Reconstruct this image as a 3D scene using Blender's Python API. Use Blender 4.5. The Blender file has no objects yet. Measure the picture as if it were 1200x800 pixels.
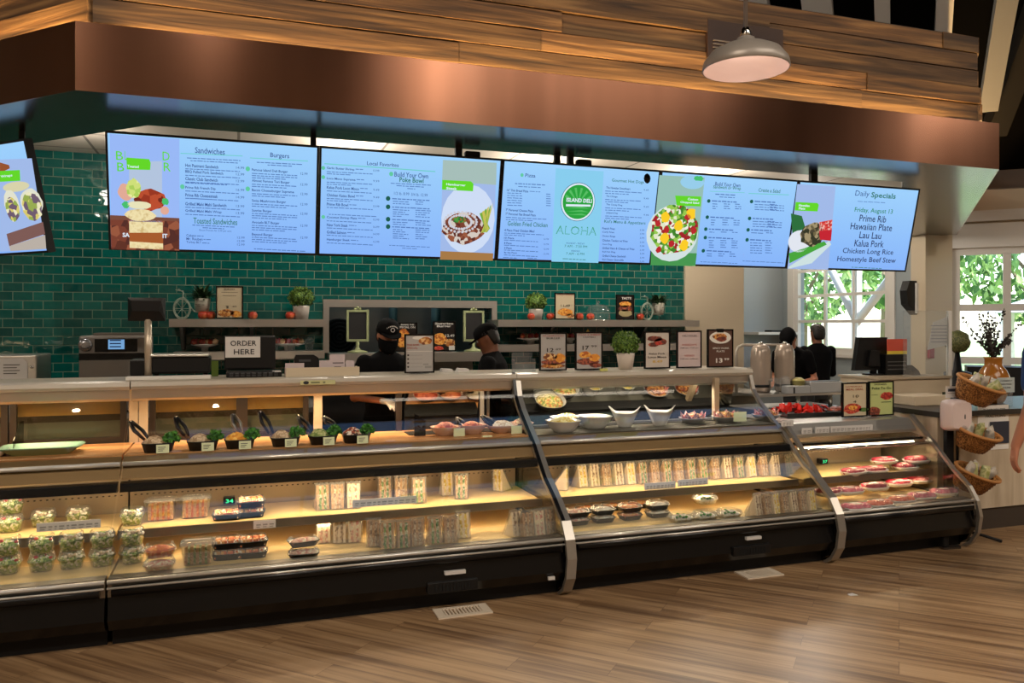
import bpy, bmesh, math, random
from mathutils import Vector, Matrix, Euler
random.seed(7)
SC = bpy.context.scene
C = SC.collection
PI = math.pi
# ---------------------------------------------------------------- camera, world, sun, exposure
F_PX, YAW, CAM_H, HOR = 930.0, math.radians(19), 1.6, 381.0
cd = bpy.data.cameras.new('camera'); cam = bpy.data.objects.new('camera', cd); C.objects.link(cam)
cd.sensor_width = 36; cd.lens = 36 * F_PX / 1200; cd.shift_y = -(400 - HOR) / 1200
cd.clip_end = 300
cam.location = (0, 0, CAM_H); cam.rotation_euler = (PI / 2, 0, -YAW)
SC.camera = cam
SC.view_settings.view_transform = 'Standard'; SC.view_settings.look = 'None'
SC.view_settings.exposure = 0.0; SC.view_settings.gamma = 1.0; SC.view_settings.use_curve_mapping = False
SC.cycles.use_denoising = True; SC.cycles.transparent_max_bounces = 24; SC.cycles.max_bounces = 8
SC.cycles.sample_clamp_indirect = 6.0; SC.cycles.caustics_reflective = False; SC.cycles.caustics_refractive = False
W = bpy.data.worlds.new('world'); SC.world = W; W.use_nodes = True
wn = W.node_tree.nodes; wl = W.node_tree.links
sky = wn.new('ShaderNodeTexSky'); sky.sky_type = 'NISHITA'; sky.sun_disc = False
sky.sun_elevation = math.radians(50); sky.sun_rotation = math.radians(200)
bg = wn['Background']; wl.new(sky.outputs[0], bg.inputs[0]); bg.inputs[1].default_value = 0.8

def lamp(name, kind, loc, energy, color=(1, 1, 1), rot=(0, 0, 0), size=1, size_y=None, parent=None, spot=None, spread=None):
    l = bpy.data.lights.new(name, kind); l.energy = energy; l.color = color
    if kind == 'AREA':
        l.size = size
        if size_y: l.shape = 'RECTANGLE'; l.size_y = size_y
        if spread: l.spread = spread
    elif kind in ('POINT', 'SPOT'): l.shadow_soft_size = size
    if spot: l.spot_size = spot; l.spot_blend = .6
    o = bpy.data.objects.new(name, l); C.objects.link(o)
    o.location = loc; o.rotation_euler = rot
    if parent is not None:
        o.parent = parent; o.location = Vector(loc) - wloc(parent)
    return o
s = lamp('sun', 'SUN', (20, 10, 20), 9.0, (1, .96, .9), (math.radians(38), math.radians(12), math.radians(20)))
s.data.angle = .01
# ceiling lamps of the hall (high bays above and behind the visitor)
HALL = [(-2.0, .6, 5.7, 95), (-.3, .6, 5.7, 50), (10.1, .2, 5.7, 125), (-4.2, -2.0, 5.7, 260), (2.9, -3, 5.7, 50)]
lamp('hall_fill_light', 'AREA', (4.5, -1.5, 5.9), 340, (1, .88, .74), size=5, size_y=4)  # unseen overhead fill added to light the floor and even out the copper
for x, y, z, e in HALL:
    lamp('high_bay_light', 'POINT', (x, y, z), e * 2.2, (1, .86, .70), size=.05)
# unseen fill lamps added below the lowered ceiling to brighten it and the aisle
AISLE = [(-3.2, 6.5, 3.12, 8), (-1.2, 6.9, 3.12, 16), (.9, 6.8, 3.12, 30), (2.7, 6.8, 3.12, 40), (4.4, 6.8, 3.12, 38), (6.6, 8.0, 3.12, 34), (7.6, 10, 3.12, 16)]
for x, y, z, e in AISLE:
    lamp('aisle_fill_light', 'POINT', (x, y, 2.90), e * 1.35, (1, .90, .78), size=.10)

# ---------------------------------------------------------------- pixel helpers (1200 x 800 frame)
cY, sY = math.cos(YAW), math.sin(YAW)
def rx(x): u = x - 600; return (u * cY + F_PX * sY) / (F_PX * cY - u * sY)
def yc(x): return F_PX * cY - (x - 600) * sY
def at(x, y, Y): return Vector((rx(x) * Y, Y, CAM_H + (HOR - y) * Y / yc(x)))
def atz(x, y, z):
    Y = (CAM_H - z) * yc(x) / (y - HOR); return Vector((rx(x) * Y, Y, z))
def ray(x, y): return Vector((rx(x), 1.0, (HOR - y) / yc(x)))
def srgb(r, g, b):
    f = lambda c: (c / 255 / 12.92) if c / 255 <= .04045 else ((c / 255 + .055) / 1.055) ** 2.4
    return (f(r), f(g), f(b))

# ---------------------------------------------------------------- materials
MATS = {}
def mat(name, col=(.5, .5, .5), rough=.5, metal=0, emit=None, es=1, spec=.5, coat=0):
    if name in MATS: return MATS[name]
    m = bpy.data.materials.new(name); m.use_nodes = True; b = m.node_tree.nodes['Principled BSDF']
    b.inputs['Base Color'].default_value = (*col, 1); b.inputs['Roughness'].default_value = rough
    b.inputs['Metallic'].default_value = metal; b.inputs['Specular IOR Level'].default_value = spec
    b.inputs['Coat Weight'].default_value = coat
    if emit: b.inputs['Emission Color'].default_value = (*emit, 1); b.inputs['Emission Strength'].default_value = es
    MATS[name] = m; return m
def nodes(m): return m.node_tree.nodes, m.node_tree.links, m.node_tree.nodes['Principled BSDF']
def ramp(n, stops):
    r = n.new('ShaderNodeValToRGB'); e = r.color_ramp.elements
    while len(e) < len(stops): e.new(.5)
    for k, (p, c) in enumerate(stops): e[k].position = p; e[k].color = (*c, 1)
    return r
def mixmat(name, cols, scale=60, rough=.6, kind='VORONOI', emit=False, es=1):
    """mottled material: cells of the given colours"""
    if name in MATS: return MATS[name]
    m = mat(name, cols[0], rough); n, l, b = nodes(m)
    tc = n.new('ShaderNodeTexCoord')
    if kind == 'VORONOI':
        t = n.new('ShaderNodeTexVoronoi'); t.inputs['Scale'].default_value = scale
        sep = n.new('ShaderNodeSeparateColor'); l.new(t.outputs['Color'], sep.inputs[0]); out = sep.outputs[0]
    else:
        t = n.new('ShaderNodeTexNoise'); t.inputs['Scale'].default_value = scale; t.inputs['Detail'].default_value = 4; out = t.outputs[0]
    l.new(tc.outputs['Object'], t.inputs['Vector'])
    k = len(cols)
    if kind == 'VORONOI':
        r = ramp(n, [(i / k, c) for i, c in enumerate(cols)]); r.color_ramp.interpolation = 'CONSTANT'
    else: r = ramp(n, [(.32 + .36 * i / max(1, k - 1), c) for i, c in enumerate(cols)])
    l.new(out, r.inputs[0]); l.new(r.outputs[0], b.inputs['Base Color'])
    if emit:
        l.new(r.outputs[0], b.inputs['Emission Color']); b.inputs['Emission Strength'].default_value = es
        b.inputs['Base Color'].default_value = (0, 0, 0, 1)
        for lk in list(b.inputs['Base Color'].links): l.remove(lk)
    return m
def clearmat(name, tint=(1, 1, 1), refl=1.0, rough=.02, ior=1.45, milk=0.0):
    if name in MATS: return MATS[name]
    m = bpy.data.materials.new(name); m.use_nodes = True; n = m.node_tree.nodes; l = m.node_tree.links
    n.remove(n['Principled BSDF']); out = n['Material Output']
    tr = n.new('ShaderNodeBsdfTransparent'); tr.inputs[0].default_value = (*tint, 1)
    gl = n.new('ShaderNodeBsdfGlossy'); gl.inputs['Roughness'].default_value = rough; gl.inputs[0].default_value = (refl, refl, refl, 1)
    fr = n.new('ShaderNodeFresnel'); ge = n.new('ShaderNodeNewGeometry'); mr = n.new('ShaderNodeMapRange')   # the same sheet from both of its faces
    mr.inputs[3].default_value = ior; mr.inputs[4].default_value = 1 / ior; l.new(ge.outputs['Backfacing'], mr.inputs[0]); l.new(mr.outputs[0], fr.inputs[0])
    mx = n.new('ShaderNodeMixShader'); l.new(fr.outputs[0], mx.inputs[0]); l.new(tr.outputs[0], mx.inputs[1]); l.new(gl.outputs[0], mx.inputs[2])
    last = mx
    if milk:
        df = n.new('ShaderNodeBsdfDiffuse'); df.inputs[0].default_value = (.85, .85, .85, 1)
        m2 = n.new('ShaderNodeMixShader'); m2.inputs[0].default_value = milk
        l.new(mx.outputs[0], m2.inputs[1]); l.new(df.outputs[0], m2.inputs[2]); last = m2
    l.new(last.outputs[0], out.inputs[0]); MATS[name] = m; return m

def wood(name, cols, axis=0, scale=6, rough=.55, stretch=.08, bump=.2, rotz=0):
    m = mat(name, cols[0], rough); n, l, b = nodes(m)
    tc = n.new('ShaderNodeTexCoord'); mp = n.new('ShaderNodeMapping')
    sc = [1, 1, 1]; sc[axis] = stretch; mp.inputs['Scale'].default_value = sc
    r0 = n.new('ShaderNodeMapping'); r0.inputs['Rotation'].default_value = (0, 0, rotz); l.new(tc.outputs['Object'], r0.inputs[0]); l.new(r0.outputs[0], mp.inputs[0])
    t = n.new('ShaderNodeTexNoise'); t.inputs['Scale'].default_value = scale; t.inputs['Detail'].default_value = 6; t.inputs['Distortion'].default_value = .6
    l.new(mp.outputs[0], t.inputs['Vector'])
    r = ramp(n, [(.3 + .4 * i / (len(cols) - 1), c) for i, c in enumerate(cols)])
    l.new(t.outputs[0], r.inputs[0]); l.new(r.outputs[0], b.inputs['Base Color'])
    if bump:
        bp = n.new('ShaderNodeBump'); bp.inputs['Strength'].default_value = bump; bp.inputs['Distance'].default_value = .01
        l.new(t.outputs[0], bp.inputs['Height']); l.new(bp.outputs[0], b.inputs['Normal'])
    return m

steel = mat('brushed_steel', (.56, .53, .49), .36, .8)
steel_d = mat('dark_steel', (.25, .24, .22), .35, 1)
chrome = mat('chrome', (.75, .73, .70), .12, 1)
trimm = mat('grey_trim', (.40, .37, .33), .3, .7)
blk = mat('black_gloss', (.004, .004, .0045), .25, spec=.35)
blkm = mat('black_matte', (.008, .008, .009), .55, spec=.25)
plas_b = mat('black_plastic', (.007, .007, .0075), .4, spec=.3)
white = mat('white_paint', (.72, .70, .66), .5)
cream = mat('cream_wall', srgb(205, 190, 165), .6)
bluegrey = mat('bluegrey_wall', srgb(150, 160, 165), .6)
deckm = mat('shelf_cream', srgb(212, 184, 128), .4)
backm = mat('case_liner', srgb(190, 170, 140), .3, .55)
bronze = mat('dark_bronze', (.035, .025, .018), .4, .3)
glass = clearmat('case_glass', (.985, .99, .985), .9, .01, 1.38)
plexi = clearmat('clear_plastic', (.97, .98, .98), .9, .06, 1.35, .05)
acryl = clearmat('acrylic', (.93, .95, .96), .9, .03, 1.45, .06)
paper = mat('white_paper', (.62, .60, .58), .6)
ink = mat('ink', (.02, .02, .025), .6)
ceramic = mat('white_ceramic', (.78, .76, .72), .15)

def copper_mat():
    m = mat('copper_sheet', srgb(168, 108, 80), .25, 1); n, l, b = nodes(m)
    tc = n.new('ShaderNodeTexCoord'); mp = n.new('ShaderNodeMapping'); mp.inputs['Scale'].default_value = (1.2, 1.2, .05)
    t = n.new('ShaderNodeTexNoise'); t.inputs['Scale'].default_value = 2.0; t.inputs['Detail'].default_value = 3
    l.new(tc.outputs['Object'], mp.inputs[0]); l.new(mp.outputs[0], t.inputs['Vector'])
    r = ramp(n, [(.3, srgb(112, 76, 58)), (.7, srgb(138, 98, 78))]); l.new(t.outputs[0], r.inputs[0]); l.new(r.outputs[0], b.inputs['Base Color'])
    b.inputs['Anisotropic'].default_value = .7; b.inputs['Anisotropic Rotation'].default_value = .25
    return m
copper = copper_mat()

def tile_mat():
    m = mat('teal_tile', (.01, .15, .12), .09); n, l, b = nodes(m)
    tc = n.new('ShaderNodeTexCoord'); mp = n.new('ShaderNodeMapping'); mp.vector_type = 'POINT'
    mp.inputs['Rotation'].default_value = (-PI / 2, 0, 0)
    l.new(tc.outputs['Object'], mp.inputs[0])
    br = n.new('ShaderNodeTexBrick'); l.new(mp.outputs[0], br.inputs['Vector'])
    br.inputs['Scale'].default_value = 1; br.inputs['Brick Width'].default_value = .156; br.inputs['Row Height'].default_value = .079
    br.inputs['Mortar Size'].default_value = .0035; br.inputs['Mortar Smooth'].default_value = .3; br.inputs['Bias'].default_value = 0
    br.inputs['Color1'].default_value = (*srgb(10, 98, 90), 1); br.inputs['Color2'].default_value = (*srgb(10, 74, 70), 1)
    br.inputs['Mortar'].default_value = (*srgb(105, 130, 110), 1)
    l.new(br.outputs['Color'], b.inputs['Base Color'])
    nz = n.new('ShaderNodeTexNoise'); nz.inputs['Scale'].default_value = 9; nz.inputs['Detail'].default_value = 1; l.new(tc.outputs['Object'], nz.inputs['Vector'])
    ml = n.new('ShaderNodeMath'); ml.operation = 'MULTIPLY_ADD'; l.new(br.outputs['Fac'], ml.inputs[0]); ml.inputs[1].default_value = -.25; l.new(nz.outputs[0], ml.inputs[2])
    sp = n.new('ShaderNodeSeparateColor'); l.new(br.outputs['Color'], sp.inputs[0])
    m2 = n.new('ShaderNodeMath'); m2.operation = 'MULTIPLY_ADD'; l.new(sp.outputs[1], m2.inputs[0]); m2.inputs[1].default_value = .8; l.new(ml.outputs[0], m2.inputs[2])
    bp = n.new('ShaderNodeBump'); bp.inputs['Strength'].default_value = .9; bp.inputs['Distance'].default_value = .012
    l.new(m2.outputs[0], bp.inputs['Height']); l.new(bp.outputs[0], b.inputs['Normal'])
    rr = n.new('ShaderNodeMapRange'); l.new(br.outputs['Fac'], rr.inputs[0]); rr.inputs[3].default_value = .09; rr.inputs[4].default_value = .7
    l.new(rr.outputs[0], b.inputs['Roughness'])
    return m
tile = tile_mat()

def floor_mat():
    m = mat('floor_planks', srgb(130, 100, 72), .32); n, l, b = nodes(m)
    tc = n.new('ShaderNodeTexCoord'); mp = n.new('ShaderNodeMapping'); mp.inputs['Rotation'].default_value = (0, 0, PI / 4)
    l.new(tc.outputs['Object'], mp.inputs[0])
    br = n.new('ShaderNodeTexBrick'); l.new(mp.outputs[0], br.inputs['Vector']); br.offset = .37
    br.inputs['Scale'].default_value = 1; br.inputs['Brick Width'].default_value = 1.2; br.inputs['Row Height'].default_value = .15
    br.inputs['Mortar Size'].default_value = .0012; br.inputs['Color1'].default_value = (.3, .3, .3, 1); br.inputs['Color2'].default_value = (.7, .7, .7, 1); br.inputs['Mortar'].default_value = (.1, .1, .1, 1)
    ms = n.new('ShaderNodeMapping'); ms.inputs['Scale'].default_value = (.035, 1, 1); l.new(mp.outputs[0], ms.inputs[0])
    of = n.new('ShaderNodeVectorMath'); of.operation = 'MULTIPLY_ADD'; l.new(br.outputs['Color'], of.inputs[0]); of.inputs[1].default_value = (3, 7, 5); l.new(ms.outputs[0], of.inputs[2])
    t = n.new('ShaderNodeTexNoise'); t.inputs['Scale'].default_value = 34; t.inputs['Detail'].default_value = 5; t.inputs['Distortion'].default_value = .3; l.new(of.outputs[0], t.inputs['Vector'])
    t2 = n.new('ShaderNodeTexNoise'); t2.inputs['Scale'].default_value = 9; t2.inputs['Detail'].default_value = 3; l.new(of.outputs[0], t2.inputs['Vector'])
    ad = n.new('ShaderNodeMath'); ad.operation = 'ADD'; l.new(t.outputs[0], ad.inputs[0]); l.new(t2.outputs[0], ad.inputs[1])
    a2 = n.new('ShaderNodeMath'); a2.operation = 'MULTIPLY_ADD'; l.new(br.outputs['Color'], a2.inputs[0]); a2.inputs[1].default_value = .12; l.new(ad.outputs[0], a2.inputs[2])
    r = ramp(n, [(.78 / 2, srgb(104, 78, 54)), (.98 / 2, srgb(136, 106, 76)), (1.12 / 2, srgb(160, 128, 93)), (1.4 / 2, srgb(182, 149, 112))])
    hv = n.new('ShaderNodeMath'); hv.operation = 'MULTIPLY'; hv.inputs[1].default_value = .5; l.new(a2.outputs[0], hv.inputs[0]); l.new(hv.outputs[0], r.inputs[0])
    mx = n.new('ShaderNodeMix'); mx.data_type = 'RGBA'; l.new(br.outputs['Fac'], mx.inputs[0]); l.new(r.outputs[0], mx.inputs[6]); mx.inputs[7].default_value = (*srgb(95, 70, 50), 1)
    l.new(mx.outputs[2], b.inputs['Base Color'])
    bp = n.new('ShaderNodeBump'); bp.inputs['Strength'].default_value = .12; bp.inputs['Distance'].default_value = .004; l.new(t.outputs[0], bp.inputs['Height']); l.new(bp.outputs[0], b.inputs['Normal'])
    return m
floorm = floor_mat()
fascia_wood = [wood('weathered_wood_%d' % i, [srgb(*[int(v * k) for v in c]) for c in ((48, 32, 20), (98, 70, 42), (142, 108, 68))], axis=0, scale=22, rough=.7, stretch=.05, bump=.8)
               for i, k in enumerate((.75, .9, 1.05, 1.2))]
fascia_side = {k: [wood('weathered_wood_%s_%d' % (k, i), [srgb(*[int(v * q) for v in c]) for c in ((48, 32, 20), (98, 70, 42), (142, 108, 68))], axis=0, scale=22, rough=.7, stretch=.05, bump=.8, rotz=rz)
               for i, q in enumerate((.75, .9, 1.05, 1.2))] for k, rz in (('left', PI / 4), ('right', -PI / 4))}
board_wood = wood('butcher_block', [srgb(150, 98, 55), srgb(200, 145, 92), srgb(225, 175, 120)], axis=0, scale=7, rough=.4, stretch=.12, bump=0)
yellow_wood = wood('yellow_wood', [srgb(165, 120, 55), srgb(205, 160, 85), srgb(220, 180, 105)], axis=0, scale=6, rough=.45, stretch=.15, bump=0)
light_lam = wood('pale_laminate', [srgb(178, 160, 136), srgb(200, 184, 160), srgb(212, 198, 176)], axis=2, scale=9, rough=.5, stretch=.1, bump=0)

# ---------------------------------------------------------------- mesh builder
def wloc(o):
    v = Vector((0, 0, 0))
    while o is not None: v = v + o.location; o = o.parent
    return v
class MB:
    def __init__(s): s.bm = bmesh.new(); s.mats = []; s.cur = 0; s.M = Matrix()
    def use(s, m):
        if m not in s.mats: s.mats.append(m)
        s.cur = s.mats.index(m); return s
    def vs(s, pts): return [s.bm.verts.new(s.M @ Vector(p)) for p in pts]
    def face(s, v, smooth=False):
        try: f = s.bm.faces.new(v)
        except ValueError: return None
        f.material_index = s.cur; f.smooth = smooth; return f
    def box(s, x0, x1, y0, y1, z0, z1):
        v = s.vs([(x0, y0, z0), (x1, y0, z0), (x1, y1, z0), (x0, y1, z0), (x0, y0, z1), (x1, y0, z1), (x1, y1, z1), (x0, y1, z1)])
        for q in ((0, 3, 2, 1), (4, 5, 6, 7), (0, 1, 5, 4), (1, 2, 6, 5), (2, 3, 7, 6), (3, 0, 4, 7)): s.face([v[i] for i in q])
        return s
    def rbox(s, x0, x1, y0, y1, z0, z1, r=.005):
        """box with bevelled vertical and horizontal edges"""
        b2 = bmesh.new(); bmesh.ops.create_cube(b2, size=1)
        for v in b2.verts: v.co = Vector(((x0 + x1) / 2 + v.co.x * (x1 - x0), (y0 + y1) / 2 + v.co.y * (y1 - y0), (z0 + z1) / 2 + v.co.z * (z1 - z0)))
        bmesh.ops.bevel(b2, geom=b2.edges[:], offset=r, segments=2, affect='EDGES', profile=.5)
        s.merge(b2); return s
    def merge(s, b2, smooth=None):
        mp = {v: s.bm.verts.new(s.M @ v.co) for v in b2.verts}
        for f in b2.faces:
            g = s.face([mp[v] for v in f.verts], f.smooth if smooth is None else smooth)
        b2.free()
    def loft(s, rings, smooth=True, cap=True, closed=True):
        R = [s.vs(r) for r in rings]; n = len(R[0])
        for a, b in zip(R, R[1:]):
            for i in range(n if closed else n - 1): s.face([a[i], a[(i + 1) % n], b[(i + 1) % n], b[i]], smooth)
        if cap: s.face(list(reversed(R[0]))); s.face(R[-1])
        return s
    def tube(s, pts, r, n=8, cap=True):
        P = [Vector(p) for p in pts]; rings = []; rr = r if isinstance(r, (list, tuple)) else [r] * len(P)
        up = Vector((0, 0, 1)); t0 = (P[1] - P[0]).normalized()
        if abs(t0.dot(up)) > .95: up = Vector((0, 1, 0))
        for i, p in enumerate(P):
            t = (P[min(i + 1, len(P) - 1)] - P[max(i - 1, 0)]).normalized()
            a = (up - t * up.dot(t)).normalized(); b = t.cross(a); up = a
            rings.append([p + (a * math.cos(2 * PI * k / n) + b * math.sin(2 * PI * k / n)) * rr[i] for k in range(n)])
        return s.loft(rings, True, cap)
    def lathe(s, prof, c=(0, 0, 0), n=24, sx=1, sy=1, power=2, smooth=True, cap=True):
        """prof: (radius, z); power>2 gives rounded squares"""
        rings = []
        for r, z in prof:
            ring = []
            for k in range(n):
                a = 2 * PI * k / n; ca, sa = math.cos(a), math.sin(a)
                q = (abs(ca) ** power + abs(sa) ** power) ** (-1 / power)
                ring.append((c[0] + r * sx * ca * q, c[1] + r * sy * sa * q, c[2] + z))
            rings.append(ring)
        return s.loft(rings, smooth, cap)
    def prism(s, poly, x0, x1, axis=0, smooth=False):
        """extrude polygon (two other axes) along axis"""
        def p(u, v, t): return (t, u, v) if axis == 0 else ((u, t, v) if axis == 1 else (u, v, t))
        a = s.vs([p(u, v, x0) for u, v in poly]); b = s.vs([p(u, v, x1) for u, v in poly]); n = len(poly)
        s.face(list(reversed(a))); s.face(b)
        for i in range(n): s.face([a[i], a[(i + 1) % n], b[(i + 1) % n], b[i]], smooth)
        return s
    def strip(s, path, th, x0, x1):
        """sheet following path [(y,z)] with thickness th, along X"""
        L = []
        for i, (y, z) in enumerate(path):
            y0, z0 = path[max(i - 1, 0)]; y1, z1 = path[min(i + 1, len(path) - 1)]
            d = math.hypot(y1 - y0, z1 - z0); L.append((y + (z1 - z0) / d * th, z - (y1 - y0) / d * th))
        return s.prism(list(path) + L[::-1], x0, x1)
    def ico(s, c, r, sub=1, sc=(1, 1, 1), jit=0, smooth=True):
        b2 = bmesh.new(); bmesh.ops.create_icosphere(b2, subdivisions=sub, radius=1)
        for v in b2.verts:
            k = 1 + random.uniform(-jit, jit); v.co = Vector((c[0] + v.co.x * r * sc[0] * k, c[1] + v.co.y * r * sc[1] * k, c[2] + v.co.z * r * sc[2] * k))
        s.merge(b2, smooth); return s
    def mound(s, cx, cy, z, rx_, ry_, h, n=14, m=6, jit=.15, power=2.5):
        """lumpy heap"""
        rings = []
        for j in range(m + 1):
            t = j / m; ring = []
            for k in range(n):
                a = 2 * PI * k / n; ca, sa = math.cos(a), math.sin(a); q = (abs(ca) ** power + abs(sa) ** power) ** (-1 / power)
                rr = (1 - t) ** .8; jj = 1 + random.uniform(-jit, jit) * (0 if j == 0 else 1)
                ring.append((cx + rx_ * ca * q * rr * jj, cy + ry_ * sa * q * rr * jj, z + h * math.sin(t * PI / 2) * (1 + random.uniform(-jit, jit) * (j > 0))))
            rings.append(ring)
        return s.loft(rings, True, True)
    def build(s, name, m=None, parent=None, origin=None, **tg):
        me = bpy.data.meshes.new(name); bmesh.ops.recalc_face_normals(s.bm, faces=s.bm.faces[:])
        if parent is not None: off = wloc(parent)
        elif origin is not None: off = Vector(origin)
        else:
            xs = [v.co for v in s.bm.verts]
            off = Vector(((min(v.x for v in xs) + max(v.x for v in xs)) / 2, (min(v.y for v in xs) + max(v.y for v in xs)) / 2, min(v.z for v in xs)))
        for v in s.bm.verts: v.co -= off
        s.bm.to_mesh(me); s.bm.free()
        for k in (s.mats or [m]): me.materials.append(k)
        o = bpy.data.objects.new(name, me); C.objects.link(o)
        if parent is not None: o.parent = parent
        else: o.location = off
        return o
def tag(o, label=None, cat=None, group=None, kind=None):
    if label: o['label'] = label
    if cat: o['category'] = cat
    if group: o['group'] = group
    if kind: o['kind'] = kind
    return o
def empty(name, loc, label=None, cat=None, group=None, rz=0):
    o = bpy.data.objects.new(name, None); C.objects.link(o); o.location = loc; o.rotation_euler = (0, 0, rz); o.empty_display_size = .05
    return tag(o, label, cat, group)
def structure(name, mb, m=None): return tag(mb.build(name, m, origin=(0, 0, 0)), kind='structure')
def copy_tree(o, parent=None):
    c = o.copy(); C.objects.link(c)
    if parent is not None: c.parent = parent
    for ch in o.children: copy_tree(ch, c)
    return c
_used = set()
def place(proto, loc, rz=0, label=None, group=None, tilt=0, s=None):
    """first placement uses the prototype itself, later ones copies of it and its parts"""
    if proto.name in _used: o = copy_tree(proto)
    else: o = proto; _used.add(proto.name)
    o.location = loc; o.rotation_euler = (tilt, 0, rz)
    if s: o.scale = (s, s, s) if not isinstance(s, tuple) else s
    if label: o['label'] = label
    if group: o['group'] = group
    return o
# text
_tc = {}
def text_polys(body, bold=0.0):
    key = (body, bold)
    if key in _tc: return _tc[key]
    cu = bpy.data.curves.new('t', 'FONT'); cu.body = body; cu.size = 1; cu.offset = bold; cu.resolution_u = 2
    o = bpy.data.objects.new('t', cu); C.objects.link(o)
    me = bpy.data.meshes.new_from_object(o.evaluated_get(bpy.context.evaluated_depsgraph_get()))
    vs = [(v.co.x, v.co.y) for v in me.vertices]; ps = [list(p.vertices) for p in me.polygons]
    bpy.data.objects.remove(o); bpy.data.curves.remove(cu); bpy.data.meshes.remove(me)
    _tc[key] = (vs, ps); return _tc[key]
class Sheet:
    """a flat printed face in the world: origin, right, up, normal towards the viewer; draws by pixel or by (u, v)"""
    def __init__(s, O, U, V):
        s.O, s.U, s.V = Vector(O), Vector(U).normalized(), Vector(V).normalized(); s.N = s.U.cross(s.V); s.mb = None
        s.layer = 1
    def px(s, x, y):
        d = ray(x, y); cam_ = Vector((0, 0, CAM_H)); t = (s.O - cam_).dot(s.N) / d.dot(s.N); p = cam_ + d * t - s.O
        return p.dot(s.U), p.dot(s.V)
    def pt(s, u, v, l=0): return s.O + s.U * u + s.V * v + s.N * l
    def start(s): s.mb = MB(); return s
    def poly(s, uv, m, l=1):
        s.mb.use(m); s.mb.face(s.mb.vs([s.pt(u, v, l * .0008) for u, v in uv])); return s
    def rect(s, x0, y0, x1, y1, m, l=1):
        xm, ym = (x0 + x1) / 2, (y0 + y1) / 2; u0, u1 = s.px(x0, ym)[0], s.px(x1, ym)[0]; v0, v1 = s.px(xm, y0)[1], s.px(xm, y1)[1]
        return s.poly([(u0, v1), (u1, v1), (u1, v0), (u0, v0)], m, l)
    def quad(s, pts, m, l=1): return s.poly([s.px(*p) for p in pts], m, l)
    def ell(s, x, y, rxp, ryp, m, l=1, n=20, jit=0, a0=0, a1=2 * PI):
        u, v = s.px(x, y); ru = abs(s.px(x + rxp, y)[0] - u); rv = abs(s.px(x, y + ryp)[1] - v)
        return s.poly([(u + ru * math.cos(a0 + (a1 - a0) * k / n) * (1 + random.uniform(-jit, jit)), v + rv * math.sin(a0 + (a1 - a0) * k / n) * (1 + random.uniform(-jit, jit))) for k in range(n)], m, l)
    def text(s, body, x0, x1, y, m, h=None, bold=0.0, l=3):
        """x0..x1 pixel span, y pixel centre, h cap height in pixels"""
        vs, ps = text_polys(body, bold)
        if not vs: return s
        a, b = min(v[0] for v in vs), max(v[0] for v in vs); c, d = min(v[1] for v in vs), max(v[1] for v in vs)
        xm = (x0 + x1) / 2; u0 = s.px(x0, y)[0]; u1 = s.px(x1, y)[0]; vm = s.px(xm, y)[1]
        k = (u1 - u0) / (b - a); kv = k
        if h: kv = abs(s.px(xm, y)[1] - s.px(xm, y + h)[1]) / (d - c)
        s.mb.use(m); V = s.mb.vs([s.pt(u0 + (p - a) * k, vm + (q - (c + d) / 2) * kv, l * .0008) for p, q in vs])
        for p in ps: s.mb.face([V[i] for i in p])
        return s
    def dash(s, x0, x1, y, m, h=1.0, l=3, slope=0.0):
        x = x0
        while x < x1 - 1:
            w = random.uniform(2, 7); w = min(w, x1 - x); yy = y + slope * (x - x0)
            s.rect(x, yy - h / 2, x + w, yy + h / 2, m, l); x += w + .9
        return s
    def build(s, name, parent): o = s.mb.build(name, None, parent); s.mb = None; return o
# ================================================================ THE SETTING
m = MB(); m.box(-7, 12, -7, 12, -.1, 0); structure('floor', m, floorm)
# tiled back wall with the serving hatch opening
HX0, HX1, HZ0, HZ1 = .84, 2.52, 1.33, 1.78
m = MB(); m.use(tile)
m.box(-7, HX0, 8, 8.25, 0, 3.15); m.box(HX1, 4.85, 8, 8.25, 0, 3.15); m.box(HX0, HX1, 8, 8.25, 0, HZ0); m.box(HX0, HX1, 8, 8.25, HZ1, 3.15)
structure('wall_back', m)
m = MB(); m.use(cream).box(4.85, 5.64, 7.97, 8.25, 0, 3.15); m.box(5.5, 5.64, 8.25, 11.0, 0, 3.15); structure('wall_back_pier', m)
m = MB(); m.use(bluegrey).box(5.5, 8.7, 10.95, 11.1, 0, 3.15); structure('wall_far', m)
m = MB(); m.use(mat('kitchen_steel_wall', srgb(150, 148, 142), .3, .8)).box(-.5, 4, 9.6, 9.7, 0, 3.15); m.box(-.5, -.4, 8.25, 9.6, 0, 3.15); m.box(3.9, 4, 8.25, 9.6, 0, 3.15); structure('wall_kitchen', m)
lamp('recessed_light', 'AREA', (1.6, 8.8, 3.1), 14, (.9, .95, 1), size=.5)
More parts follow.
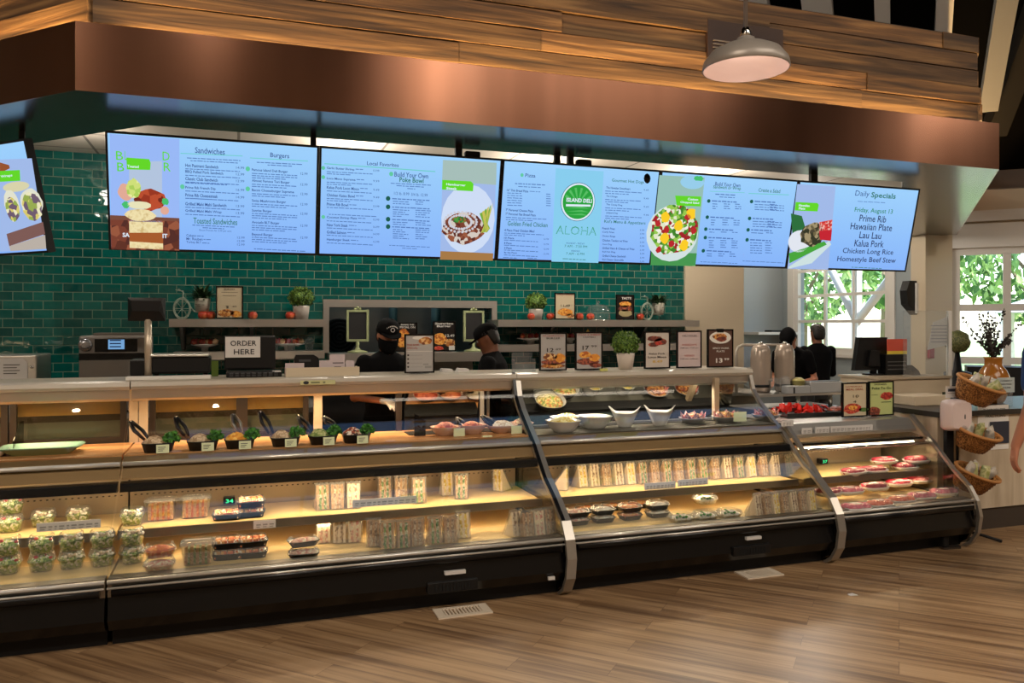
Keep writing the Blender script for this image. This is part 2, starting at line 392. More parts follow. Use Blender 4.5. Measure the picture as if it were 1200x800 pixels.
# right side wall with window 1 (runs away from the viewer)
WX = 8.5; wy0, wy1, wz0, wz1 = 8.66, 10.66, 1.17, 2.95
m = MB(); m.use(bluegrey)
m.box(WX, WX + .2, 8.3, wy0, 0, 3.15); m.box(WX, WX + .2, wy1, 10.95, 0, 3.15); m.box(WX, WX + .2, wy0, wy1, 0, wz0); m.box(WX, WX + .2, wy0, wy1, wz1, 3.15)
structure('wall_right', m)
def window(name, O, d, w, z0, z1, cols, rows, mw=.045, fw=.09, depth=.06):
    """window in the vertical plane through O along d (unit, horizontal)"""
    d = Vector(d).normalized(); n = Vector((d.y, -d.x, 0))
    def bar(mb, a0, a1, b0, b1, t0=-depth / 2, t1=depth / 2):
        P = [Vector(O) + d * a + n * t + Vector((0, 0, z)) for t in (t0, t1) for z in (b0, b1) for a in (a0, a1)]
        v = mb.vs(P)
        for q in ((0, 1, 3, 2), (4, 6, 7, 5), (0, 4, 5, 1), (2, 3, 7, 6), (0, 2, 6, 4), (1, 5, 7, 3)): mb.face([v[i] for i in q])
    fr = MB(); fr.use(white)
    bar(fr, 0, w, z0, z0 + fw); bar(fr, 0, w, z1 - fw, z1); bar(fr, 0, fw, z0 + fw, z1 - fw); bar(fr, w - fw, w, z0 + fw, z1 - fw)
    for i in range(1, cols): a = fw + (w - 2 * fw) * i / cols; bar(fr, a - mw / 2, a + mw / 2, z0 + fw, z1 - fw, -depth / 3, depth / 3)
    for i in range(1, rows):
        b = z0 + fw + (z1 - z0 - 2 * fw) * i / rows
        for c in range(cols):
            a0 = fw + (w - 2 * fw) * c / cols + (mw / 2 if c else 0); a1 = fw + (w - 2 * fw) * (c + 1) / cols - (mw / 2 if c < cols - 1 else 0)
            bar(fr, a0, a1, b - mw / 2, b + mw / 2, -depth / 3, depth / 3)
    f = tag(fr.build(name, None, origin=O), kind='structure')
    g = MB(); g.use(glass); bar(g, fw, w - fw, z0 + fw, z1 - fw, -.003, .003); g.build('pane', None, f)
    return f
w1 = window('window_1', (WX + .03, wy0, 0), (0, 1, 0), wy1 - wy0, wz0, wz1, 3, 4)
m = MB(); m.use(white).box(WX - .05, WX + .1, wy0 - .1, wy1 + .1, wz0 - .05, wz0); m.box(WX - .02, WX, wy1, wy1 + .14, wz0, 3.15); m.box(WX - .02, WX, wy0 - .1, wy0, wz0, 3.15)
structure('trim_1', m)
# cream pillar between the two windows
m = MB(); m.use(cream).box(8.5, 8.96, 8.06, 8.30, 0, 3.15); structure('pillar', m)
# 45 degree wall with the glazed doors
P0 = Vector((8.96, 8.12, 0)); dd = Vector((1, -1, 0)).normalized(); nn = Vector((1, 1, 0)).normalized()
def dwall(mb, a0, a1, z0, z1, t0=0, t1=.18):
    P = [P0 + dd * a + nn * t + Vector((0, 0, z)) for t in (t0, t1) for z in (z0, z1) for a in (a0, a1)]; v = mb.vs(P)
    for q in ((0, 1, 3, 2), (4, 6, 7, 5), (0, 4, 5, 1), (2, 3, 7, 6), (0, 2, 6, 4), (1, 5, 7, 3)): mb.face([v[i] for i in q])
m = MB(); m.use(cream); dwall(m, 0, .045, 0, 3.4); dwall(m, .045, 3.4, 2.62, 3.4); dwall(m, .045, 3.4, 0, .35); dwall(m, 2.365, 3.4, .35, 2.62)
structure('wall_door', m)
w2 = window('window_2', P0 + dd * .045 + nn * .05, dd, 2.32, .35, 2.62, 4, 3, .09, .09)
m = MB(); m.use(white); dwall(m, .02, 3.2, 2.62, 2.93, -.04, 0); dwall(m, -.05, 3.3, 2.96, 3.10, -.07, 0); dwall(m, -.03, .03, 0, 2.96, -.03, 0); structure('trim_2', m)
ENDP = P0 + dd * 3.4
m = MB(); m.use(cream).box(ENDP.x, ENDP.x + .2, -7, ENDP.y, 0, 3.1); structure('wall_entrance', m)
m = MB(); m.use(mat('dark_wall', (.02, .02, .021), .7)).box(ENDP.x, ENDP.x + .2, -7, ENDP.y, 3.1, 6); structure('wall_entrance_upper', m)
m = MB(); m.use(mat('hall_wall', srgb(150, 135, 115), .7)).box(-7.2, -7, -7, 12, 0, 6); structure('wall_left', m)
m = MB(); m.use(MATS['hall_wall']).box(-7, 12, -7.2, -7, 0, 6); structure('wall_rear', m)
# lowered ceiling over the kitchen, with its tile grid
def ceil_mat():
    m = mat('ceiling_tile', srgb(235, 228, 215), .7); n, l, b = nodes(m)
    tc = n.new('ShaderNodeTexCoord'); br = n.new('ShaderNodeTexBrick'); l.new(tc.outputs['Object'], br.inputs['Vector']); br.offset = 0
    br.inputs['Scale'].default_value = 1; br.inputs['Brick Width'].default_value = 1.2; br.inputs['Row Height'].default_value = .6; br.inputs['Mortar Size'].default_value = .012
    br.inputs['Color1'].default_value = (*srgb(186, 177, 164), 1); br.inputs['Color2'].default_value = (*srgb(180, 171, 158), 1); br.inputs['Mortar'].default_value = (*srgb(105, 98, 90), 1)
    l.new(br.outputs['Color'], b.inputs['Base Color']); return m
ceilm = ceil_mat()
A = Vector((-.78, 4.5)); B = Vector((5.468, 4.5)); S2 = math.sqrt(.5)
def ring(off, zl=0):
    """plan points of the canopy at inset off: left far, corner A, corner B, right far"""
    k = off * math.tan(PI / 8); a = Vector((A.x + k, A.y + off)); b = Vector((B.x - k, B.y + off))
    return [a + Vector((-S2, S2)) * 4.9, a, b, b + Vector((S2, S2)) * (4.85 if off < .3 else 4.6)]
i0 = ring(.60)
poly = [i0[0], i0[1], i0[2], i0[3], Vector((i0[3].x, 11.0)), Vector((i0[0].x, 11.0))]
m = MB(); m.use(ceilm).prism([(p.x, p.y) for p in poly], 3.15, 3.2, axis=2); structure('ceiling', m)
def bandm(mb, off0, off1, z0, z1):
    """solid that follows the canopy plan between two insets"""
    a, b = ring(off0), ring(off1)
    for i in range(3):
        v = mb.vs([(a[i].x, a[i].y, z0), (a[i + 1].x, a[i + 1].y, z0), (b[i + 1].x, b[i + 1].y, z0), (b[i].x, b[i].y, z0),
                   (a[i].x, a[i].y, z1), (a[i + 1].x, a[i + 1].y, z1), (b[i + 1].x, b[i + 1].y, z1), (b[i].x, b[i].y, z1)])
        for q in ((0, 3, 2, 1), (4, 5, 6, 7), (0, 1, 5, 4), (2, 3, 7, 6), (3, 0, 4, 7), (1, 2, 6, 5)): mb.face([v[k] for k in q])
can = empty('canopy', (2.3, 4.5, 2.79), 'long copper-clad canopy with weathered plank upper band above the menu screens', 'canopy')
m = MB(); m.use(copper); bandm(m, 0, .012, 2.785, 3.135); m.build('copper_fascia', None, can)
soff = mat('soffit_sheet', srgb(98, 94, 86), .22, .85)
m = MB(); m.use(soff); bandm(m, .012, .65, 2.785, 2.80); m.build('soffit', None, can)
m = MB(); m.use(mat('soffit_return', srgb(60, 56, 50), .5)); bandm(m, .64, .66, 2.80, 3.15); m.build('inner_face', None, can)
m = MB(); m.use(steel_d); bandm(m, .012, .15, 3.04, 3.05); m.build('cove_ledge', None, can)
# planks: six courses, slightly uneven thickness, joints staggered
rw = random.Random(3); zc = 3.05
for k in range(6):
    h = .13; a = ring(.15); mb = MB()
    for i in range(3):
        p, q = a[i], a[i + 1]; L = (q - p).length; d = (q - p) / L; nrm = Vector((d.y, -d.x)); t = -.002
        while t < L:
            w_ = min(rw.uniform(1.8, 3.8), L - t);
            if L - t - w_ < .3: w_ = L - t
            mb.use((fascia_side['left'], fascia_wood, fascia_side['right'])[i][rw.choice([0, 1, 1, 2, 2, 3])]); th = rw.uniform(.010, .045)
            jag = [rw.uniform(-.006, .004) for _ in range(5)]
            P = []
            for zz in (zc + .003, zc + h - .004):
                for dep in (0, th):
                    for e in (t, t + w_ - .003):
                        c = p + d * e + nrm * dep; P.append((c.x, c.y, zz + (jag[0] if zz > zc + .05 and e > t else 0)))
            v = mb.vs(P)
            for f_ in ((0, 1, 3, 2), (4, 6, 7, 5), (0, 4, 5, 1), (2, 3, 7, 6), (0, 2, 6, 4), (1, 5, 7, 3)): mb.face([v[j] for j in f_])
            t += w_
    mb.build('plank_course', None, can); zc += h
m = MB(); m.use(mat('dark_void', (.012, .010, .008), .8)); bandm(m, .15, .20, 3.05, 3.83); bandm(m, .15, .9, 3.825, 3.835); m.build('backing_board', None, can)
# LED strips behind the fascia lip
a = ring(.07)
for i in range(3):
    p, q = a[i], a[i + 1]; c = (p + q) / 2; L = (q - p).length * (.94 if i == 1 else .96); d = (q - p).normalized()
    lamp('cove_light', 'AREA', (c.x, c.y, 3.075), 11 * L, (1, .62, .25), (math.radians(180), 0, math.atan2(d.y, d.x)), L, .02, parent=can)
# dark sloping roof with whitewashed rafters; it falls away over the kitchen
dv = Vector((S2, S2, 0)); lv = Vector((S2, -S2, 0)); TA = math.tan(math.radians(29))
def roofpt(p, l, lift=0): return dv * p + lv * l + Vector((0, 0, 4.8 - TA * (p - 10) + lift))
pb = 10 - (6.0 - 4.8) / TA
roofm = mat('roof_boards', (.005, .0048, .0045), .9, spec=.0)
m = MB(); m.use(roofm)
v = m.vs([roofpt(pb, -13), roofpt(pb, 5), roofpt(12.25, 5), roofpt(12.25, -13)]); v2 = m.vs([roofpt(pb, -13, .1), roofpt(pb, 5, .1), roofpt(12.25, 5, .1), roofpt(12.25, -13, .1)])
m.face(v[::-1]); m.face(v2)
for i in range(4): m.face([v[i], v[(i + 1) % 4], v2[(i + 1) % 4], v2[i]])
m.box(-7.2, 11.6, -7.2, 12, 6.0, 6.1); structure('ceiling_hall', m)
rafm = mat('rafter_white', srgb(225, 220, 216), .7)
def plane_l(x):
    """lateral coordinate of the roof line seen at pixel column x near the plank top"""
    d = ray(x, 45); o = Vector((0, 0, CAM_H)); n = Vector((S2 * TA, S2 * TA, 1)); t = (4.8 + TA * 10 - o.z) / (n.dot(d)); p = o + d * t; return p.dot(lv)
for x, w in ((893, .30), (963, .30), (1035, .15), (1104, .16)):
    l = plane_l(x); mb = MB(); mb.use(rafm)
    v = mb.vs([roofpt(p, l + s_ * w / 2, -h) for p in (pb, 12.2) for s_ in (-1, 1) for h in (0, .22)])
    for q in ((0, 1, 3, 2), (4, 6, 7, 5), (0, 4, 5, 1), (2, 3, 7, 6), (0, 2, 6, 4), (1, 5, 7, 3)): mb.face([v[j] for j in q])
    tag(mb.build('rafter', None), kind='structure')
def beam(name, a, b, w, h, m_):
    a, b = Vector(a), Vector(b); d = (b - a).normalized(); sx = d.cross(Vector((0, 0, 1))).normalized(); up = sx.cross(d)
    mb = MB(); mb.use(m_); v = mb.vs([p + sx * w / 2 * i + up * h / 2 * j for p in (a, b) for i in (-1, 1) for j in (-1, 1)])
    for q in ((0, 1, 3, 2), (4, 6, 7, 5), (0, 4, 5, 1), (2, 3, 7, 6), (0, 2, 6, 4), (1, 5, 7, 3)): mb.face([v[j] for j in q])
    return tag(mb.build(name, None), kind='structure')
beam('beam_white', at(1186, -40, 5.0), at(1158, 125, 6.2), .17, .14, mat('beam_paint', srgb(120, 122, 128), .7))
beam('beam_dark', at(1236, -40, 5.1), at(1166, 150, 6.6), .2, .25, mat('dark_timber', (.015, .0135, .0125), .7, spec=.1))
m = MB(); m.use(mat('dark_wall', (.02, .02, .021), .7)); dwall(m, -.9, 3.4, 3.4, 4.6, .05, .2); structure('wall_upper', m)
beam('beam_grey', at(1143, 212, 7.55), at(1260, 206, 6.4), .1, .22, mat('grey_timber', srgb(92, 90, 88), .6))

# ---------------------------------------------------------------- outside
m = MB(); m.use(mat('lawn', srgb(150, 175, 110), .9)).box(8.9, 80, -30, 80, -.3, -.2); structure('ground_lawn', m)
m = MB(); m.use(mat('pavement', srgb(205, 200, 190), .9)).box(13, 16, -30, 80, -.2, -.19); structure('path_pavement', m)
leafm = mixmat('tree_leaves', [srgb(95, 140, 70), srgb(140, 180, 95), srgb(175, 205, 130), srgb(70, 115, 60)], 3, .7)
barkm = mat('bark', srgb(120, 105, 85), .9)
def tree(x, y, h, r, label, seed):
    g = random.Random(seed); t = empty('shade_tree', (x, y, -.2), label, 'tree', 'trees outside the windows')
    mb = MB(); mb.tube([(x, y, -.2), (x + .1, y, h * .3), (x - .1, y + .1, h * .6)], [.18, .14, .08])
    for k in range(5):
        a = g.uniform(0, 6.3); mb.tube([(x + .05, y, h * (.3 + .06 * k)), (x + math.cos(a) * r * .5, y + math.sin(a) * r * .5, h * (.55 + .06 * k))], [.07, .03])
    mb.build('trunk', barkm, t)
    mb = MB(); mb.use(leafm)
    for k in range(1600):
        a, b_ = g.uniform(0, 2 * PI), g.uniform(-1, 1); rr = r * g.uniform(.35, 1) ** .5; q = math.sqrt(1 - b_ * b_)
        c = Vector((x + rr * q * math.cos(a), y + rr * q * math.sin(a), h * .62 + b_ * h * .36)); e = Euler((g.uniform(0, 6), g.uniform(0, 6), g.uniform(0, 6))).to_matrix(); s_ = g.uniform(.12, .26)
        mb.face(mb.vs([c + e @ Vector(v) * s_ for v in ((-1, 0, 0), (0, -.5, .1), (1, 0, 0), (0, .5, .1))]))
    f = mb.build('foliage', None, t); return t
TREES = [(17, 21, 6.5, 2.6), (23.5, 23, 8, 3.0), (30, 31, 10, 4.5), (22, 16.8, 6.5, 2.4), (29, 17, 8.5, 3.4), (18, 28, 6.5, 2.8), (36, 24, 9.0, 3.2), (26, 10.5, 7, 2.6)]
for i, (x, y, h, r) in enumerate(TREES):
    tree(x, y, h, r, 'leafy green shade tree outside on the lawn beyond the windows', i)
# porch posts and V braces outside window 1, and a pavilion beyond window 2
m = MB(); pm = mat('porch_white', srgb(225, 225, 222), .6); m.use(pm)
def bar2(mb, a, b, r): mb.tube([a, b], r, 4)
X_ = 10.2
vp = [Vector(ray(x, y) * (X_ / rx(x))) + Vector((0, 0, CAM_H)) for x, y in ((966, 300), (1004, 377), (1044, 325), (1004, 377))]
por = empty('porch_brace', (X_, vp[1].y, 0), 'white timber porch post with slanting braces outside the window', 'porch')
mb = MB(); mb.use(pm); mb.tube([vp[0] + (vp[0] - vp[1]) * .4, vp[1]], .09, 4); mb.tube([vp[2] + (vp[2] - vp[3]) * .4, vp[3]], .09, 4); mb.build('brace', None, por)
mb = MB(); mb.box(X_ - .06, X_ + .06, vp[1].y - .06, vp[1].y + .06, -.2, 3.6); mb.build('post', pm, por)
mb = MB(); mb.box(X_ - .1, X_ + .1, 8, 16, 3.2, 3.4); mb.build('header', pm, por)
pv = empty('pavilion', (21, 9, -.2), 'open pavilion with pale roof outside the right window', 'building')
mb = MB(); mb.use(mat('pavilion_roof', srgb(190, 195, 200), .6)); cx, cy = 20, 11.5
mb.loft([[(cx - 3, cy - 3, 1.9), (cx + 3, cy - 3, 1.9), (cx + 3, cy + 3, 1.9), (cx - 3, cy + 3, 1.9)], [(cx - 1.4, cy - 1.4, 2.7), (cx + 1.4, cy - 1.4, 2.7), (cx + 1.4, cy + 1.4, 2.7), (cx - 1.4, cy + 1.4, 2.7)]], False); mb.build('roof', None, pv)
for i in (-1, 1):
    for j in (-1, 1): mb = MB(); mb.box(cx + 2.6 * i - .1, cx + 2.6 * i + .1, cy + 2.6 * j - .1, cy + 2.6 * j + .1, -.2, 1.9); mb.build('post', pm, pv)
# ================================================================ DELI CASES
GP_UP = [(5.22, 1.205), (5.17, 1.10), (5.10, 1.02), (4.97, .92), (4.84, .835)]
GP_LO = [(4.83, .825), (4.72, .72), (4.62, .635), (4.48, .55), (4.36, .455), (4.30, .375)]
OUT = [(5.255, 1.265), (5.20, 1.10), (5.12, 1.012), (4.97, .90), (4.84, .81), (4.64, .625), (4.48, .53), (4.345, .43), (4.285, .34), (4.262, .24), (4.28, .13), (4.33, .05), (4.405, 0)]
ZU, ZS, ZD = .875, .50, .338        # upper deck, middle shelf, bottom deck heights
warm = (1, .74, .44)
railm = mat('rail_silver', (.62, .60, .56), .22, .5)
fasc = mat('fascia_beige', srgb(150, 122, 84), .35, .5)
tubem = mat('lamp_tube', (1, 1, 1), .4, emit=(1, .85, .6), es=6)
perf = mat('perforated_steel', srgb(175, 160, 140), .35, .6)
def case(label, x0, x1, upper, lend=True, rend=True, mirror=None, low=False):
    L = x1 - x0; e = .03; xa, xb = x0 + (e if lend else .004), x1 - (e if rend else .004)
    t = empty('deli_case', ((x0 + x1) / 2, 4.9, 0), label, 'display case')
    def P(name, mb, m_=None): return mb.build(name, m_, t)
    mb = MB(); mb.use(blk).prism([(4.31, .27), (4.29, .16), (4.33, .10), (4.40, .085), (5.55, .085), (5.55, .27)], x0 + .006, x1 - .006); P('base_panel', mb)
    mb = MB(); mb.use(blkm).box(x0 + .01, x1 - .01, 4.42, 5.5, 0, .085); P('kick_plate', mb)
    mb = MB(); mb.use(blk).tube([(xa + .02, 4.292, .30), (xb - .02, 4.292, .30)], .024, 12); mb.use(railm).tube([(xa, 4.288, .350), (xb, 4.288, .350)], .011, 8).tube([(xa, 4.276, .322), (xb, 4.276, .322)], .006, 8); mb.use(steel_d).box(xa, xb, 4.31, 4.38, .27, .36)
    P('bumper', mb)
    mb = MB(); mb.use(deckm).prism([(4.385, .30), (4.385, .35), (4.40, .35), (4.41, ZD), (5.16, ZD), (5.16, .30)], xa, xb); P('bottom_deck', mb)
    mb = MB(); mb.use(deckm).box(xa, xb, 4.66, 5.14, ZS - .02, ZS); mb.use(steel_d).box(xa, xb, 4.645, 4.662, ZS - .032, ZS + .012); sh = P('shelf', mb)
    # perforated liner: slots drawn as dark holes
    mb = MB(); mb.use(perf).box(xa, xb, 5.16, 5.19, .30, ZU - .035)
    mb.use(mat('hole_dark', (.03, .025, .02), .8)); x = xa + .03
    while x < xb - .03:
        for z in (.60, .475):
            mb.ico((x, 5.159, z), .008, 0, (1, .2, .5))
        x += .032
    P('liner', mb)
    # rear body
    mb = MB(); mb.use(blkm).box(x0 + .006, x1 - .006, 5.19, 5.55, .27, ZU - .035); P('rear_body', mb)
    mb = MB(); mb.use(plexi).box(xa, xb, 4.415, 4.42, .345, .425); P('product_fence', mb)
    # lower curved glass and the black bar under the upper deck
    mb = MB(); mb.use(glass).strip(GP_LO, .006, xa, xb); P('lower_glass', mb)
    mb = MB(); mb.use(blk).prism([(4.725, .70), (4.735, .745), (4.78, .75), (4.775, .70)] if not low else [(4.735, .73), (4.735, .745), (4.78, .75), (4.79, .735)], xa, xb); P('light_bar', mb)
    mb = MB(); mb.use(tubem).tube([(xa + .05, 4.80, .728), (xb - .05, 4.80, .728)] if not low else [(xa + .05, 4.78, .705), (xb - .05, 4.78, .705)], .009, 8); P('light_tube', mb)
    lamp('case_lamp', 'AREA', ((x0 + x1) / 2, 4.745, .69), 3.3 * L, warm, (math.radians(2), 0, 0), L * .94, .03, parent=t)
    mb = MB(); mb.use(tubem).tube([(xa + .05, 4.70, ZS - .0265), (xb - .05, 4.70, ZS - .0265)], .0055, 8); P('light_tube', mb)
    lamp('case_lamp', 'AREA', ((x0 + x1) / 2, 4.69, ZS - .05), 1.2 * L, warm, (math.radians(10), 0, 0), L * .94, .02, parent=t)
    if not low:
        mb = MB(); mb.use(board_wood if upper == 'wood' else mat('deck_steel', (.16, .155, .13), .35, .7))
        mb.box(xa, xb, 4.90, 5.42, ZU - .035, ZU); P('upper_deck', mb)
        mb = MB(); mb.use(fasc).prism([(4.86, .832), (4.86, .838), (4.895, .868), (4.90, .835), (4.90, .79), (4.81, .752), (4.80, .757)], xa, xb); P('deck_fascia', mb)
        mb = MB(); mb.use(railm).tube([(xa, 4.835, .834), (xb, 4.835, .834)], .0135, 8); P('glass_rail', mb)
        mb = MB(); mb.use(glass).strip(GP_UP, .006, xa, xb); P('upper_glass', mb)
        # top slab with steel valance under it
        mb = MB(); mb.use(mat('top_laminate', srgb(176, 166, 150), .35)).prism([(5.215, 1.215), (5.205, 1.235), (5.215, 1.258), (5.24, 1.268), (5.66, 1.268), (5.66, 1.215)], x0 + .002, x1 - .002); P('top_slab', mb)
        mb = MB(); mb.use(steel).prism([(5.225, 1.213), (5.235, 1.16), (5.26, 1.145), (5.27, 1.15), (5.25, 1.18), (5.25, 1.213)], xa, xb); P('valance', mb)
        mb = MB(); mb.use(tubem).tube([(xa + .05, 5.285, 1.185), (xb - .05, 5.285, 1.185)], .009, 8); P('light_tube', mb)
        lamp('case_lamp', 'AREA', ((x0 + x1) / 2, 5.285, 1.165), (6.0 if upper == 'wood' else 8.5) * L, warm if upper == 'wood' else (1, .85, .66), (math.radians(-18), 0, 0), L * .9, .03, parent=t)
    def trim(x, th=.03, nm='end_frame'):
        mb = MB(); outer = OUT if not low else [(4.87, .89), (4.70, .74)] + OUT[6:]
        mb.use(trimm).strip(outer, .022, x, x + th)
        if x == 1.83 - e: mb.use(blk).strip(outer[:8], .030, x + .001, x + th - .008)
        P(nm, mb)
        inn = [(y + .012, z) for y, z in outer]
        mb = MB(); mb.use(clearmat('end_glass', (.8, .8, .78), .9, .02, 1.45))
        top = 1.21 if not low else .87
        mb.prism([(y + .02, z) for y, z in outer if .33 < z < top] + [(5.5, .40), (5.5, top)], x + th * .35, x + th * .6); P('end_glass', mb)
        mb = MB(); mb.use(blk).prism([(y + .03, z) for y, z in outer if z <= .345] + [(5.5, 0), (5.5, .34)], x + .004, x + th - .004); P('end_foot', mb)
    if lend: trim(x0)
    if rend: trim(x1 - e)
    return t
CA = (-3.08, -.613); CB = (-.61, 1.83); CC = (1.83, 3.77); CD = (3.77, 5.0)
ca = case('long glass deli case at the far left with green platter on its wooden deck', *CA, 'wood', rend=False)
cb = case('long glass deli case with black salad trays and tongs on its wooden deck', *CB, 'wood', lend=False)
cc = case('glass deli case with white bowls on its steel deck, between two others', *CC, 'steel')
cdl = case('low glass deli case of red meat packs with two framed posters on top', *CD, 'steel', low=True)
# low case: steel top and face
mb = MB(); mb.use(steel).prism([(4.80, .78), (4.80, .80), (4.865, .872), (4.88, .875), (5.50, .875), (5.50, .83), (4.90, .83), (4.84, .77)], CD[0] + .03, CD[1] - .03); mb.build('top_deck', None, cdl)
mb = MB(); mb.use(chrome).tube([(CD[0] + .03, 4.69, .705), (CD[1] - .03, 4.69, .705)], .012, 8); mb.build('glass_rail', None, cdl)
# rear sliding doors and mullions of the upper compartments
def rear_door(x0, x1, parent, kind):
    mb = MB(); y = 5.44; mb.use(bronze); f = .035
    for a in ((x0, x1, ZU, ZU + f), (x0, x1, 1.19 - f * .6, 1.19), (x0, x0 + f, ZU + f, 1.17), (x1 - f, x1, ZU + f, 1.17)): mb.box(a[0], a[1], y, y + .03, a[2], a[3])
    d = mb.build('rear_door', None, parent)
    mb = MB(); mb.use(clearmat('smoked_pane', (.75, .75, .72), .9, .03, 1.5)).box(x0 + f, x1 - f, y + .012, y + .018, ZU + f, 1.17); mb.build('pane', None, d)
    if kind == 'wood':
        mb = MB(); mb.use(yellow_wood).box(x0 + f, x1 - f, y + .03, y + .05, 1.05, 1.165); mb.build('cutting_board_ledge', None, d)
        mb = MB(); mb.use(mat('frosted_panel', srgb(120, 122, 105), .35)).box(x0 + f, x1 - f, y + .032, y + .05, ZU + f, 1.01); mb.build('frosted_panel', None, d)
        mb = MB(); mb.use(mat('rear_dark_rail', srgb(66, 52, 38), .5)).box(x0 + f, x1 - f, y + .028, y + .05, 1.01, 1.05); mb.build('rail', None, d)  # dark brown rail between the wood ledge and the frosted panel
for a, b in ((-1.95, -1.30), (-1.29, -.66)): rear_door(a, b, ca, 'wood')
for a, b in ((-.53, .02), (.02, .44)): rear_door(a, b, cb, 'wood')
def post(x, parent, m_, w=.05, y=5.40): mb = MB(); mb.use(m_).box(x, x + w, y, y + .03, ZU, 1.215); mb.build('mullion', None, parent)
post(-.64, ca, mat('mullion_beige', srgb(186, 165, 138), .4)); post(-.585, cb, MATS['mullion_beige']); post(.47, cb, MATS['mullion_beige'], .055); post(1.62, cb, steel, .03); post(1.67, cb, steel_d, .02)
mb = MB(); mb.use(bronze).box(1.02, 1.06, 5.40, 5.44, ZU, 1.21); mb.build('mullion', None, cb)
# tilted mirrors at the back of the bowl displays
mirm = mat('mirror_glass', (.36, .35, .31), .04, 1)
def mirror(x0, x1, parent):
    mb = MB(); mb.use(mirm).prism([(5.335, 1.20), (5.405, .97), (5.415, .975), (5.345, 1.205)], x0, x1); mb.use(blkm).box(x0, x1, 5.42, 5.44, ZU, 1.2); mb.build('mirror', None, parent)
mirror(1.08, 1.60, cb); mirror(1.90, 3.70, cc)
mb = MB(); mb.use(blkm).box(1.06, 1.66, 5.16, 5.33, ZU, ZU + .004); mb.build('deck_dark_sheet', None, cb)  # black sheet added so the mirror reflects dark instead of lit wood
mb = MB(); mb.use(blkm).box(1.88, 3.72, 5.20, 5.33, ZU, ZU + .004); mb.build('deck_dark_sheet', None, cc)  # same added dark sheet before the middle case mirror
mb = MB(); mb.use(MATS['mullion_beige']).box(3.42, 3.46, 5.2, 5.24, ZU, 1.2); mb.build('mullion', None, cc)
# vents and rating plates on the base panels
def vent(xa_, xb_, parent, z=.165):
    mb = MB(); mb.use(plas_b).rbox(xa_, xb_, 4.275, 4.31, z - .03, z + .03, .004); mb.use(mat('vent_slot', (.0, .0, .0), .9))
    n = 10
    for k in range(n): x = xa_ + .05 + (xb_ - xa_ - .1) * k / (n - 1); mb.box(x - .006, x + .006, 4.272, 4.276, z - .02, z + .015)
    mb.build('vent_grille', None, parent)
vent(.98, 1.27, cb, .15); vent(2.95, 3.23, cc, .17)
for a, b, z, p in ((1.08, 1.20, .215, cb), (1.70, 1.74, .12, cb), (3.05, 3.16, .235, cc)):
    mb = MB(); mb.use(paper).box(a, b, 4.276 if z > .2 else 4.285, 4.30, z, z + .018); mb.build('rating_plate', None, p)
# ================================================================ MENU SCREENS
def em(name, rgb, es=1.0):
    m = mat(name, (0, 0, 0), .25, emit=srgb(*rgb), es=es, spec=.3); return m
scr = mat('screen_light', (0, 0, 0), .12, spec=.4)
def _scr(m, c0, c1):
    n, l, b = nodes(m); tc = n.new('ShaderNodeTexCoord'); sp = n.new('ShaderNodeSeparateXYZ'); l.new(tc.outputs['Generated'], sp.inputs[0])
    r = ramp(n, [(0, c0), (1, c1)]); l.new(sp.outputs[2], r.inputs[0]); l.new(r.outputs[0], b.inputs['Emission Color']); b.inputs['Emission Strength'].default_value = 1
_scr(scr, srgb(134, 180, 250), srgb(156, 208, 252))
NAVY = em('screen_ink', (58, 88, 148)); GRN = em('screen_green_ink', (52, 120, 110)); LGR = em('screen_pale_green', (110, 205, 200)); TAGG = em('screen_tag_green', (98, 214, 40)); DOT = em('screen_dot', (22, 92, 80))
SWH = em('screen_white', (225, 238, 250)); LAV = em('screen_lavender', (152, 184, 246)); AQU = em('screen_aqua', (135, 205, 238)); PIC = em('screen_picture_blue', (160, 185, 232))
def emix(name, cols, sc, kind='VORONOI'): return mixmat(name, [srgb(*c) for c in cols], sc, .4, kind, emit=True, es=1)
def screen(label, O, U, V, w, h, name='menu_screen'):
    S = Sheet(O, U, V); root = empty(name, S.pt(w / 2, 0), label, 'screen', 'menu screens hanging from the canopy')
    def slab(mb, u0, u1, v0, v1, l0, l1):
        v = mb.vs([S.pt(u, v_, l) for l in (l0, l1) for v_ in (v0, v1) for u in (u0, u1)])
        for q in ((0, 1, 3, 2), (4, 6, 7, 5), (0, 4, 5, 1), (2, 3, 7, 6), (0, 2, 6, 4), (1, 5, 7, 3)): mb.face([v[i] for i in q])
    mb = MB(); mb.use(plas_b); b = .014
    slab(mb, .002, w - .002, 0, h, -.05, -.008)
    slab(mb, .002, b, 0, h, -.008, 0); slab(mb, w - b, w - .002, 0, h, -.008, 0); slab(mb, b, w - b, 0, b, -.008, 0); slab(mb, b, w - b, h - b, h, -.008, 0)
    mb.build('bezel', None, root)
    mb = MB(); mb.use(scr); slab(mb, b, w - b, b, h - b, -.007, -.004); mb.build('display', None, root)
    S.b, S.w, S.h, S.root, S.slab = b, w, h, root, slab
    return S.start()
def bar(S, x0, x1, extra=None):
    """black hanger from the soffit down to the screen top"""
    mb = MB(); mb.use(blkm); a = S.px(x0, 180)[0]; c = S.px(x1, 180)[0]; p0 = S.pt(a, S.h - .02, -.06); p1 = S.pt(c, S.h, -.06)
    mb.box(p0.x, p1.x, p0.y, p0.y + .03, p0.z - .05, 2.785); mb.build('hanger', None, S.root)
    if extra:
        mb = MB(); mb.use(blkm); u0, u1 = S.px(extra[0], 185)[0], S.px(extra[1], 185)[0]; q = S.pt(u0, S.h, -.05)
        mb.rbox(q.x, q.x + (u1 - u0), q.y - .02, q.y + .04, q.z - .03, q.z + .035, .012); mb.build('wall_box', None, S.root)
VT = Vector((0, -.15, .67)); HS = VT.length; WS = 1.2
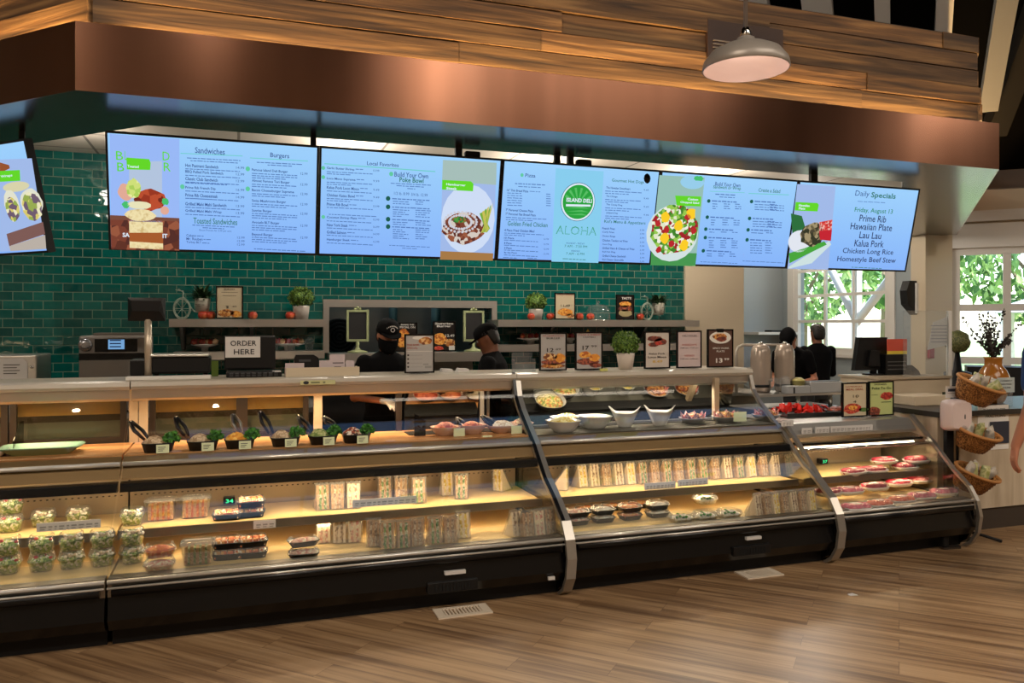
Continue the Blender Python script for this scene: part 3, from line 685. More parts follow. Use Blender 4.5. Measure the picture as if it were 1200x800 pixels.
names = ['first menu screen listing sandwiches and burgers beside a sandwich picture', 'menu screen of local favorites and poke bowl beside a hamburger steak plate',
         'menu screen with the round green deli logo and the word ALOHA', 'menu screen with a salad bowl picture and build your own columns', 'last menu screen on the right listing the daily specials']
SS = [screen(names[k], (-.726 + WS * k, 5.2, 2.045), (1, 0, 0), VT, WS, HS) for k in range(5)]
def conv(ox, oy, sc): return lambda x, y: (ox + x / sc, oy + y / sc)
def T(S, cv, body, x0, x1, y, m, h=None, bold=0.0):
    a, yy = cv(x0, y); b, _ = cv(x1, y); S.text(body, a, b, yy, m, None if h is None else h / K[0], bold, 8)
K = [1]; FAINT = em('screen_ink_faint', (84, 122, 186))
def D(S, cv, x0, x1, y, m=NAVY, h=4, slope=.05, l=3):
    a, yy = cv(x0, y); b, _ = cv(x1, y)
    S.dash(a, b, yy, FAINT if m is NAVY else m, h / K[0] * .8, l, slope)
# ---- screen 1
S = SS[0]; cv = conv(0, 130, 3.158); K[0] = 3.158
bricks = emix('picture_brick', [(92, 45, 35), (120, 60, 45), (80, 40, 36), (150, 85, 60)], 22)
S.quad([cv(406, 84), cv(664, 104), cv(664, 516), cv(412, 512)], LAV, 1)
S.quad([cv(408, 400), cv(664, 400), cv(664, 516), cv(412, 512)], bricks, 2)
S.quad([cv(408, 385), cv(664, 396), cv(664, 408), cv(408, 402)], em('picture_table', (120, 75, 60)), 3)
S.quad([cv(478, 190), cv(600, 185), cv(600, 420), cv(478, 420)], em('picture_panel', (178, 196, 222)), 2)
tan_ = emix('picture_bread', [(226, 206, 150), (240, 225, 175), (205, 178, 120)], 30, 'NOISE')
S.quad([cv(478, 408), cv(602, 412), cv(604, 512), cv(480, 506)], tan_, 3); S.quad([cv(478, 450), cv(604, 450), cv(604, 490), cv(480, 482)], em('picture_board', (165, 90, 45)), 4)
S.ell(*cv(466, 300), 9, 10, em('picture_bun', (225, 170, 150)), 3, jit=.08); S.ell(*cv(560, 330), 18, 12, emix('picture_beef', [(150, 50, 30), (185, 75, 45), (110, 35, 25)], 30), 4, jit=.15)
S.ell(*cv(495, 285), 9, 11, emix('picture_lettuce', [(205, 222, 120), (170, 205, 90), (230, 235, 160)], 40), 5, jit=.12); S.ell(*cv(516, 348), 14, 4.5, em('picture_cream', (232, 226, 185)), 5, jit=.06); S.ell(*cv(520, 385), 18, 7, tan_, 5, jit=.05)
S.ell(*cv(612, 335), 4, 4, em('picture_leaf', (70, 190, 110)), 5, jit=.2); S.ell(*cv(466, 347), 4, 4, MATS['picture_leaf'], 5, jit=.2); S.ell(*cv(610, 368), 5, 5, MATS['picture_bun'], 5)
S.quad([cv(468, 172), cv(552, 178), cv(558, 192), cv(556, 218), cv(470, 216)], TAGG, 6); K[0] = 3.158
T(S, cv, 'Toasted', 472, 514, 205, SWH, 10, .02)
for ch, x, y in (('B', 430, 165), ('B', 434, 207), ('D', 602, 167), ('R', 606, 207)): T(S, cv, ch, x, x + 26, y, TAGG, 32)
T(S, cv, 'L', 462, 470, 165, TAGG, 32)
T(S, cv, 'SA', 454, 480, 458, SWH, 16, .03); T(S, cv, 'IT', 602, 620, 462, SWH, 16, .03)
T(S, cv, 'Sandwiches', 722, 832, 148, NAVY, 22, .01); T(S, cv, 'Burgers', 1000, 1070, 167, NAVY, 22, .01)
S.quad([cv(668, 155), cv(898, 165), cv(898, 168), cv(668, 158)], LGR, 2); S.quad([cv(925, 172), cv(1140, 184), cv(1140, 187), cv(925, 175)], LGR, 2)
D(S, cv, 692, 890, 174); D(S, cv, 705, 880, 184)
rows = [('Hot Pastrami Sandwich', 202, 808, '14.99'), ('BBQ Pulled Pork Sandwich', 226, 826, '12.99'), ('Classic Club Sandwich', 251, 806, '12.99'), ('Prime Rib French Dip', 284, 798, '16.99'),
        ('Prime Rib Cheesesteak', 311, 806, '14.99'), ('Grilled Mahi Mahi Sandwich', 344, 838, '13.99'), ('Grilled Mahi Mahi Wrap', 370, 820, '13.99')]
for t_, y, x1, pr in rows:
    T(S, cv, t_, 686, x1, y + 2, NAVY, 12, .02); T(S, cv, pr, 874, 904, y + 8, NAVY, 9); D(S, cv, 686, 888, y + 12, h=4)
D(S, cv, 686, 840, 266, h=4); D(S, cv, 688, 800, 323)
T(S, cv, 'Toasted Sandwiches', 716, 878, 408, GRN, 22, .01); D(S, cv, 712, 868, 422); D(S, cv, 750, 830, 432); T(S, cv, 'Boost Protein for 3.00 per serv.', 738, 858, 443, NAVY, 9)
for t_, y, x1 in (('Cubano', 460, 726), ('Mr. Reuben', 473, 750), ('Turkey BLT', 486, 745)): T(S, cv, t_, 690, x1, y, NAVY, 10, .01); D(S, cv, x1 + 3, x1 + 30, y + 2); T(S, cv, '12.99', 878, 905, y + 8, NAVY, 8)
for t_, y, x1, n_ in (('Famous Island Deli Burger', 222, 1065, 3), ('Almost Famous Teri Burger', 262, 1072, 2), ('Bacon Cheeseburger Supreme', 297, 1088, 2), ('Swiss Mushroom Burger', 335, 1058, 2), ('Sunrise Burger', 370, 1006, 3), ('Avocado BLT Burger', 414, 1034, 3), ('Beyond Burger', 458, 1010, 3)):
    T(S, cv, t_, 932, x1, y, NAVY, 12, .02); T(S, cv, '12.99', 1112, 1138, y + 10, NAVY, 9)
    for k in range(n_): D(S, cv, 932, 1100 - 40 * (k == n_ - 1), y + 9 + 8 * k)
D(S, cv, 950, 1120, 190); D(S, cv, 990, 1080, 200); D(S, cv, 940, 1135, 510)
for x, y in ((917, 214), (917, 288), (675, 280)): S.ell(*cv(x, y), 2.6, 2.8, em('screen_ring', (95, 200, 160)), 2)
S.build('menu_content', S.root)
# ---- screen 2
S = SS[1]; cv = conv(370, 170, 5.925); K[0] = 5.925
T(S, cv, 'Local Favorites', 355, 575, 132, NAVY, 26, .01); S.quad([cv(60, 125), cv(830, 180), cv(830, 187), cv(60, 132)], LGR, 2)
for t_, y, x1, pr, n_ in (('Garlic Butter Shrimp', 165, 268, '13.99', 2), ('Loco Moco Supreme', 237, 275, '9.99', 2), ('Kalua Pork Loco Moco', 298, 300, '9.49', 1), ('Chicken Katsu Bowl', 350, 270, '9.49', 2), ('Prime Rib Bowl', 412, 225, '13.99', 1),
                  ('Coconut Shrimp Plate', 505, 285, '12.99', 1), ('New York Steak', 555, 222, '16.99', 1), ('Grilled Salmon', 605, 210, '14.99', 1), ('Hamburger Steak', 658, 235, '12.99', 1)):
    T(S, cv, t_, 76, x1, y, NAVY, 20, .02); D(S, cv, x1 + 8, x1 + 60, y + 2, h=7); T(S, cv, pr, 398, 440, y + 12, NAVY, 14)
    for k in range(n_): D(S, cv, 76, 395 - 150 * k, y + 20 + 14 * k, h=7)
D(S, cv, 90, 420, 480, h=7)
for y in (158, 222, 498): S.ell(*cv(52, y), 2.2, 2.2, MATS['screen_ring'], 2)
S.ell(*cv(524, 200), 2.4, 2.6, MATS['screen_ring'], 2)
T(S, cv, 'Build Your Own', 545, 780, 208, NAVY, 34, .01); T(S, cv, 'Poke Bowl', 580, 748, 243, GRN, 34, .02)
D(S, cv, 520, 800, 265, h=7); D(S, cv, 560, 750, 282, h=7); D(S, cv, 635, 690, 302, h=7)
T(S, cv, '1/2 lb. 8.99', 543, 648, 336, NAVY, 20); T(S, cv, '3/4 lb. 12.99', 662, 775, 344, NAVY, 20)
for k, (y, n_) in enumerate(((370, 2), (428, 4), (514, 2), (565, 5))):
    S.ell(*cv(502, y), 2.6, 2.8, DOT, 2); D(S, cv, 530, 790, y + 2, h=9)
    for j in range(n_): D(S, cv, 535, random.uniform(600, 650), y + 20 + 15 * j, h=7); D(S, cv, 692, random.uniform(735, 800), y + 24 + 15 * j, h=7)
D(S, cv, 510, 800, 695, h=6); D(S, cv, 600, 710, 715, h=6)
cv = conv(370, 150, 3); K[0] = 3
S.quad([cv(447, 112), cv(636, 122), cv(622, 466), cv(437, 462)], PIC, 1); S.quad([cv(447, 112), cv(636, 122), cv(634, 200), cv(444, 185)], em('picture_backdrop', (165, 190, 185)), 2)
S.ell(*cv(536, 320), 31, 40, em('picture_plate', (205, 220, 245)), 3)
S.quad([cv(438, 432), cv(624, 440), cv(622, 466), cv(437, 462)], em('picture_wood', (165, 120, 70)), 4)
S.ell(*cv(520, 350), 25, 19, emix('picture_gravy', [(120, 60, 45), (90, 40, 35), (150, 85, 60), (210, 200, 190)], 45), 5, jit=.1)
for r_ in (19, 13):
    for k in range(26):
        a = 2 * PI * k / 26; S.ell(cv(508, 330)[0] + r_ * math.cos(a), cv(508, 330)[1] + r_ * .62 * math.sin(a), 1.6, 1.6, em('picture_onion', (205, 205, 215)), 6, 6)
S.ell(*cv(505, 322), 8, 4, emix('picture_herb', [(70, 150, 60), (150, 90, 50), (40, 110, 50)], 80), 7, jit=.2)
for k in range(6): S.quad([cv(575 + k * 9, 300 - k * 6), cv(584 + k * 8, 296 - k * 7), cv(612 - k * 3, 352 + k * 2), cv(600 - k * 4, 368)], em('picture_bean%d' % (k % 2), ((120, 170, 60), (200, 190, 90))[k % 2]), 6)
S.quad([cv(444, 182), cv(545, 187), cv(554, 196), cv(552, 222), cv(443, 216)], TAGG, 6); T(S, cv, 'Hamburger', 458, 526, 200, SWH, 10, .03); T(S, cv, 'Steak', 458, 496, 212, SWH, 9, .03)
S.build('menu_content', S.root)
# ---- screen 3
S = SS[2]; cv = conv(580, 190, 6.316); K[0] = 6.316
S.quad([cv(450, 45), cv(805, 68), cv(765, 745), cv(418, 735)], AQU, 1)
T(S, cv, 'Pizza', 222, 298, 98, NAVY, 26, .01); S.ell(*cv(200, 95), 1.8, 2.2, MATS['screen_ring'], 2)
D(S, cv, 148, 370, 158, h=9); D(S, cv, 172, 338, 180, h=7); T(S, cv, '16" Thin Bread Pizza', 86, 245, 210, NAVY, 18, .02); D(S, cv, 255, 335, 216, h=6)
for k in range(6): D(S, cv, 90, 200, 228 + 18 * k, h=7, slope=.03); D(S, cv, 378, 412, 236 + 17 * k, h=7)
T(S, cv, '7" Personal Cheese Pizza', 78, 282, 356, NAVY, 18, .02); T(S, cv, '7" Personal Flat Bread Pizza', 76, 300, 386, NAVY, 18, .02); D(S, cv, 80, 380, 408, h=7); D(S, cv, 80, 290, 424, h=7)
T(S, cv, 'Golden Fried Chicken', 92, 388, 458, GRN, 34, .01)
T(S, cv, '4 Piece Fried Chicken Meal', 68, 290, 506, NAVY, 18, .02); D(S, cv, 68, 360, 524, h=7); D(S, cv, 68, 220, 538, h=7)
for t_, y, x1 in (('10 Piece', 560, 140), ('8 Piece', 598, 122), ('4 Piece', 634, 122), ('By the Piece', 670, 160)): T(S, cv, t_, 66, x1, y, NAVY, 16, .02); D(S, cv, 66, 318, y + 16, h=7); T(S, cv, '12.99', 358, 396, y + 8, NAVY, 12)
D(S, cv, 60, 160, 705, h=7); D(S, cv, 240, 310, 710, h=7)
cx_, cy_ = cv(614, 294)
S.ell(cx_, cy_, 20, 22.6, em('logo_navy', (40, 100, 130)), 2, 40); S.ell(cx_, cy_, 19.4, 21.9, SWH, 3, 40); S.ell(cx_, cy_, 17.8, 20, em('logo_green', (38, 160, 62)), 4, 40)
lg = em('logo_green_light', (86, 190, 100))
for a in (-150, -125, -100, -75, -50, -25):
    t0, t1 = math.radians(a - 5), math.radians(a + 5); S.quad([(cx_, cy_ + 2), (cx_ + 17 * math.cos(t0), cy_ + 2 + 19 * math.sin(t0)), (cx_ + 17 * math.cos(t1), cy_ + 2 + 19 * math.sin(t1))], lg, 5)
for k in range(3): S.quad([(cx_ - 15 + k, cy_ + 7 + 4 * k), (cx_ + 4, cy_ + 5.5 + 4 * k), (cx_ + 14 - k, cy_ + 8 + 4 * k), (cx_ + 4, cy_ + 7.5 + 4 * k)], lg, 5)
T(S, cv, 'ISLAND DELI', 526, 716, 282, SWH, 30, .03); S.layer = 1; S.quad([cv(524, 310), cv(706, 314), cv(706, 328), cv(524, 326)], SWH, 6)
T(S, cv, 'ALOHA', 450, 750, 505, em('aloha_ink', (70, 160, 130)), 62, .0); T(S, cv, 'ALOHA', 456, 744, 507, AQU, 50, -.012)
T(S, cv, 'MONDAY - FRIDAY', 525, 662, 600, NAVY, 12); T(S, cv, '7 AM - 7:30 PM', 512, 680, 622, GRN, 18); T(S, cv, 'WEEKENDS', 560, 625, 656, NAVY, 12); T(S, cv, '7 AM - 6 PM', 524, 658, 677, GRN, 18)
D(S, cv, 500, 670, 714, GRN, 6); T(S, cv, 'Gourmet Hot Dogs', 862, 1100, 143, GRN, 30, .01)
for t_, y, x1 in (('The Hawaiian Sweetheart', 192, 1000), ('The Chicago', 254, 905), ('The Coney Dog', 316, 940), ('Junkyard Dog', 376, 905)):
    T(S, cv, t_, 820, x1, y, NAVY, 16, .02); T(S, cv, '9.49', 1098, 1135, y + 14, NAVY, 13); D(S, cv, 815, 1085, y + 22, h=7); D(S, cv, 815, 990, y + 38, h=7)
T(S, cv, "Kid's Menu & Appetizers", 806, 1112, 446, GRN, 30, .01)
for t_, y, x1 in (('French Fries', 490, 885), ('Curly Fries', 518, 880), ('Onion Rings', 548, 888), ('Chicken Tenders w/ Fries', 580, 980), ('Corn Dog', 608, 862), ('Grilled Ham & Cheese w/ Fries', 638, 1030), ('Kid Hot Dog', 664, 888), ('Grilled Cheese Sandwich', 694, 966), ('Kid Cheese Quesadilla', 722, 950)):
    T(S, cv, t_, 792, x1, y, NAVY, 16, .02); T(S, cv, '5.99', 1070, 1102, y + 12, NAVY, 12)
S.build('menu_content', S.root)
mb = MB(); c_ = S.pt(*S.px(757.5, 209), .012); mb.use(blk).ico(c_, 1, 2, (.027, .012, .037)); mb.build('black_sensor', None, S.root)
# ---- screen 4
S = SS[3]; cv = conv(750, 180, 3.43); K[0] = 3.43
S.quad([cv(78, 86), cv(260, 96), cv(222, 452), cv(42, 448)], em('picture_mint', (150, 190, 180)), 1); S.quad([cv(45, 395), cv(228, 400), cv(222, 452), cv(42, 448)], em('picture_cloth', (70, 150, 80)), 2)
S.ell(*cv(210, 115), 14, 8, em('picture_bowl', (150, 205, 235)), 2); S.ell(*cv(235, 100), 6, 3, MATS['picture_leaf'], 3, jit=.2)
S.ell(*cv(130, 320), 30, 33, em('picture_dish', (210, 225, 225)), 3)
sal = emix('picture_salad', [(90, 160, 50), (150, 200, 80), (225, 230, 200), (60, 130, 40), (240, 240, 225), (160, 30, 40)], 42)
S.ell(*cv(135, 305), 27, 29, sal, 4, jit=.08)
for x, y, c in ((100, 255, 0), (155, 290, 0), (98, 340, 0), (175, 370, 0), (105, 305, 1), (125, 360, 1), (215, 310, 1), (70, 280, 1), (190, 255, 1), (205, 240, 0), (75, 385, 1)):
    S.ell(*cv(x, y), (5.5, 3.5)[c], (6.5, 4)[c], em('picture_fruit%d' % c, ((250, 205, 40), (185, 40, 45))[c]), 5, 9, jit=.2)
S.quad([cv(140, 168), cv(244, 172), cv(242, 212), cv(146, 208)], TAGG, 6); T(S, cv, 'Custom', 190, 232, 183, SWH, 10, .03); T(S, cv, 'Chopped Salad', 160, 236, 197, SWH, 10, .03)
T(S, cv, 'Build Your Own', 300, 402, 124, NAVY, 16, .01); T(S, cv, 'Sandwich or Wrap', 292, 404, 138, GRN, 16, .01); T(S, cv, 'Create a Salad', 474, 562, 148, GRN, 15, .01)
D(S, cv, 302, 388, 163, h=5); D(S, cv, 318, 380, 174)
S.quad([cv(436, 158), cv(598, 164), cv(598, 167), cv(436, 161)], LGR, 2); S.quad([cv(280, 150), cv(420, 156), cv(420, 158), cv(280, 152)], LGR, 2)
for x, y, n_ in ((276, 190, 3), (270, 255, 3), (264, 303, 1), (262, 337, 4), (254, 390, 2)):
    S.ell(*cv(x, y), 2, 2.2, DOT, 2); D(S, cv, x + 12, x + 112, y, h=6)
    for k in range(n_): D(S, cv, x + 14, x + 34, y + 12 + 9 * k); D(S, cv, x + 60, x + 85, y + 12 + 9 * k); D(S, cv, x + 105, x + 130, y + 13 + 9 * k)
for x, y, n_ in ((448, 192, 3), (440, 260, 3), (434, 306, 1), (430, 346, 5)):
    S.ell(*cv(x, y), 2, 2.2, DOT, 2); D(S, cv, x + 12, x + 95, y, h=6)
    for k in range(n_): D(S, cv, x + 12, x + (60 if y > 300 else 130), y + 12 + 10 * k); D(S, cv, x + 72, x + 100, y + 12 + 10 * k)
D(S, cv, 242, 390, 434, h=3); D(S, cv, 412, 575, 431, h=3)
S.build('menu_content', S.root)
# ---- screen 5
S = SS[4]
S.quad([cv(632, 122), cv(786, 132), cv(756, 466), cv(592, 462)], PIC, 1)
S.quad([cv(606, 240), cv(650, 250), cv(665, 300), cv(612, 320)], em('picture_leaf_dark', (40, 110, 60)), 2)
S.ell(*cv(640, 352), 13, 13, em('picture_rice', (225, 230, 240)), 3); S.quad([cv(596, 455), cv(760, 350), cv(768, 365), cv(690, 440), cv(596, 462)], em('picture_platter', (205, 225, 225)), 2)
S.quad([cv(598, 400), cv(740, 352), cv(750, 365), cv(600, 440)], em('picture_ti_leaf', (70, 165, 60)), 3)
S.ell(*cv(690, 325), 13, 14, emix('picture_laulau', [(70, 65, 50), (110, 100, 70), (160, 145, 110), (45, 50, 35)], 40), 5, jit=.12)
S.quad([cv(718, 275), cv(772, 265), cv(766, 350), cv(722, 345)], emix('picture_lomi', [(200, 50, 50), (225, 90, 80), (235, 180, 170)], 70), 5); S.quad([cv(718, 310), cv(770, 305), cv(766, 350), cv(722, 345)], em('picture_red_cup', (195, 35, 50)), 6)
S.quad([cv(624, 194), cv(712, 198), cv(717, 206), cv(712, 232), cv(620, 228)], TAGG, 6); T(S, cv, 'Hawaiian', 636, 680, 208, SWH, 9, .03); T(S, cv, 'Plate', 636, 662, 220, SWH, 9, .03)
T(S, cv, 'Daily', 863, 920, 163, NAVY, 28); T(S, cv, 'Specials', 926, 1026, 171, GRN, 28, .02); D(S, cv, 874, 985, 192, h=3)
T(S, cv, 'Friday, August 13', 860, 1014, 231, em('special_green', (45, 135, 95)), 24, .01)
for t_, x0_, x1_, y in (('Prime Rib', 880, 988, 261), ('Hawaiian Plate', 844, 1012, 294), ('Lau Lau', 880, 968, 328), ('Kalua Pork', 860, 978, 361), ('Chicken Long Rice', 812, 1016, 395), ('Homestyle Beef Stew', 790, 1026, 428)):
    T(S, cv, t_, x0_, x1_, y, em('special_navy', (35, 50, 95)), 27, .008)
D(S, cv, 850, 970, 456, GRN, h=3)
S.build('menu_content', S.root)
bar(SS[0], 365, 371.5); bar(SS[1], 537, 545, (547, 565)); bar(SS[2], 655, 662); bar(SS[2], 671, 678, (680, 697)); bar(SS[4], 962, 970)
# ---- screen on the left facet
z0 = 2.045; O_ = atz(57, 296, z0); V_ = Vector((-.106, -.106, .67)); U_ = Vector((S2, -S2, 0)); Ok = O_ - U_ * WS
S = screen('menu screen on the angled left side showing a wrap picture', Ok, U_, V_, WS, HS)
cv = conv(0, 130, 3.158); K[0] = 3.158
S.quad([cv(0, 180), cv(118, 175), cv(170, 510), cv(0, 520)], PIC, 1)
S.quad([cv(0, 190), cv(35, 200), cv(38, 212), cv(0, 230)], em('picture_corner', (150, 80, 45)), 3); S.quad([cv(0, 222), cv(76, 218), cv(78, 258), cv(0, 262)], TAGG, 6); T(S, cv, 'Wraps', 6, 50, 241, SWH, 12, .02)
S.ell(*cv(45, 345), 9, 17, em('picture_wrap', (225, 225, 205)), 3, jit=.05); S.ell(*cv(118, 340), 13, 17, MATS['picture_wrap'], 3, jit=.05)
wr = emix('picture_wrap_fill', [(215, 200, 110), (235, 230, 190), (150, 170, 80), (110, 90, 110)], 30)
S.ell(*cv(48, 365), 8, 14, wr, 4, jit=.08); S.ell(*cv(120, 355), 11.5, 17, wr, 4, jit=.08); S.ell(*cv(60, 280), 16, 6, em('picture_tortilla', (215, 210, 170)), 2)
S.quad([cv(25, 455), cv(160, 410), cv(168, 455), cv(35, 500)], em('picture_box', (125, 90, 85)), 2); S.quad([cv(35, 500), cv(168, 458), cv(172, 510), cv(40, 518)], em('picture_box_side', (185, 175, 165)), 2)
S.build('menu_content', S.root)
mb = MB(); mb.use(blkm); p = S.pt(WS - .12, HS, -.06); mb.box(p.x - .015, p.x + .015, p.y, p.y + .03, p.z - .05, 2.785); mb.build('hanger', None, S.root)

# ================================================================ PRINTED BOARDS AND POSTERS
pm_cream = mat('print_cream', srgb(205, 190, 160), .4); pm_grey = mat('print_grey', srgb(175, 172, 170), .3); pm_brown = mat('print_brown', srgb(90, 62, 52), .4); pm_black = mat('print_black', srgb(28, 22, 20), .35)
pm_green = mat('print_green', srgb(195, 205, 135), .4); pk = mat('print_ink', srgb(45, 35, 32), .5); pk_red = mat('print_red_ink', srgb(165, 70, 50), .5); pw = mat('print_white', srgb(225, 222, 215), .4); py_ = mat('print_gold', srgb(200, 165, 80), .4)
food_f = {'fried': mixmat('print_fried', [srgb(175, 105, 45), srgb(215, 155, 80), srgb(120, 65, 35), srgb(230, 190, 130)], 60), 'meat': mixmat('print_meat', [srgb(120, 55, 40), srgb(165, 85, 60), srgb(90, 45, 38)], 60),
          'orange': mixmat('print_orange', [srgb(225, 145, 50), srgb(240, 175, 80), srgb(190, 100, 40)], 50), 'red': mixmat('print_red', [srgb(190, 60, 45), srgb(215, 100, 70), srgb(150, 40, 35)], 70)}
def poster(label, x0, y0, x1, y1, Y, bg, draw, z=None, frame=blk, cat='sign', name='framed_poster', foot=True, group=None, fr=.010):
    S = Sheet(at(x0, y1, Y), (1, 0, 0), (0, 0, 1)); w = S.px(x1, (y0 + y1) / 2)[0]; h = S.px((x0 + x1) / 2, y0)[1]
    if z is not None: S.O.z = z + (.006 if foot else 0)
    S = Sheet(S.O, (1, 0, 0), (0, 0, 1))
    root = empty(name, S.pt(w / 2, 0) + Vector((0, 0, -.006 if foot else 0)), label, cat, group)
    O = S.O; mb = MB(); mb.use(frame)
    mb.box(O.x, O.x + w, O.y + .002, O.y + .012, O.z, O.z + h)
    for a in ((0, w, 0, fr), (0, w, h - fr, h), (0, fr, fr, h - fr), (w - fr, w, fr, h - fr)): mb.box(O.x + a[0], O.x + a[1], O.y - .006, O.y + .002, O.z + a[2], O.z + a[3])
    mb.build('frame', None, root)
    if foot:
        mb = MB(); mb.use(acryl).box(O.x + w * .2, O.x + w * .8, O.y - .03, O.y + .07, O.z - .006, O.z - .001); mb.build('stand_foot', None, root)
    S.start(); S.poly([(fr, fr), (w - fr, fr), (w - fr, h - fr), (fr, h - fr)], bg, 1); S.w, S.h = w, h
    # drawing in sheet fractions: u right, v up
    def t(body, u0, u1, v, hh, m, bold=0):
        vs, ps = text_polys(body, bold); a, b = min(q[0] for q in vs), max(q[0] for q in vs); c, d = min(q[1] for q in vs), max(q[1] for q in vs)
        S.mb.use(m); V = S.mb.vs([S.pt((u0 + (u1 - u0) * (p - a) / (b - a)) * w, (v + hh * ((q - c) / (d - c) - .5)) * h, .0032) for p, q in vs])
        for p in ps: S.mb.face([V[i] for i in p])
    def e(u, v, ru, rv, m, l=3, jit=.1, n=16): S.poly([((u + ru * math.cos(2 * PI * k / n) * (1 + random.uniform(-jit, jit))) * w, (v + rv * math.sin(2 * PI * k / n) * (1 + random.uniform(-jit, jit))) * h) for k in range(n)], m, l)
    def r(u0, v0, u1, v1, m, l=2): S.poly([(u0 * w, v0 * h), (u1 * w, v0 * h), (u1 * w, v1 * h), (u0 * w, v1 * h)], m, l)
    draw(t, e, r); S.build('print', root); return root
ZT = 1.268
def d1(t, e, r):
    t('MUSHROOM', .12, .88, .91, .045, pk_red); t('BURGER', .26, .76, .85, .05, pk); t('12', .27, .52, .54, .10, pk, .01); t('49', .58, .78, .56, .05, pk)
    e(.38, .36, .26, .10, food_f['fried']); e(.75, .33, .2, .12, food_f['orange']); e(.5, .22, .45, .07, food_f['meat'], 2); e(.5, .12, .44, .06, food_f['fried'], 2)
poster('framed mushroom burger poster priced 12.49 on the middle case top', 632, 390, 664, 435, 5.30, pm_grey, d1, ZT)
def d2(t, e, r):
    t('STEAK & SHRIMP', .08, .92, .92, .045, pk_red); t('COMBO', .28, .74, .86, .045, pk); t('17', .26, .5, .58, .11, pk, .02); t('99', .58, .78, .62, .06, pk)
    e(.35, .40, .22, .09, food_f['orange']); e(.7, .32, .2, .10, food_f['orange']); e(.45, .22, .42, .09, food_f['meat'], 2); e(.75, .12, .22, .06, food_f['meat'], 2)
poster('framed steak and shrimp combo poster priced 17.99 on the middle case top', 674, 389, 706, 434, 5.30, pm_grey, d2, ZT)
def d3(t, e, r):
    e(.4, .80, .3, .07, food_f['meat']); e(.62, .72, .26, .09, food_f['meat']); e(.35, .64, .2, .06, food_f['meat']); e(.55, .68, .14, .05, food_f['red'], 4)
    t('Kalua Pork', .18, .8, .40, .05, pk, .01); t('Loco Moco', .14, .86, .31, .06, pk, .02); t('8.49', .32, .7, .19, .07, py_, .02)
poster('framed kalua pork loco moco poster right of the round potted shrub', 755, 389, 785, 433, 5.30, mat('print_pale', srgb(200, 190, 180), .4), d3, ZT)
def d4(t, e, r):
    t('DELI HOURS', .22, .8, .86, .05, pk); t('WEEKDAYS', .2, .8, .62, .05, pk_red); t('7:00 am - 7:30 pm', .14, .86, .53, .045, pk); t('WEEKENDS', .3, .7, .33, .05, pk_red); t('7:00 am - 6:00 pm', .14, .86, .24, .045, pk)
poster('framed white opening hours sheet on the middle case top', 793, 389, 822, 433, 5.30, mat('print_pinkwhite', srgb(200, 182, 182), .4), d4, ZT)
def d5(t, e, r):
    e(.5, .78, .42, .16, pw, 2, .01, 24); e(.48, .80, .28, .09, food_f['fried'], 3); e(.55, .74, .2, .07, food_f['meat'], 4); t('SPICY PORK', .2, .84, .50, .045, pw, .01); t('PLATE', .35, .66, .42, .045, pw, .01); t('13', .32, .58, .18, .12, pw, .03); t('99', .64, .84, .21, .06, pw, .02)
p5 = poster('dark brown framed plate poster priced 13.99, last on the middle case top', 829, 388, 859, 433, 5.30, pm_brown, d5, ZT)
mb = MB(); q = at(844, 388, 5.30); mb.use(blk).rbox(q.x - .03, q.x + .03, q.y - .005, q.y + .012, q.z - .01, q.z + .02, .004); mb.build('clip', None, p5)
def d6(t, e, r):
    t('POKE BOWL', .08, .5, .72, .05, pk_red, .01); t('SPECIAL', .08, .44, .64, .05, pk_red); e(.7, .82, .22, .1, food_f['fried']); e(.55, .90, .3, .05, pw, 2); r(.02, .55, .98, .56, pw)
    for k in range(4): e(.12, .46 - .1 * k, .035, .022, pk, 3, 0); r(.2, .45 - .1 * k, .6, .46 - .1 * k, mat('print_faint', srgb(150, 148, 145), .4))
    r(.68, .12, .9, .18, MATS['print_faint']); r(.62, .2, .8, .24, MATS['print_faint'])
poster('tall grey framed poster standing in front of the masked worker', 474, 392, 509, 438, 5.34, pm_grey, d6, ZT)
# low case posters
def d7(t, e, r):
    t('HAMBURGER', .12, .8, .88, .04, pk_red); t('MEAL DEAL', .15, .85, .80, .06, pk_red, .01); t('10', .42, .66, .6, .08, pk); t('4', .42, .56, .44, .06, pk); e(.4, .24, .36, .15, food_f['red'], 3); e(.42, .27, .18, .07, food_f['orange'], 4); e(.85, .2, .2, .06, mat('print_leaf', srgb(90, 120, 60), .5), 3)
poster('framed cream poster on the low meat case, left of the green one', 987, 448, 1016, 489, 5.02, pm_cream, d7, .875)
def d8(t, e, r):
    t('HAWAIIAN', .22, .7, .91, .045, pk); t('Poke To Go', .12, .9, .80, .07, mat('print_dkgreen', srgb(40, 70, 35), .4), .02); e(.72, .57, .26, .11, food_f['red'], 3); e(.22, .12, .24, .15, food_f['meat'], 3); r(.5, .38, .9, .40, MATS['print_dkgreen']); r(.1, .60, .36, .61, MATS['print_dkgreen'])
poster('framed pale green poke poster on the low meat case', 1018, 447, 1047, 488, 5.02, pm_green, d8, .875)
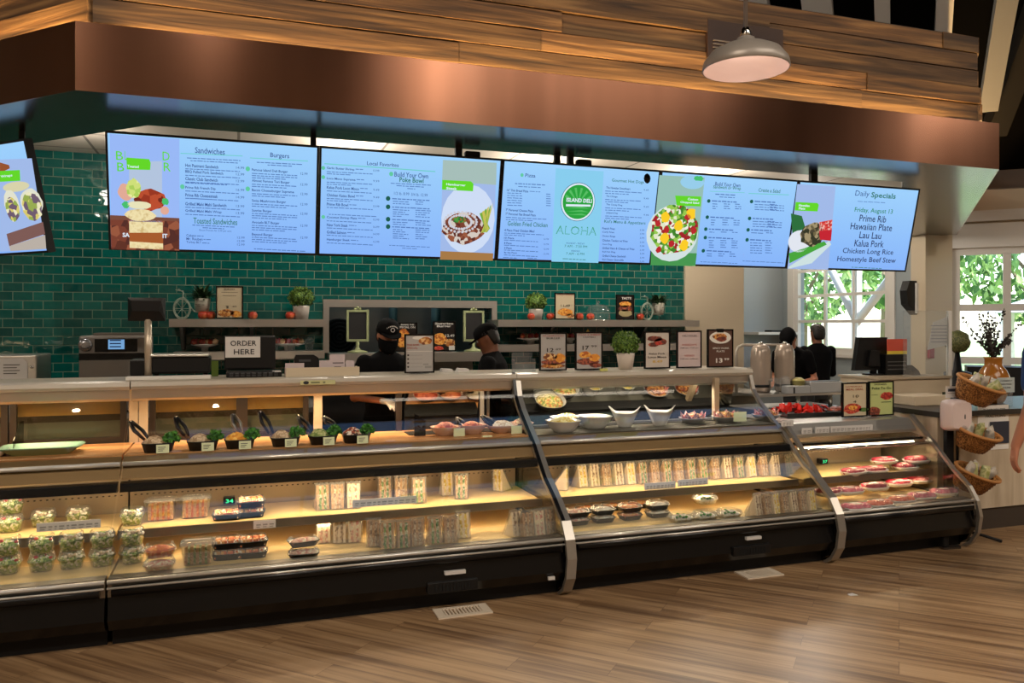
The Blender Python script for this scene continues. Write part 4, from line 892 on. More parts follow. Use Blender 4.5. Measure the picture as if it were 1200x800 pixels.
# posters on the shelves and on the hatch ledge
def d9(t, e, r):
    t('BURGER', .3, .7, .9, .05, pk); r(.2, .8, .8, .81, pk); r(.25, .7, .75, .71, pk); e(.36, .17, .3, .12, food_f['fried']); e(.74, .14, .2, .1, food_f['orange']); t('8', .38, .46, .36, .07, pk); t('49', .6, .76, .37, .05, pk)
SHZ = 1.655
poster('framed cream burger poster on the left wall shelf', 253, 336, 285, 374, 7.66, pm_cream, d9, SHZ)
def d10(t, e, r): t('TURKEY BURGER', .1, .9, .92, .04, pk_red); t('11.49', .3, .74, .52, .09, pk); e(.5, .27, .36, .14, food_f['orange']); e(.75, .14, .2, .08, food_f['fried'])
poster('framed cream burger poster on the right wall shelf', 650, 344, 674, 375, 7.66, pm_cream, d10, SHZ)
def d11(t, e, r): t('TASTE', .3, .85, .86, .1, pw, .03); e(.5, .62, .34, .12, food_f['orange']); e(.5, .45, .4, .12, food_f['meat']); e(.5, .26, .38, .14, mat('print_tan', srgb(180, 165, 120), .5), 3)
poster('dark framed burger poster on the right wall shelf, right of the glass dome', 722, 345, 743, 374, 7.66, pm_black, d11, SHZ)
HATZ = 1.33
def d12(t, e, r): t('SHAKE THE', .25, .85, .93, .06, pw, .02); t('SPECIAL ON', .15, .9, .84, .07, pw, .02); e(.35, .45, .34, .32, food_f['orange'], 2); e(.7, .25, .25, .22, food_f['orange'], 2)
poster('dark framed food poster on the hatch ledge behind the masked worker', 463, 379, 489, 413, 7.90, pm_black, d12, HATZ)
def d13(t, e, r): t('Sunrise', .1, .9, .93, .08, pw, .03); t('Burger', .18, .8, .83, .09, pw, .03); t('12.49', .55, .95, .52, .09, pw, .02); e(.3, .4, .3, .2, food_f['orange']); e(.74, .28, .24, .14, food_f['fried']); e(.25, .1, .22, .07, food_f['red']); r(.7, .03, .98, .18, pw, 5)
poster('dark framed Sunrise Burger poster on the hatch ledge', 507, 377, 534, 412, 7.90, pm_black, d13, HATZ)
# ================================================================ WHAT LIES IN THE CASES
green_m = mixmat('salad_green', [srgb(115, 145, 60), srgb(150, 175, 85), srgb(195, 205, 130), srgb(85, 120, 50), srgb(235, 228, 205)], 120)
leafy = mixmat('leafy_garnish', [srgb(50, 115, 35), srgb(85, 150, 55), srgb(38, 90, 30)], 70)
bread_w = mat('white_bread', srgb(238, 214, 178), .8); bread_b = mixmat('wheat_bread', [srgb(190, 148, 105), srgb(205, 165, 120), srgb(175, 130, 90)], 120, .85)
fill_g = mixmat('filling_green', [srgb(75, 120, 45), srgb(120, 150, 70), srgb(200, 195, 160)], 90); fill_p = mixmat('filling_ham', [srgb(215, 140, 120), srgb(235, 190, 165), srgb(240, 225, 190)], 90)
fill_y = mixmat('filling_egg', [srgb(245, 210, 90), srgb(250, 235, 180), srgb(235, 190, 60)], 80); fill_t = mixmat('filling_tuna', [srgb(190, 160, 125), srgb(215, 190, 155), srgb(150, 120, 90)], 90)
orange_f = mixmat('orange_food', [srgb(215, 110, 40), srgb(235, 150, 70), srgb(195, 85, 35)], 60); sushi_f = mixmat('sushi_food', [srgb(240, 170, 90), srgb(235, 140, 70), srgb(245, 225, 195), srgb(225, 110, 60)], 60)
red_f = mat('tomato_red', srgb(190, 30, 30), .35); white_f = mixmat('white_food', [srgb(235, 225, 205), srgb(215, 195, 165), srgb(245, 240, 225)], 70)
blacktray = mat('black_tray', (.012, .012, .012), .3); labelm = mat('pack_label', srgb(230, 225, 215), .5)
meat_m = mixmat('red_meat', [srgb(150, 20, 45), srgb(175, 35, 60), srgb(120, 12, 32)], 25, .35, 'NOISE'); meat_p = mixmat('pink_meat', [srgb(225, 120, 140), srgb(205, 80, 105), srgb(235, 160, 165)], 25, .4, 'NOISE'); meat_o = mixmat('salmon_meat', [srgb(235, 140, 110), srgb(225, 110, 80), srgb(240, 165, 140)], 25, .4, 'NOISE')
foam = mat('white_foam', srgb(225, 220, 215), .6)

def wedge(kind):
    """clear wedge box with a cut sandwich; cut face towards -Y"""
    r = empty('sandwich_pack', (0, 0, 0), 'sandwich', 'sandwich')
    W_, H_, D_ = .040, .128, .105
    bm_, fm = {'wheat': (bread_b, fill_g), 'ham': (bread_w, fill_p), 'egg': (bread_w, fill_y), 'tuna': (bread_b, fill_t), 'white': (bread_w, fill_t), 'green': (bread_b, fill_g)}[kind]
    tri = [(.004, .004), (.004, H_), (D_, .004)]
    mb = MB(); mb.use(bm_)
    for a, b in ((-.034, -.021), (-.009, .006), (.019, .033)): mb.prism(tri, a, b)
    mb.build('bread', None, r)
    mb = MB(); mb.use(fm)
    for a, b in ((-.021, -.009), (.006, .019)):
        mb.prism([(.001, .006), (.001, H_ * .97), (D_ * .95, .006)], a, b)
        for k in range(7): mb.ico((random.uniform(a, b), .001, .012 + k * .017), .008, 1, (.8, .5, 1), .3)
    mb.build('filling', None, r)
    mb = MB(); mb.use(plexi)
    out = [(-.004, 0), (-.004, H_ + .006), (.008, H_ + .010), (D_ + .01, .006), (D_ + .01, 0)]
    mb.prism(out, -W_, -W_ + .0012); mb.prism(out, W_ - .0012, W_)
    mb.box(-W_, W_, -.005, -.0035, 0, H_ + .006); mb.prism([(.008, H_ + .010), (.008, H_ + .0115), (D_ + .011, .0065), (D_ + .01, .006)], -W_, W_)
    mb.prism([(-.004, H_ + .004), (-.004, H_ + .012), (.012, H_ + .014), (.012, H_ + .006)], -W_ - .004, W_ + .004)
    mb.build('clear_box', None, r)
    return r
def lidded(kind, w, d, h, fillm, boxm=plexi, lidh=.02, power=5, top=.8, name='food_container', cat='container', chunks=0, chunkm=None, double=False):
    r = empty(name, (0, 0, 0), kind, cat)
    mb = MB(); mb.use(boxm); b = h * .55 if not double else h * .48
    mb.lathe([(.5 * top, 0), (.5, b), (.52, b), (.52, b + .003), (.485, b + .003), (.5 * top - .01, .003)], n=20, sx=w, sy=d, power=power); mb.build('base', None, r)
    mb = MB(); mb.use(fillm); mb.lathe([(.5 * top - .02, .004), (.475, b * .95)], n=16, sx=w, sy=d, power=power); mb.mound(0, 0, b * .9, w * .46, d * .46, h * .35, jit=.12)
    if chunks:
        mb.use(chunkm)
        for k in range(chunks): mb.ico((random.uniform(-.33, .33) * w, random.uniform(-.45, .2) * d, b + h * random.uniform(.1, .3)), .011, 1, (1, 1, .8), .2)
    mb.build('filling', None, r)
    mb = MB(); mb.use(plexi); mb.lathe([(.52, b + .003), (.50, b + .004), (.44, h - lidh * .2), (.36, h), (.34, h - .003), (.43, h - .006), (.48, b + .003)], n=20, sx=w, sy=d, power=power); mb.build('lid', None, r)
    return r
def tub(kind, fillm):
    r = empty('sandwich_tub', (0, 0, 0), kind, 'container')
    w, d, h = .17, .13, .105; mb = MB(); mb.use(plexi)
    mb.lathe([(.40, 0), (.5, h), (.53, h), (.53, h + .004), (.49, h + .004), (.39, .004)], n=20, sx=w, sy=d, power=6); mb.build('base', None, r)
    mb = MB(); mb.use(bread_b)
    for k in range(5): x = -w * .33 + k * w * .165; mb.rbox(x - .009, x + .009, -d * .36, d * .3, .006, h * random.uniform(.85, .98), .003)
    mb.build('bread', None, r)
    mb = MB(); mb.use(fillm)
    for k in range(4):
        x = -w * .25 + k * w * .165
        mb.box(x - .006, x + .006, -d * .37, d * .3, .006, h * .86)
        for j in range(5): mb.ico((x, -d * .37, .012 + j * .018), .007, 1, (.8, .5, 1), .3)
    mb.build('filling', None, r)
    mb = MB(); mb.use(plexi); mb.lathe([(.53, h + .004), (.5, h + .012), (.40, h + .02), (.38, h + .018), (.49, h + .005)], n=20, sx=w, sy=d, power=6); mb.build('lid', None, r)
    return r
def sushi(kind):
    r = empty('black_tray_pack', (0, 0, 0), kind, 'container'); w, d = .155, .105
    mb = MB(); mb.use(blacktray); mb.lathe([(.44, 0), (.5, .03), (.52, .03), (.52, .034), (.48, .034), (.43, .004)], n=20, sx=w, sy=d, power=7); mb.build('tray', None, r)
    mb = MB(); mb.use(sushi_f)
    for i in range(4):
        for j in range(2): mb.rbox(-w * .42 + i * w * .215, -w * .42 + i * w * .215 + w * .19, -d * .42 + j * d * .43, -d * .42 + j * d * .43 + d * .38, .006, .048, .006)
    mb.build('filling', None, r)
    mb = MB(); mb.use(plexi); mb.lathe([(.52, .034), (.49, .036), (.45, .056), (.43, .054), (.48, .034)], n=20, sx=w, sy=d, power=7); mb.build('lid', None, r)
    return r
def meatpack(kind, mm):
    r = empty('meat_pack', (0, 0, 0), kind, 'meat'); w, d = .20, .14
    mb = MB(); mb.use(foam); mb.lathe([(.42, 0), (.5, .022), (.5, .026), (.46, .026), (.41, .006)], n=20, sx=w, sy=d, power=5); mb.build('tray', None, r)
    mb = MB(); mb.use(mm)
    for k in range(5): mb.ico((-w * .34 + k * w * .17, random.uniform(-.1, .1) * d, .026), .036, 2, (.95, 1.2, .72), .08)
    mb.build('meat', None, r)
    mb = MB(); mb.use(plexi); mb.lathe([(.5, .026), (.485, .034), (.43, .046), (.2, .048)], n=20, sx=w, sy=d, power=5); mb.use(labelm).box(-.03, .03, -.02, .02, .0485, .0495); mb.build('film', None, r)
    return r
ORD = ['first', 'second', 'third', 'fourth', 'fifth', 'sixth', 'seventh', 'eighth', 'ninth', 'tenth', 'eleventh', 'twelfth', 'thirteenth', 'fourteenth', 'fifteenth', 'sixteenth', 'seventeenth', 'eighteenth', 'nineteenth', 'twentieth']
W_ = {k: wedge(k) for k in ('wheat', 'ham', 'egg', 'tuna', 'white', 'green')}
WN = {'wheat': 'green-filled wheat sandwich', 'ham': 'pink-filled pale sandwich', 'egg': 'yellow-filled white sandwich', 'tuna': 'tan-filled brown sandwich', 'white': 'tan-filled white sandwich', 'green': 'lettuce-filled brown sandwich'}
def row_wedges(items, z, shelf, group, lean=-.16):
    for i, (x, y, k, rz) in enumerate(items):
        p = atz(x, y, z); place(W_[k], (p.x, p.y, z), rz, s=(1.05, 1.05, 1.16), label= '%s wedge, %s from left %s' % (WN[k], ORD[i], shelf), group=group, tilt=lean)
# main case, middle shelf
row_wedges([(379, 598, 'green', .1), (396, 597, 'tuna', .0), (414, 596, 'ham', -.2), (452, 588, 'wheat', .0), (471, 588, 'tuna', 0), (492, 590, 'wheat', 0), (525, 581, 'egg', 0), (541, 585, 'green', -.25)], ZS + .002, 'on the main case middle shelf', 'sandwich boxes on the main case middle shelf')
p = atz(583, 576, ZS + .002); place(W_['egg'], (p.x, p.y, ZS + .002), -.9, 'wedge box turned sideways showing its slanted side, alone on the middle shelf', 'sandwich boxes on the main case middle shelf', tilt=0)
# main case, bottom deck
row_wedges([(380, 637, 'ham', 0), (398, 637, 'white', -.1), (416, 636, 'ham', -.1), (438, 641, 'tuna', -.15), (455, 644, 'green', 0), (474, 643, 'wheat', 0), (490, 640, 'tuna', 0), (511, 638, 'wheat', .05), (529, 637, 'tuna', 0), (544, 631, 'egg', 0),
            (608, 629, 'white', .3), (621, 630, 'tuna', .2), (634, 628, 'ham', .2), (647, 626, 'tuna', .2)], ZD + .002, 'on the main case bottom deck', 'sandwich boxes on the main case bottom deck')
# middle case shelf, a packed row
ks = ['egg', 'white', 'tuna', 'white', 'egg', 'wheat', 'tuna', 'wheat', 'tuna', 'green', 'wheat', 'tuna', 'white', 'green', 'egg', 'tuna', 'white', 'wheat']
row_wedges([(685 + 14.2 * i, 571 - .86 * i, k, .25) for i, k in enumerate(ks)], ZS + .002, 'in the packed row of the middle case', 'packed sandwich boxes on the middle case shelf')
p = atz(665, 574, ZS + .002); place(W_['egg'], (p.x, p.y, ZS + .002), 1.0, 'yellow egg wedge box turned sideways by the black divider frame', 'packed sandwich boxes on the middle case shelf', tilt=0)
row_wedges([(892 + 10.5 * i, 607 - 1.1 * i, ('white', 'tuna', 'egg', 'tuna')[i % 4], .35) for i in range(7)], ZD + .002, 'at the right end of the middle case deck', 'sandwich boxes at the right end of the middle case deck')
# salads
sal1 = lidded('salad', .125, .115, .095, green_m, chunks=14, chunkm=white_f, power=3.2, name='salad_container', cat='salad', lidh=.03); sal2 = lidded('salad', .125, .115, .095, green_m, chunks=6, chunkm=red_f, power=3.2, name='salad_container', cat='salad', lidh=.03)
for i, (x, k) in enumerate(((8, sal2), (48, sal2), (83, sal1), (119, sal1), (154, sal1))):
    p = atz(x, 672 - i * 3.1, ZD + .002)
    for lv, z in enumerate((ZD + .002, ZD + .096)):
        place(k, (p.x, p.y + .02, z), .1 * i, '%s clear salad container, %s from left on the bottom deck' % (('lower', 'upper')[lv], ORD[i]), 'stacked salad containers on the bottom deck')
for i, (x, y, k) in enumerate(((12, 622, sal2), (51, 616, sal1), (92, 613, sal1), (155, 614, sal1))):
    p = atz(x, y, ZS + .002); place(k, (p.x, p.y, ZS + .002), 0, 'clear salad container, %s from left on the main middle shelf' % ORD[i], 'salad containers on the middle shelf')
p = atz(12, 622, ZS + .002); place(sal2, (p.x, p.y, ZS + .098), .4, 'clear salad container stacked on top at the far left of the middle shelf', 'salad containers on the middle shelf')
# tubs of sliced wraps
tb1 = tub('tub', orange_f); tb2 = tub('tub', fill_g)
p = atz(189, 608, ZS + .002); place(tb1, (p.x, p.y, ZS + .002), 0, 'clear tub of orange-filled sandwich slices, left one on the middle shelf', 'tubs of sliced sandwiches')
p = atz(229, 605, ZS + .002); place(tb1, (p.x, p.y, ZS + .002), 0, 'clear tub of orange-filled sandwich slices, right one on the middle shelf', 'tubs of sliced sandwiches')
p = atz(232, 659, ZD + .002); place(tb2, (p.x, p.y, ZD + .002), 0, 'clear tub of green-filled sandwich slices on the bottom deck', 'tubs of sliced sandwiches')
of = lidded('box', .15, .11, .07, orange_f, name='food_container', power=6); of2 = lidded('box', .15, .11, .06, fill_p, name='food_container', power=6)
p = atz(187, 667, ZD + .002); place(of2, (p.x, p.y, ZD + .002), 0, 'clear box of pink food at the bottom of its pile on the deck', 'clear boxes on the bottom deck'); place(of, (p.x, p.y + .02, ZD + .064), .1, 'clear box of orange food on top of the pink one', 'clear boxes on the bottom deck')
su = sushi('sushi')
def su_at(x, y, z, lab, dz=0):
    p = atz(x, y, z); place(su, (p.x, p.y, z + .002 + dz), random.uniform(-.08, .08), lab, 'black trays of orange rolls')
su_at(266, 608, ZS, 'black tray of orange rolls by the green display, single one on the shelf'); su_at(294, 605, ZS, 'black tray of orange rolls, lower of the shelf pile'); su_at(294, 605, ZS, 'black tray of orange rolls, upper of the shelf pile', .058)
for i, x in enumerate((267, 296)):
    for l_ in (0, 1): su_at(x, 654 - i * 2, ZD, 'black tray of orange rolls, %s of the %s pile on the deck' % (('lower', 'upper')[l_], ('left', 'right')[i]), .058 * l_)
tr_p = lidded('tray', .16, .11, .05, fill_p, boxm=blacktray, power=7, name='black_tray_pack')
p = atz(356, 653, ZD); place(tr_p, (p.x, p.y, ZD + .002), -.1, 'flat black tray with pink food, lower of two near the deck middle', 'black trays with pink food'); place(tr_p, (p.x, p.y + .05, ZD + .054), .15, 'flat black tray with pink food, upper of two near the deck middle', 'black trays with pink food')
# middle case deck: black trays and clear clamshells
tr_o = lidded('tray', .15, .11, .05, sushi_f, boxm=blacktray, power=7, name='black_tray_pack'); tr_w = lidded('tray', .15, .11, .05, white_f, boxm=blacktray, power=7, name='black_tray_pack')
rwm = [(676, 614, 'p'), (706, 611, 'w'), (738, 608, 'o'), (770, 605, 'w')]
for i, (x, y, k) in enumerate(rwm):
    p = atz(x, y, ZD)
    for dz in (0, .052): place({'p': tr_p, 'o': tr_o, 'w': tr_w}[k], (p.x, p.y, ZD + .002 + dz), .05, '%s black tray, %s from left, front row, middle case deck' % ('lower' if dz == 0 else 'upper', ORD[i]), 'black trays on the middle case deck')
    p = atz(x + 12, y - 14, ZD)
    if i < 3: place(tr_o, (p.x, p.y, ZD + .002), 0, 'black tray in the back row, %s from left, middle case deck' % ORD[i], 'black trays on the middle case deck')
cl_ = lidded('clam', .16, .12, .06, white_f, power=5, chunks=8, chunkm=leafy, name='clamshell_box', cat='container')
for i, x in enumerate((798, 826, 854)):
    p = atz(x, 612 - i * 2.6, ZD); place(cl_, (p.x, p.y, ZD + .002), 0, 'clear clamshell with pale food and greens, %s from left on the deck' % ORD[i], 'clear clamshells on the middle case deck')
p = atz(826, 598, ZD); place(cl_, (p.x, p.y, ZD + .05), 0, 'clear clamshell perched behind the row on the middle case deck', 'clear clamshells on the middle case deck')
# meat
mr, mp_, mo = meatpack('m', meat_m), meatpack('m', meat_p), meatpack('m', meat_o)
for i, (x, y, k, rz, dz) in enumerate(((1000, 556, mr, .2, 0), (1024, 554, mr, .0, 0), (1036, 550, mr, .1, .045), (1060, 550, mr, 0, .0), (1074, 549, mr, .1, .045))):
    p = atz(x, y, ZS); place(k, (p.x, p.y, ZS + .002 + dz), rz, 'film-wrapped dark red meat pack, %s from left on the low case shelf' % ORD[i], 'meat packs on the low case shelf')
for i, (x, y, k) in enumerate(((976, 590, mr), (1001, 588, mp_), (1031, 583, mr), (1059, 578, mr), (1084, 574, mr), (1110, 570, mp_))):
    p = atz(x, y, ZD); place(k, (p.x, p.y + .05, ZD + .05), 0, 'wrapped meat pack, %s from left in the upper row of the deck' % ORD[i], 'meat packs on the low case deck')
for i, (x, y, k) in enumerate(((1003, 598, mp_), (1030, 594, mo), (1056, 589, mo), (1080, 585, mp_), (1106, 580, mp_))):
    p = atz(x, y, ZD); place(k, (p.x, p.y, ZD + .002), 0, 'wrapped meat pack, %s from left in the front row of the deck' % ORD[i], 'meat packs on the low case deck')
# green number displays hanging in the shelves
def led(x, y, lab, txt):
    p = at(x, y, 5.10); r = empty('temperature_display', p, lab, 'display', 'temperature displays in the cases'); mb = MB(); mb.use(plas_b).rbox(p.x - .045, p.x + .022, p.y, p.y + .055, p.z - .022, p.z + .018, .004); mb.build('housing', None, r)
    S = Sheet(p + Vector((-.045, 0, -.022)), (1, 0, 0), (0, 0, 1)).start(); vs, ps = text_polys(txt, .02); S.mb.use(em('led_green', (60, 240, 150), 1.5)); a = max(v[0] for v in vs); b = max(v[1] for v in vs)
    V = S.mb.vs([S.pt(.012 + .045 * q[0] / a, .008 + .022 * q[1] / b, .001) for q in vs]); [S.mb.face([V[i] for i in q]) for q in ps]; S.build('digits', r)
led(271, 586, 'small green digit display in the main case shelf', '34'); led(968, 540, 'small green digit display in the low meat case', '37')
# price strips on shelf lips
def strip_(x0, x1, y, lab, z=None, Y=4.64):
    a, b = at(x0, y, Y), at(x1, y, Y); r = empty('price_strip', ((a.x + b.x) / 2, Y, a.z - .02), lab, 'price strip', 'price strips on the shelf edges'); mb = MB(); mb.use(paper).box(a.x, b.x, Y - .006, Y - .001, a.z - .022, a.z + .022); mb.build('card', None, r)
    mb = MB(); mb.use(MATS['print_faint']); x = a.x + .015
    while x < b.x - .02:
        w = random.uniform(.008, .03); mb.box(x, min(x + w, b.x - .01), Y - .0072, Y - .006, a.z - .004, a.z + .004); mb.box(x, min(x + w * .8, b.x - .01), Y - .0072, Y - .006, a.z - .015, a.z - .010); x += w + .01
    mb.build('print', None, r)
for x0_, x1_, y, lab in ((43, 118, 618, 'long grey price strip at the far left of the shelf edge'), (297, 323, 615, 'small white price card on the main shelf edge'), (413, 488, 590, 'long price strip below the main shelf sandwiches'), (755, 791, 570, 'left price strip on the middle case shelf edge'), (794, 829, 566, 'right price strip on the middle case shelf edge')): strip_(x0_, x1_, y, lab)
for x0_, x1_, y, lab in ((915, 929, 496, 'small pink tag at the left end of the low case front'), (939, 951, 505, 'small cream tag on the low case front'), (955, 971, 504, 'white square tag on the low case front'), (973, 1022, 503, 'long printed strip on the low case front')): strip_(x0_, x1_, y, lab, Y=4.80)

# ---------------------------------------------------------------- upper decks
salad_t = mixmat('tuna_salad', [srgb(190, 165, 130), srgb(215, 190, 155), srgb(160, 130, 95)], 80); salad_o = mixmat('orange_cheese', [srgb(240, 170, 60), srgb(250, 200, 100), srgb(225, 140, 40)], 60); salad_v = mixmat('green_salad_dish', [srgb(150, 165, 90), srgb(190, 190, 130), srgb(110, 130, 60)], 80); salad_m = mixmat('mixed_topping', [srgb(70, 40, 30), srgb(200, 170, 130), srgb(170, 80, 50), srgb(230, 220, 200)], 80)
cardm = mat('price_card', srgb(225, 235, 195), .5)
def parsley(mb, c, r, n=70):
    mb.use(leafy)
    for k in range(n):
        a, b_ = random.uniform(0, 2 * PI), random.uniform(-.2, 1); q = math.sqrt(max(0, 1 - b_ * b_)); R_ = r * random.uniform(.6, 1)
        p = Vector((c[0] + R_ * q * math.cos(a), c[1] + R_ * q * math.sin(a), c[2] + R_ * b_)); E_ = Euler((random.uniform(0, 6), random.uniform(0, 6), 0)).to_matrix(); s_ = r * .28
        mb.face(mb.vs([p + E_ @ Vector(v) * s_ for v in ((-1, 0, 0), (0, -.7, .2), (1, 0, 0), (0, .7, .2))]))
def btray(x, y, fm, lab):
    p = atz(x, y, ZU); Y = min(max(p.y, 4.98), 5.2); p = at(x, y, Y); p.z = ZU; r = empty('salad_tray', p, lab, 'food tray', 'black salad trays on the wooden deck')
    mb = MB(); mb.use(blacktray); mb.lathe([(.42, .001), (.5, .05), (.52, .052), (.52, .055), (.48, .055), (.41, .006)], (p.x, p.y, ZU), 20, .17, .15, 6); mb.build('tray', None, r)
    mb = MB(); mb.use(fm).mound(p.x - .02, p.y, ZU + .045, .068, .062, .045, jit=.12); mb.build('salad', None, r)
    mb = MB(); parsley(mb, (p.x + .068, p.y - .02, ZU + .068), .047, 120); mb.build('garnish', None, r)
    mb = MB(); mb.use(cardm).box(p.x - .005, p.x + .062, p.y - .092, p.y - .089, ZU + .002, ZU + .05); mb.use(ink)
    for k in range(3): mb.box(p.x + .005, p.x + .03 + .007 * k, p.y - .0935, p.y - .092, ZU + .014 + .010 * k, ZU + .017 + .010 * k)
    mb.build('price_card', None, r)
    return r
TR = [(186, 531, salad_t, 'black salad tray of tan salad with parsley, leftmost of the row'), (238, 528, salad_t, 'second black salad tray of tan salad from the left'), (281, 526, salad_o, 'black tray heaped with orange cubes and greens'),
      (334, 523, salad_t, 'fourth black salad tray, tan salad right of the orange cubes'), (378, 521, salad_v, 'black tray of pale green salad'), (417, 519, salad_m, 'rightmost black tray with dark mixed topping')]
for a in TR: btray(*a)
def tongs(x0, y0, x1, y1, Y, lab, m_=None):
    a, b = at(x0, y0, Y + .05), at(x1, y1, Y - .02); r = empty('serving_tongs', b, lab, 'tongs', 'serving tongs in the salad trays')
    for s_ in (-1, 1):
        mb = MB(); mb.use(m_ or plas_b); top = a + Vector((.006 * s_, 0, 0)); mid = (a + b) / 2 + Vector((.022 * s_, 0, 0)); bot = b + Vector((.012 * s_, 0, 0)); mb.tube([top, mid, bot], [.011, .012, .008], 6); mb.build('arm', None, r)
    mb = MB(); mb.use(chrome).ico(a, .011, 1); mb.build('hinge', None, r)
for i, (x0_, y0_, x1_, y1_) in enumerate(((153, 494, 172, 515), (206, 489, 219, 511), (273, 486, 281, 506), (305, 483, 318, 508), (350, 488, 364, 506), (380, 489, 393, 501))):
    tongs(x0_, y0_, x1_, y1_, 5.08, 'black tongs leaning in a salad tray, %s from the left' % ORD[i], steel_d if i == 2 else None)
# green platter on the left case and pink tray beside it
gm = mat('celadon_dish', srgb(150, 190, 165), .25)
p = atz(45, 534, ZU); p.y = 5.12; r = empty('green_platter', (p.x, p.y, ZU), 'rectangular pale green platter on the wooden deck of the leftmost case', 'platter')
mb = MB(); mb.use(gm).lathe([(.36, 0), (.5, .038), (.52, .040), (.52, .046), (.48, .044), (.34, .008)], (p.x, p.y, ZU), 24, .40, .22, 8); mb.build('dish', None, r)
r.name = 'green_platter'
p = atz(0, 530, ZU); r = empty('meat_tray', (p.x - .03, 5.1, ZU), 'pink tray of sliced meat cut off at the left picture edge', 'food tray'); mb = MB(); mb.use(ceramic).lathe([(.4, 0), (.5, .03), (.5, .035), (.4, .01)], (p.x - .03, 5.1, ZU), 20, .2, .2, 4); mb.build('tray', None, r); mb = MB(); mb.use(fill_p).mound(p.x - .03, 5.1, ZU + .012, .085, .085, .05); mb.build('meat', None, r)
r = empty('glass_divider', (at(12, 520, 5.1).x, 5.15, ZU), 'upright smoked divider panel behind the green platter', 'divider'); q = at(20, 520, 5.25); mb = MB(); mb.use(clearmat('smoke', (.5, .5, .48), .8, .05, 1.4)); mb.prism([(5.18, ZU), (5.40, ZU), (5.40, ZU + .16), (5.34, ZU + .16), (5.18, ZU + .07)], q.x - .004, q.x); mb.build('panel', None, r)
# hot bowls at the right of the main case
def bowl(x, y, w, d, h, fm, lab, group, name='serving_bowl', m_=None, fh=.045, card=False, Y=None, zz=ZU, power=2.4):
    p = atz(x, y, zz) if Y is None else at(x, y, Y); p.z = zz; p.y += d / 2 * .3 if Y is None else 0; r = empty(name, p, lab, 'bowl', group); mb = MB(); mb.use(m_ or ceramic)
    mb.lathe([(.26, 0), (.28, .006), (.40, h * .45), (.5, h), (.515, h + .003), (.49, h + .003), (.39, h * .5), (.24, .012)], p, 28, w, d, power); mb.build('bowl', None, r)
    if fm: mb = MB(); mb.use(fm).mound(p.x, p.y, zz + h * .72, w * .45, d * .45, fh, 18, 6, .1, power); mb.build('food', None, r)
    if card: mb = MB(); mb.use(cardm).box(p.x - .01 + w * .2, p.x + .065 + w * .2, p.y - d * .62, p.y - d * .62 + .003, zz + .002, zz + .055); mb.build('price_card', None, r)
    return r
tom = mixmat('red_topping', [srgb(190, 80, 50), srgb(220, 120, 80), srgb(165, 60, 40)], 60, .5); tom2 = mixmat('orange_topping', [srgb(210, 110, 60), srgb(235, 160, 100), srgb(180, 80, 45)], 60, .5); blush = mat('blush_ceramic', srgb(205, 170, 150), .3)
bowl(522, 512, .20, .16, .055, tom, 'oval bowl of red chopped topping, left of the two tong bowls', 'oval bowls at the right of the main case', m_=blush, card=True, Y=5.1)
bowl(553, 511, .19, .16, .06, tom2, 'oval bowl heaped with orange crumbled topping', 'oval bowls at the right of the main case', m_=blush, Y=5.1, fh=.04)
bowl(588, 509, .21, .17, .05, white_f, 'oval bowl of pale food with black tongs', 'oval bowls at the right of the main case', m_=blush, card=True, Y=5.1)
bowl(611, 505, .16, .16, .05, fill_p, 'oval bowl half hidden behind the black divider frame', 'oval bowls at the right of the main case', m_=blush, Y=5.18)
for i, (a, b, c, d) in enumerate(((536, 490, 546, 502), (565, 487, 580, 500), (569, 489, 586, 501))): tongs(a, b, c, d, 5.1, 'black tongs in the oval bowls, %s from the left' % ORD[i])
r = empty('menu_holder', (at(491, 512, 5.1).x, 5.12, ZU), 'dark slanted card holder standing left of the oval bowls', 'card holder'); a = at(486, 510, 5.1); mb = MB(); mb.use(blk).prism([(a.x, ZU), (a.x + .075, ZU), (a.x + .075, ZU + .10), (a.x, ZU + .15)], 5.11, 5.12, axis=1); mb.build('holder', None, r)
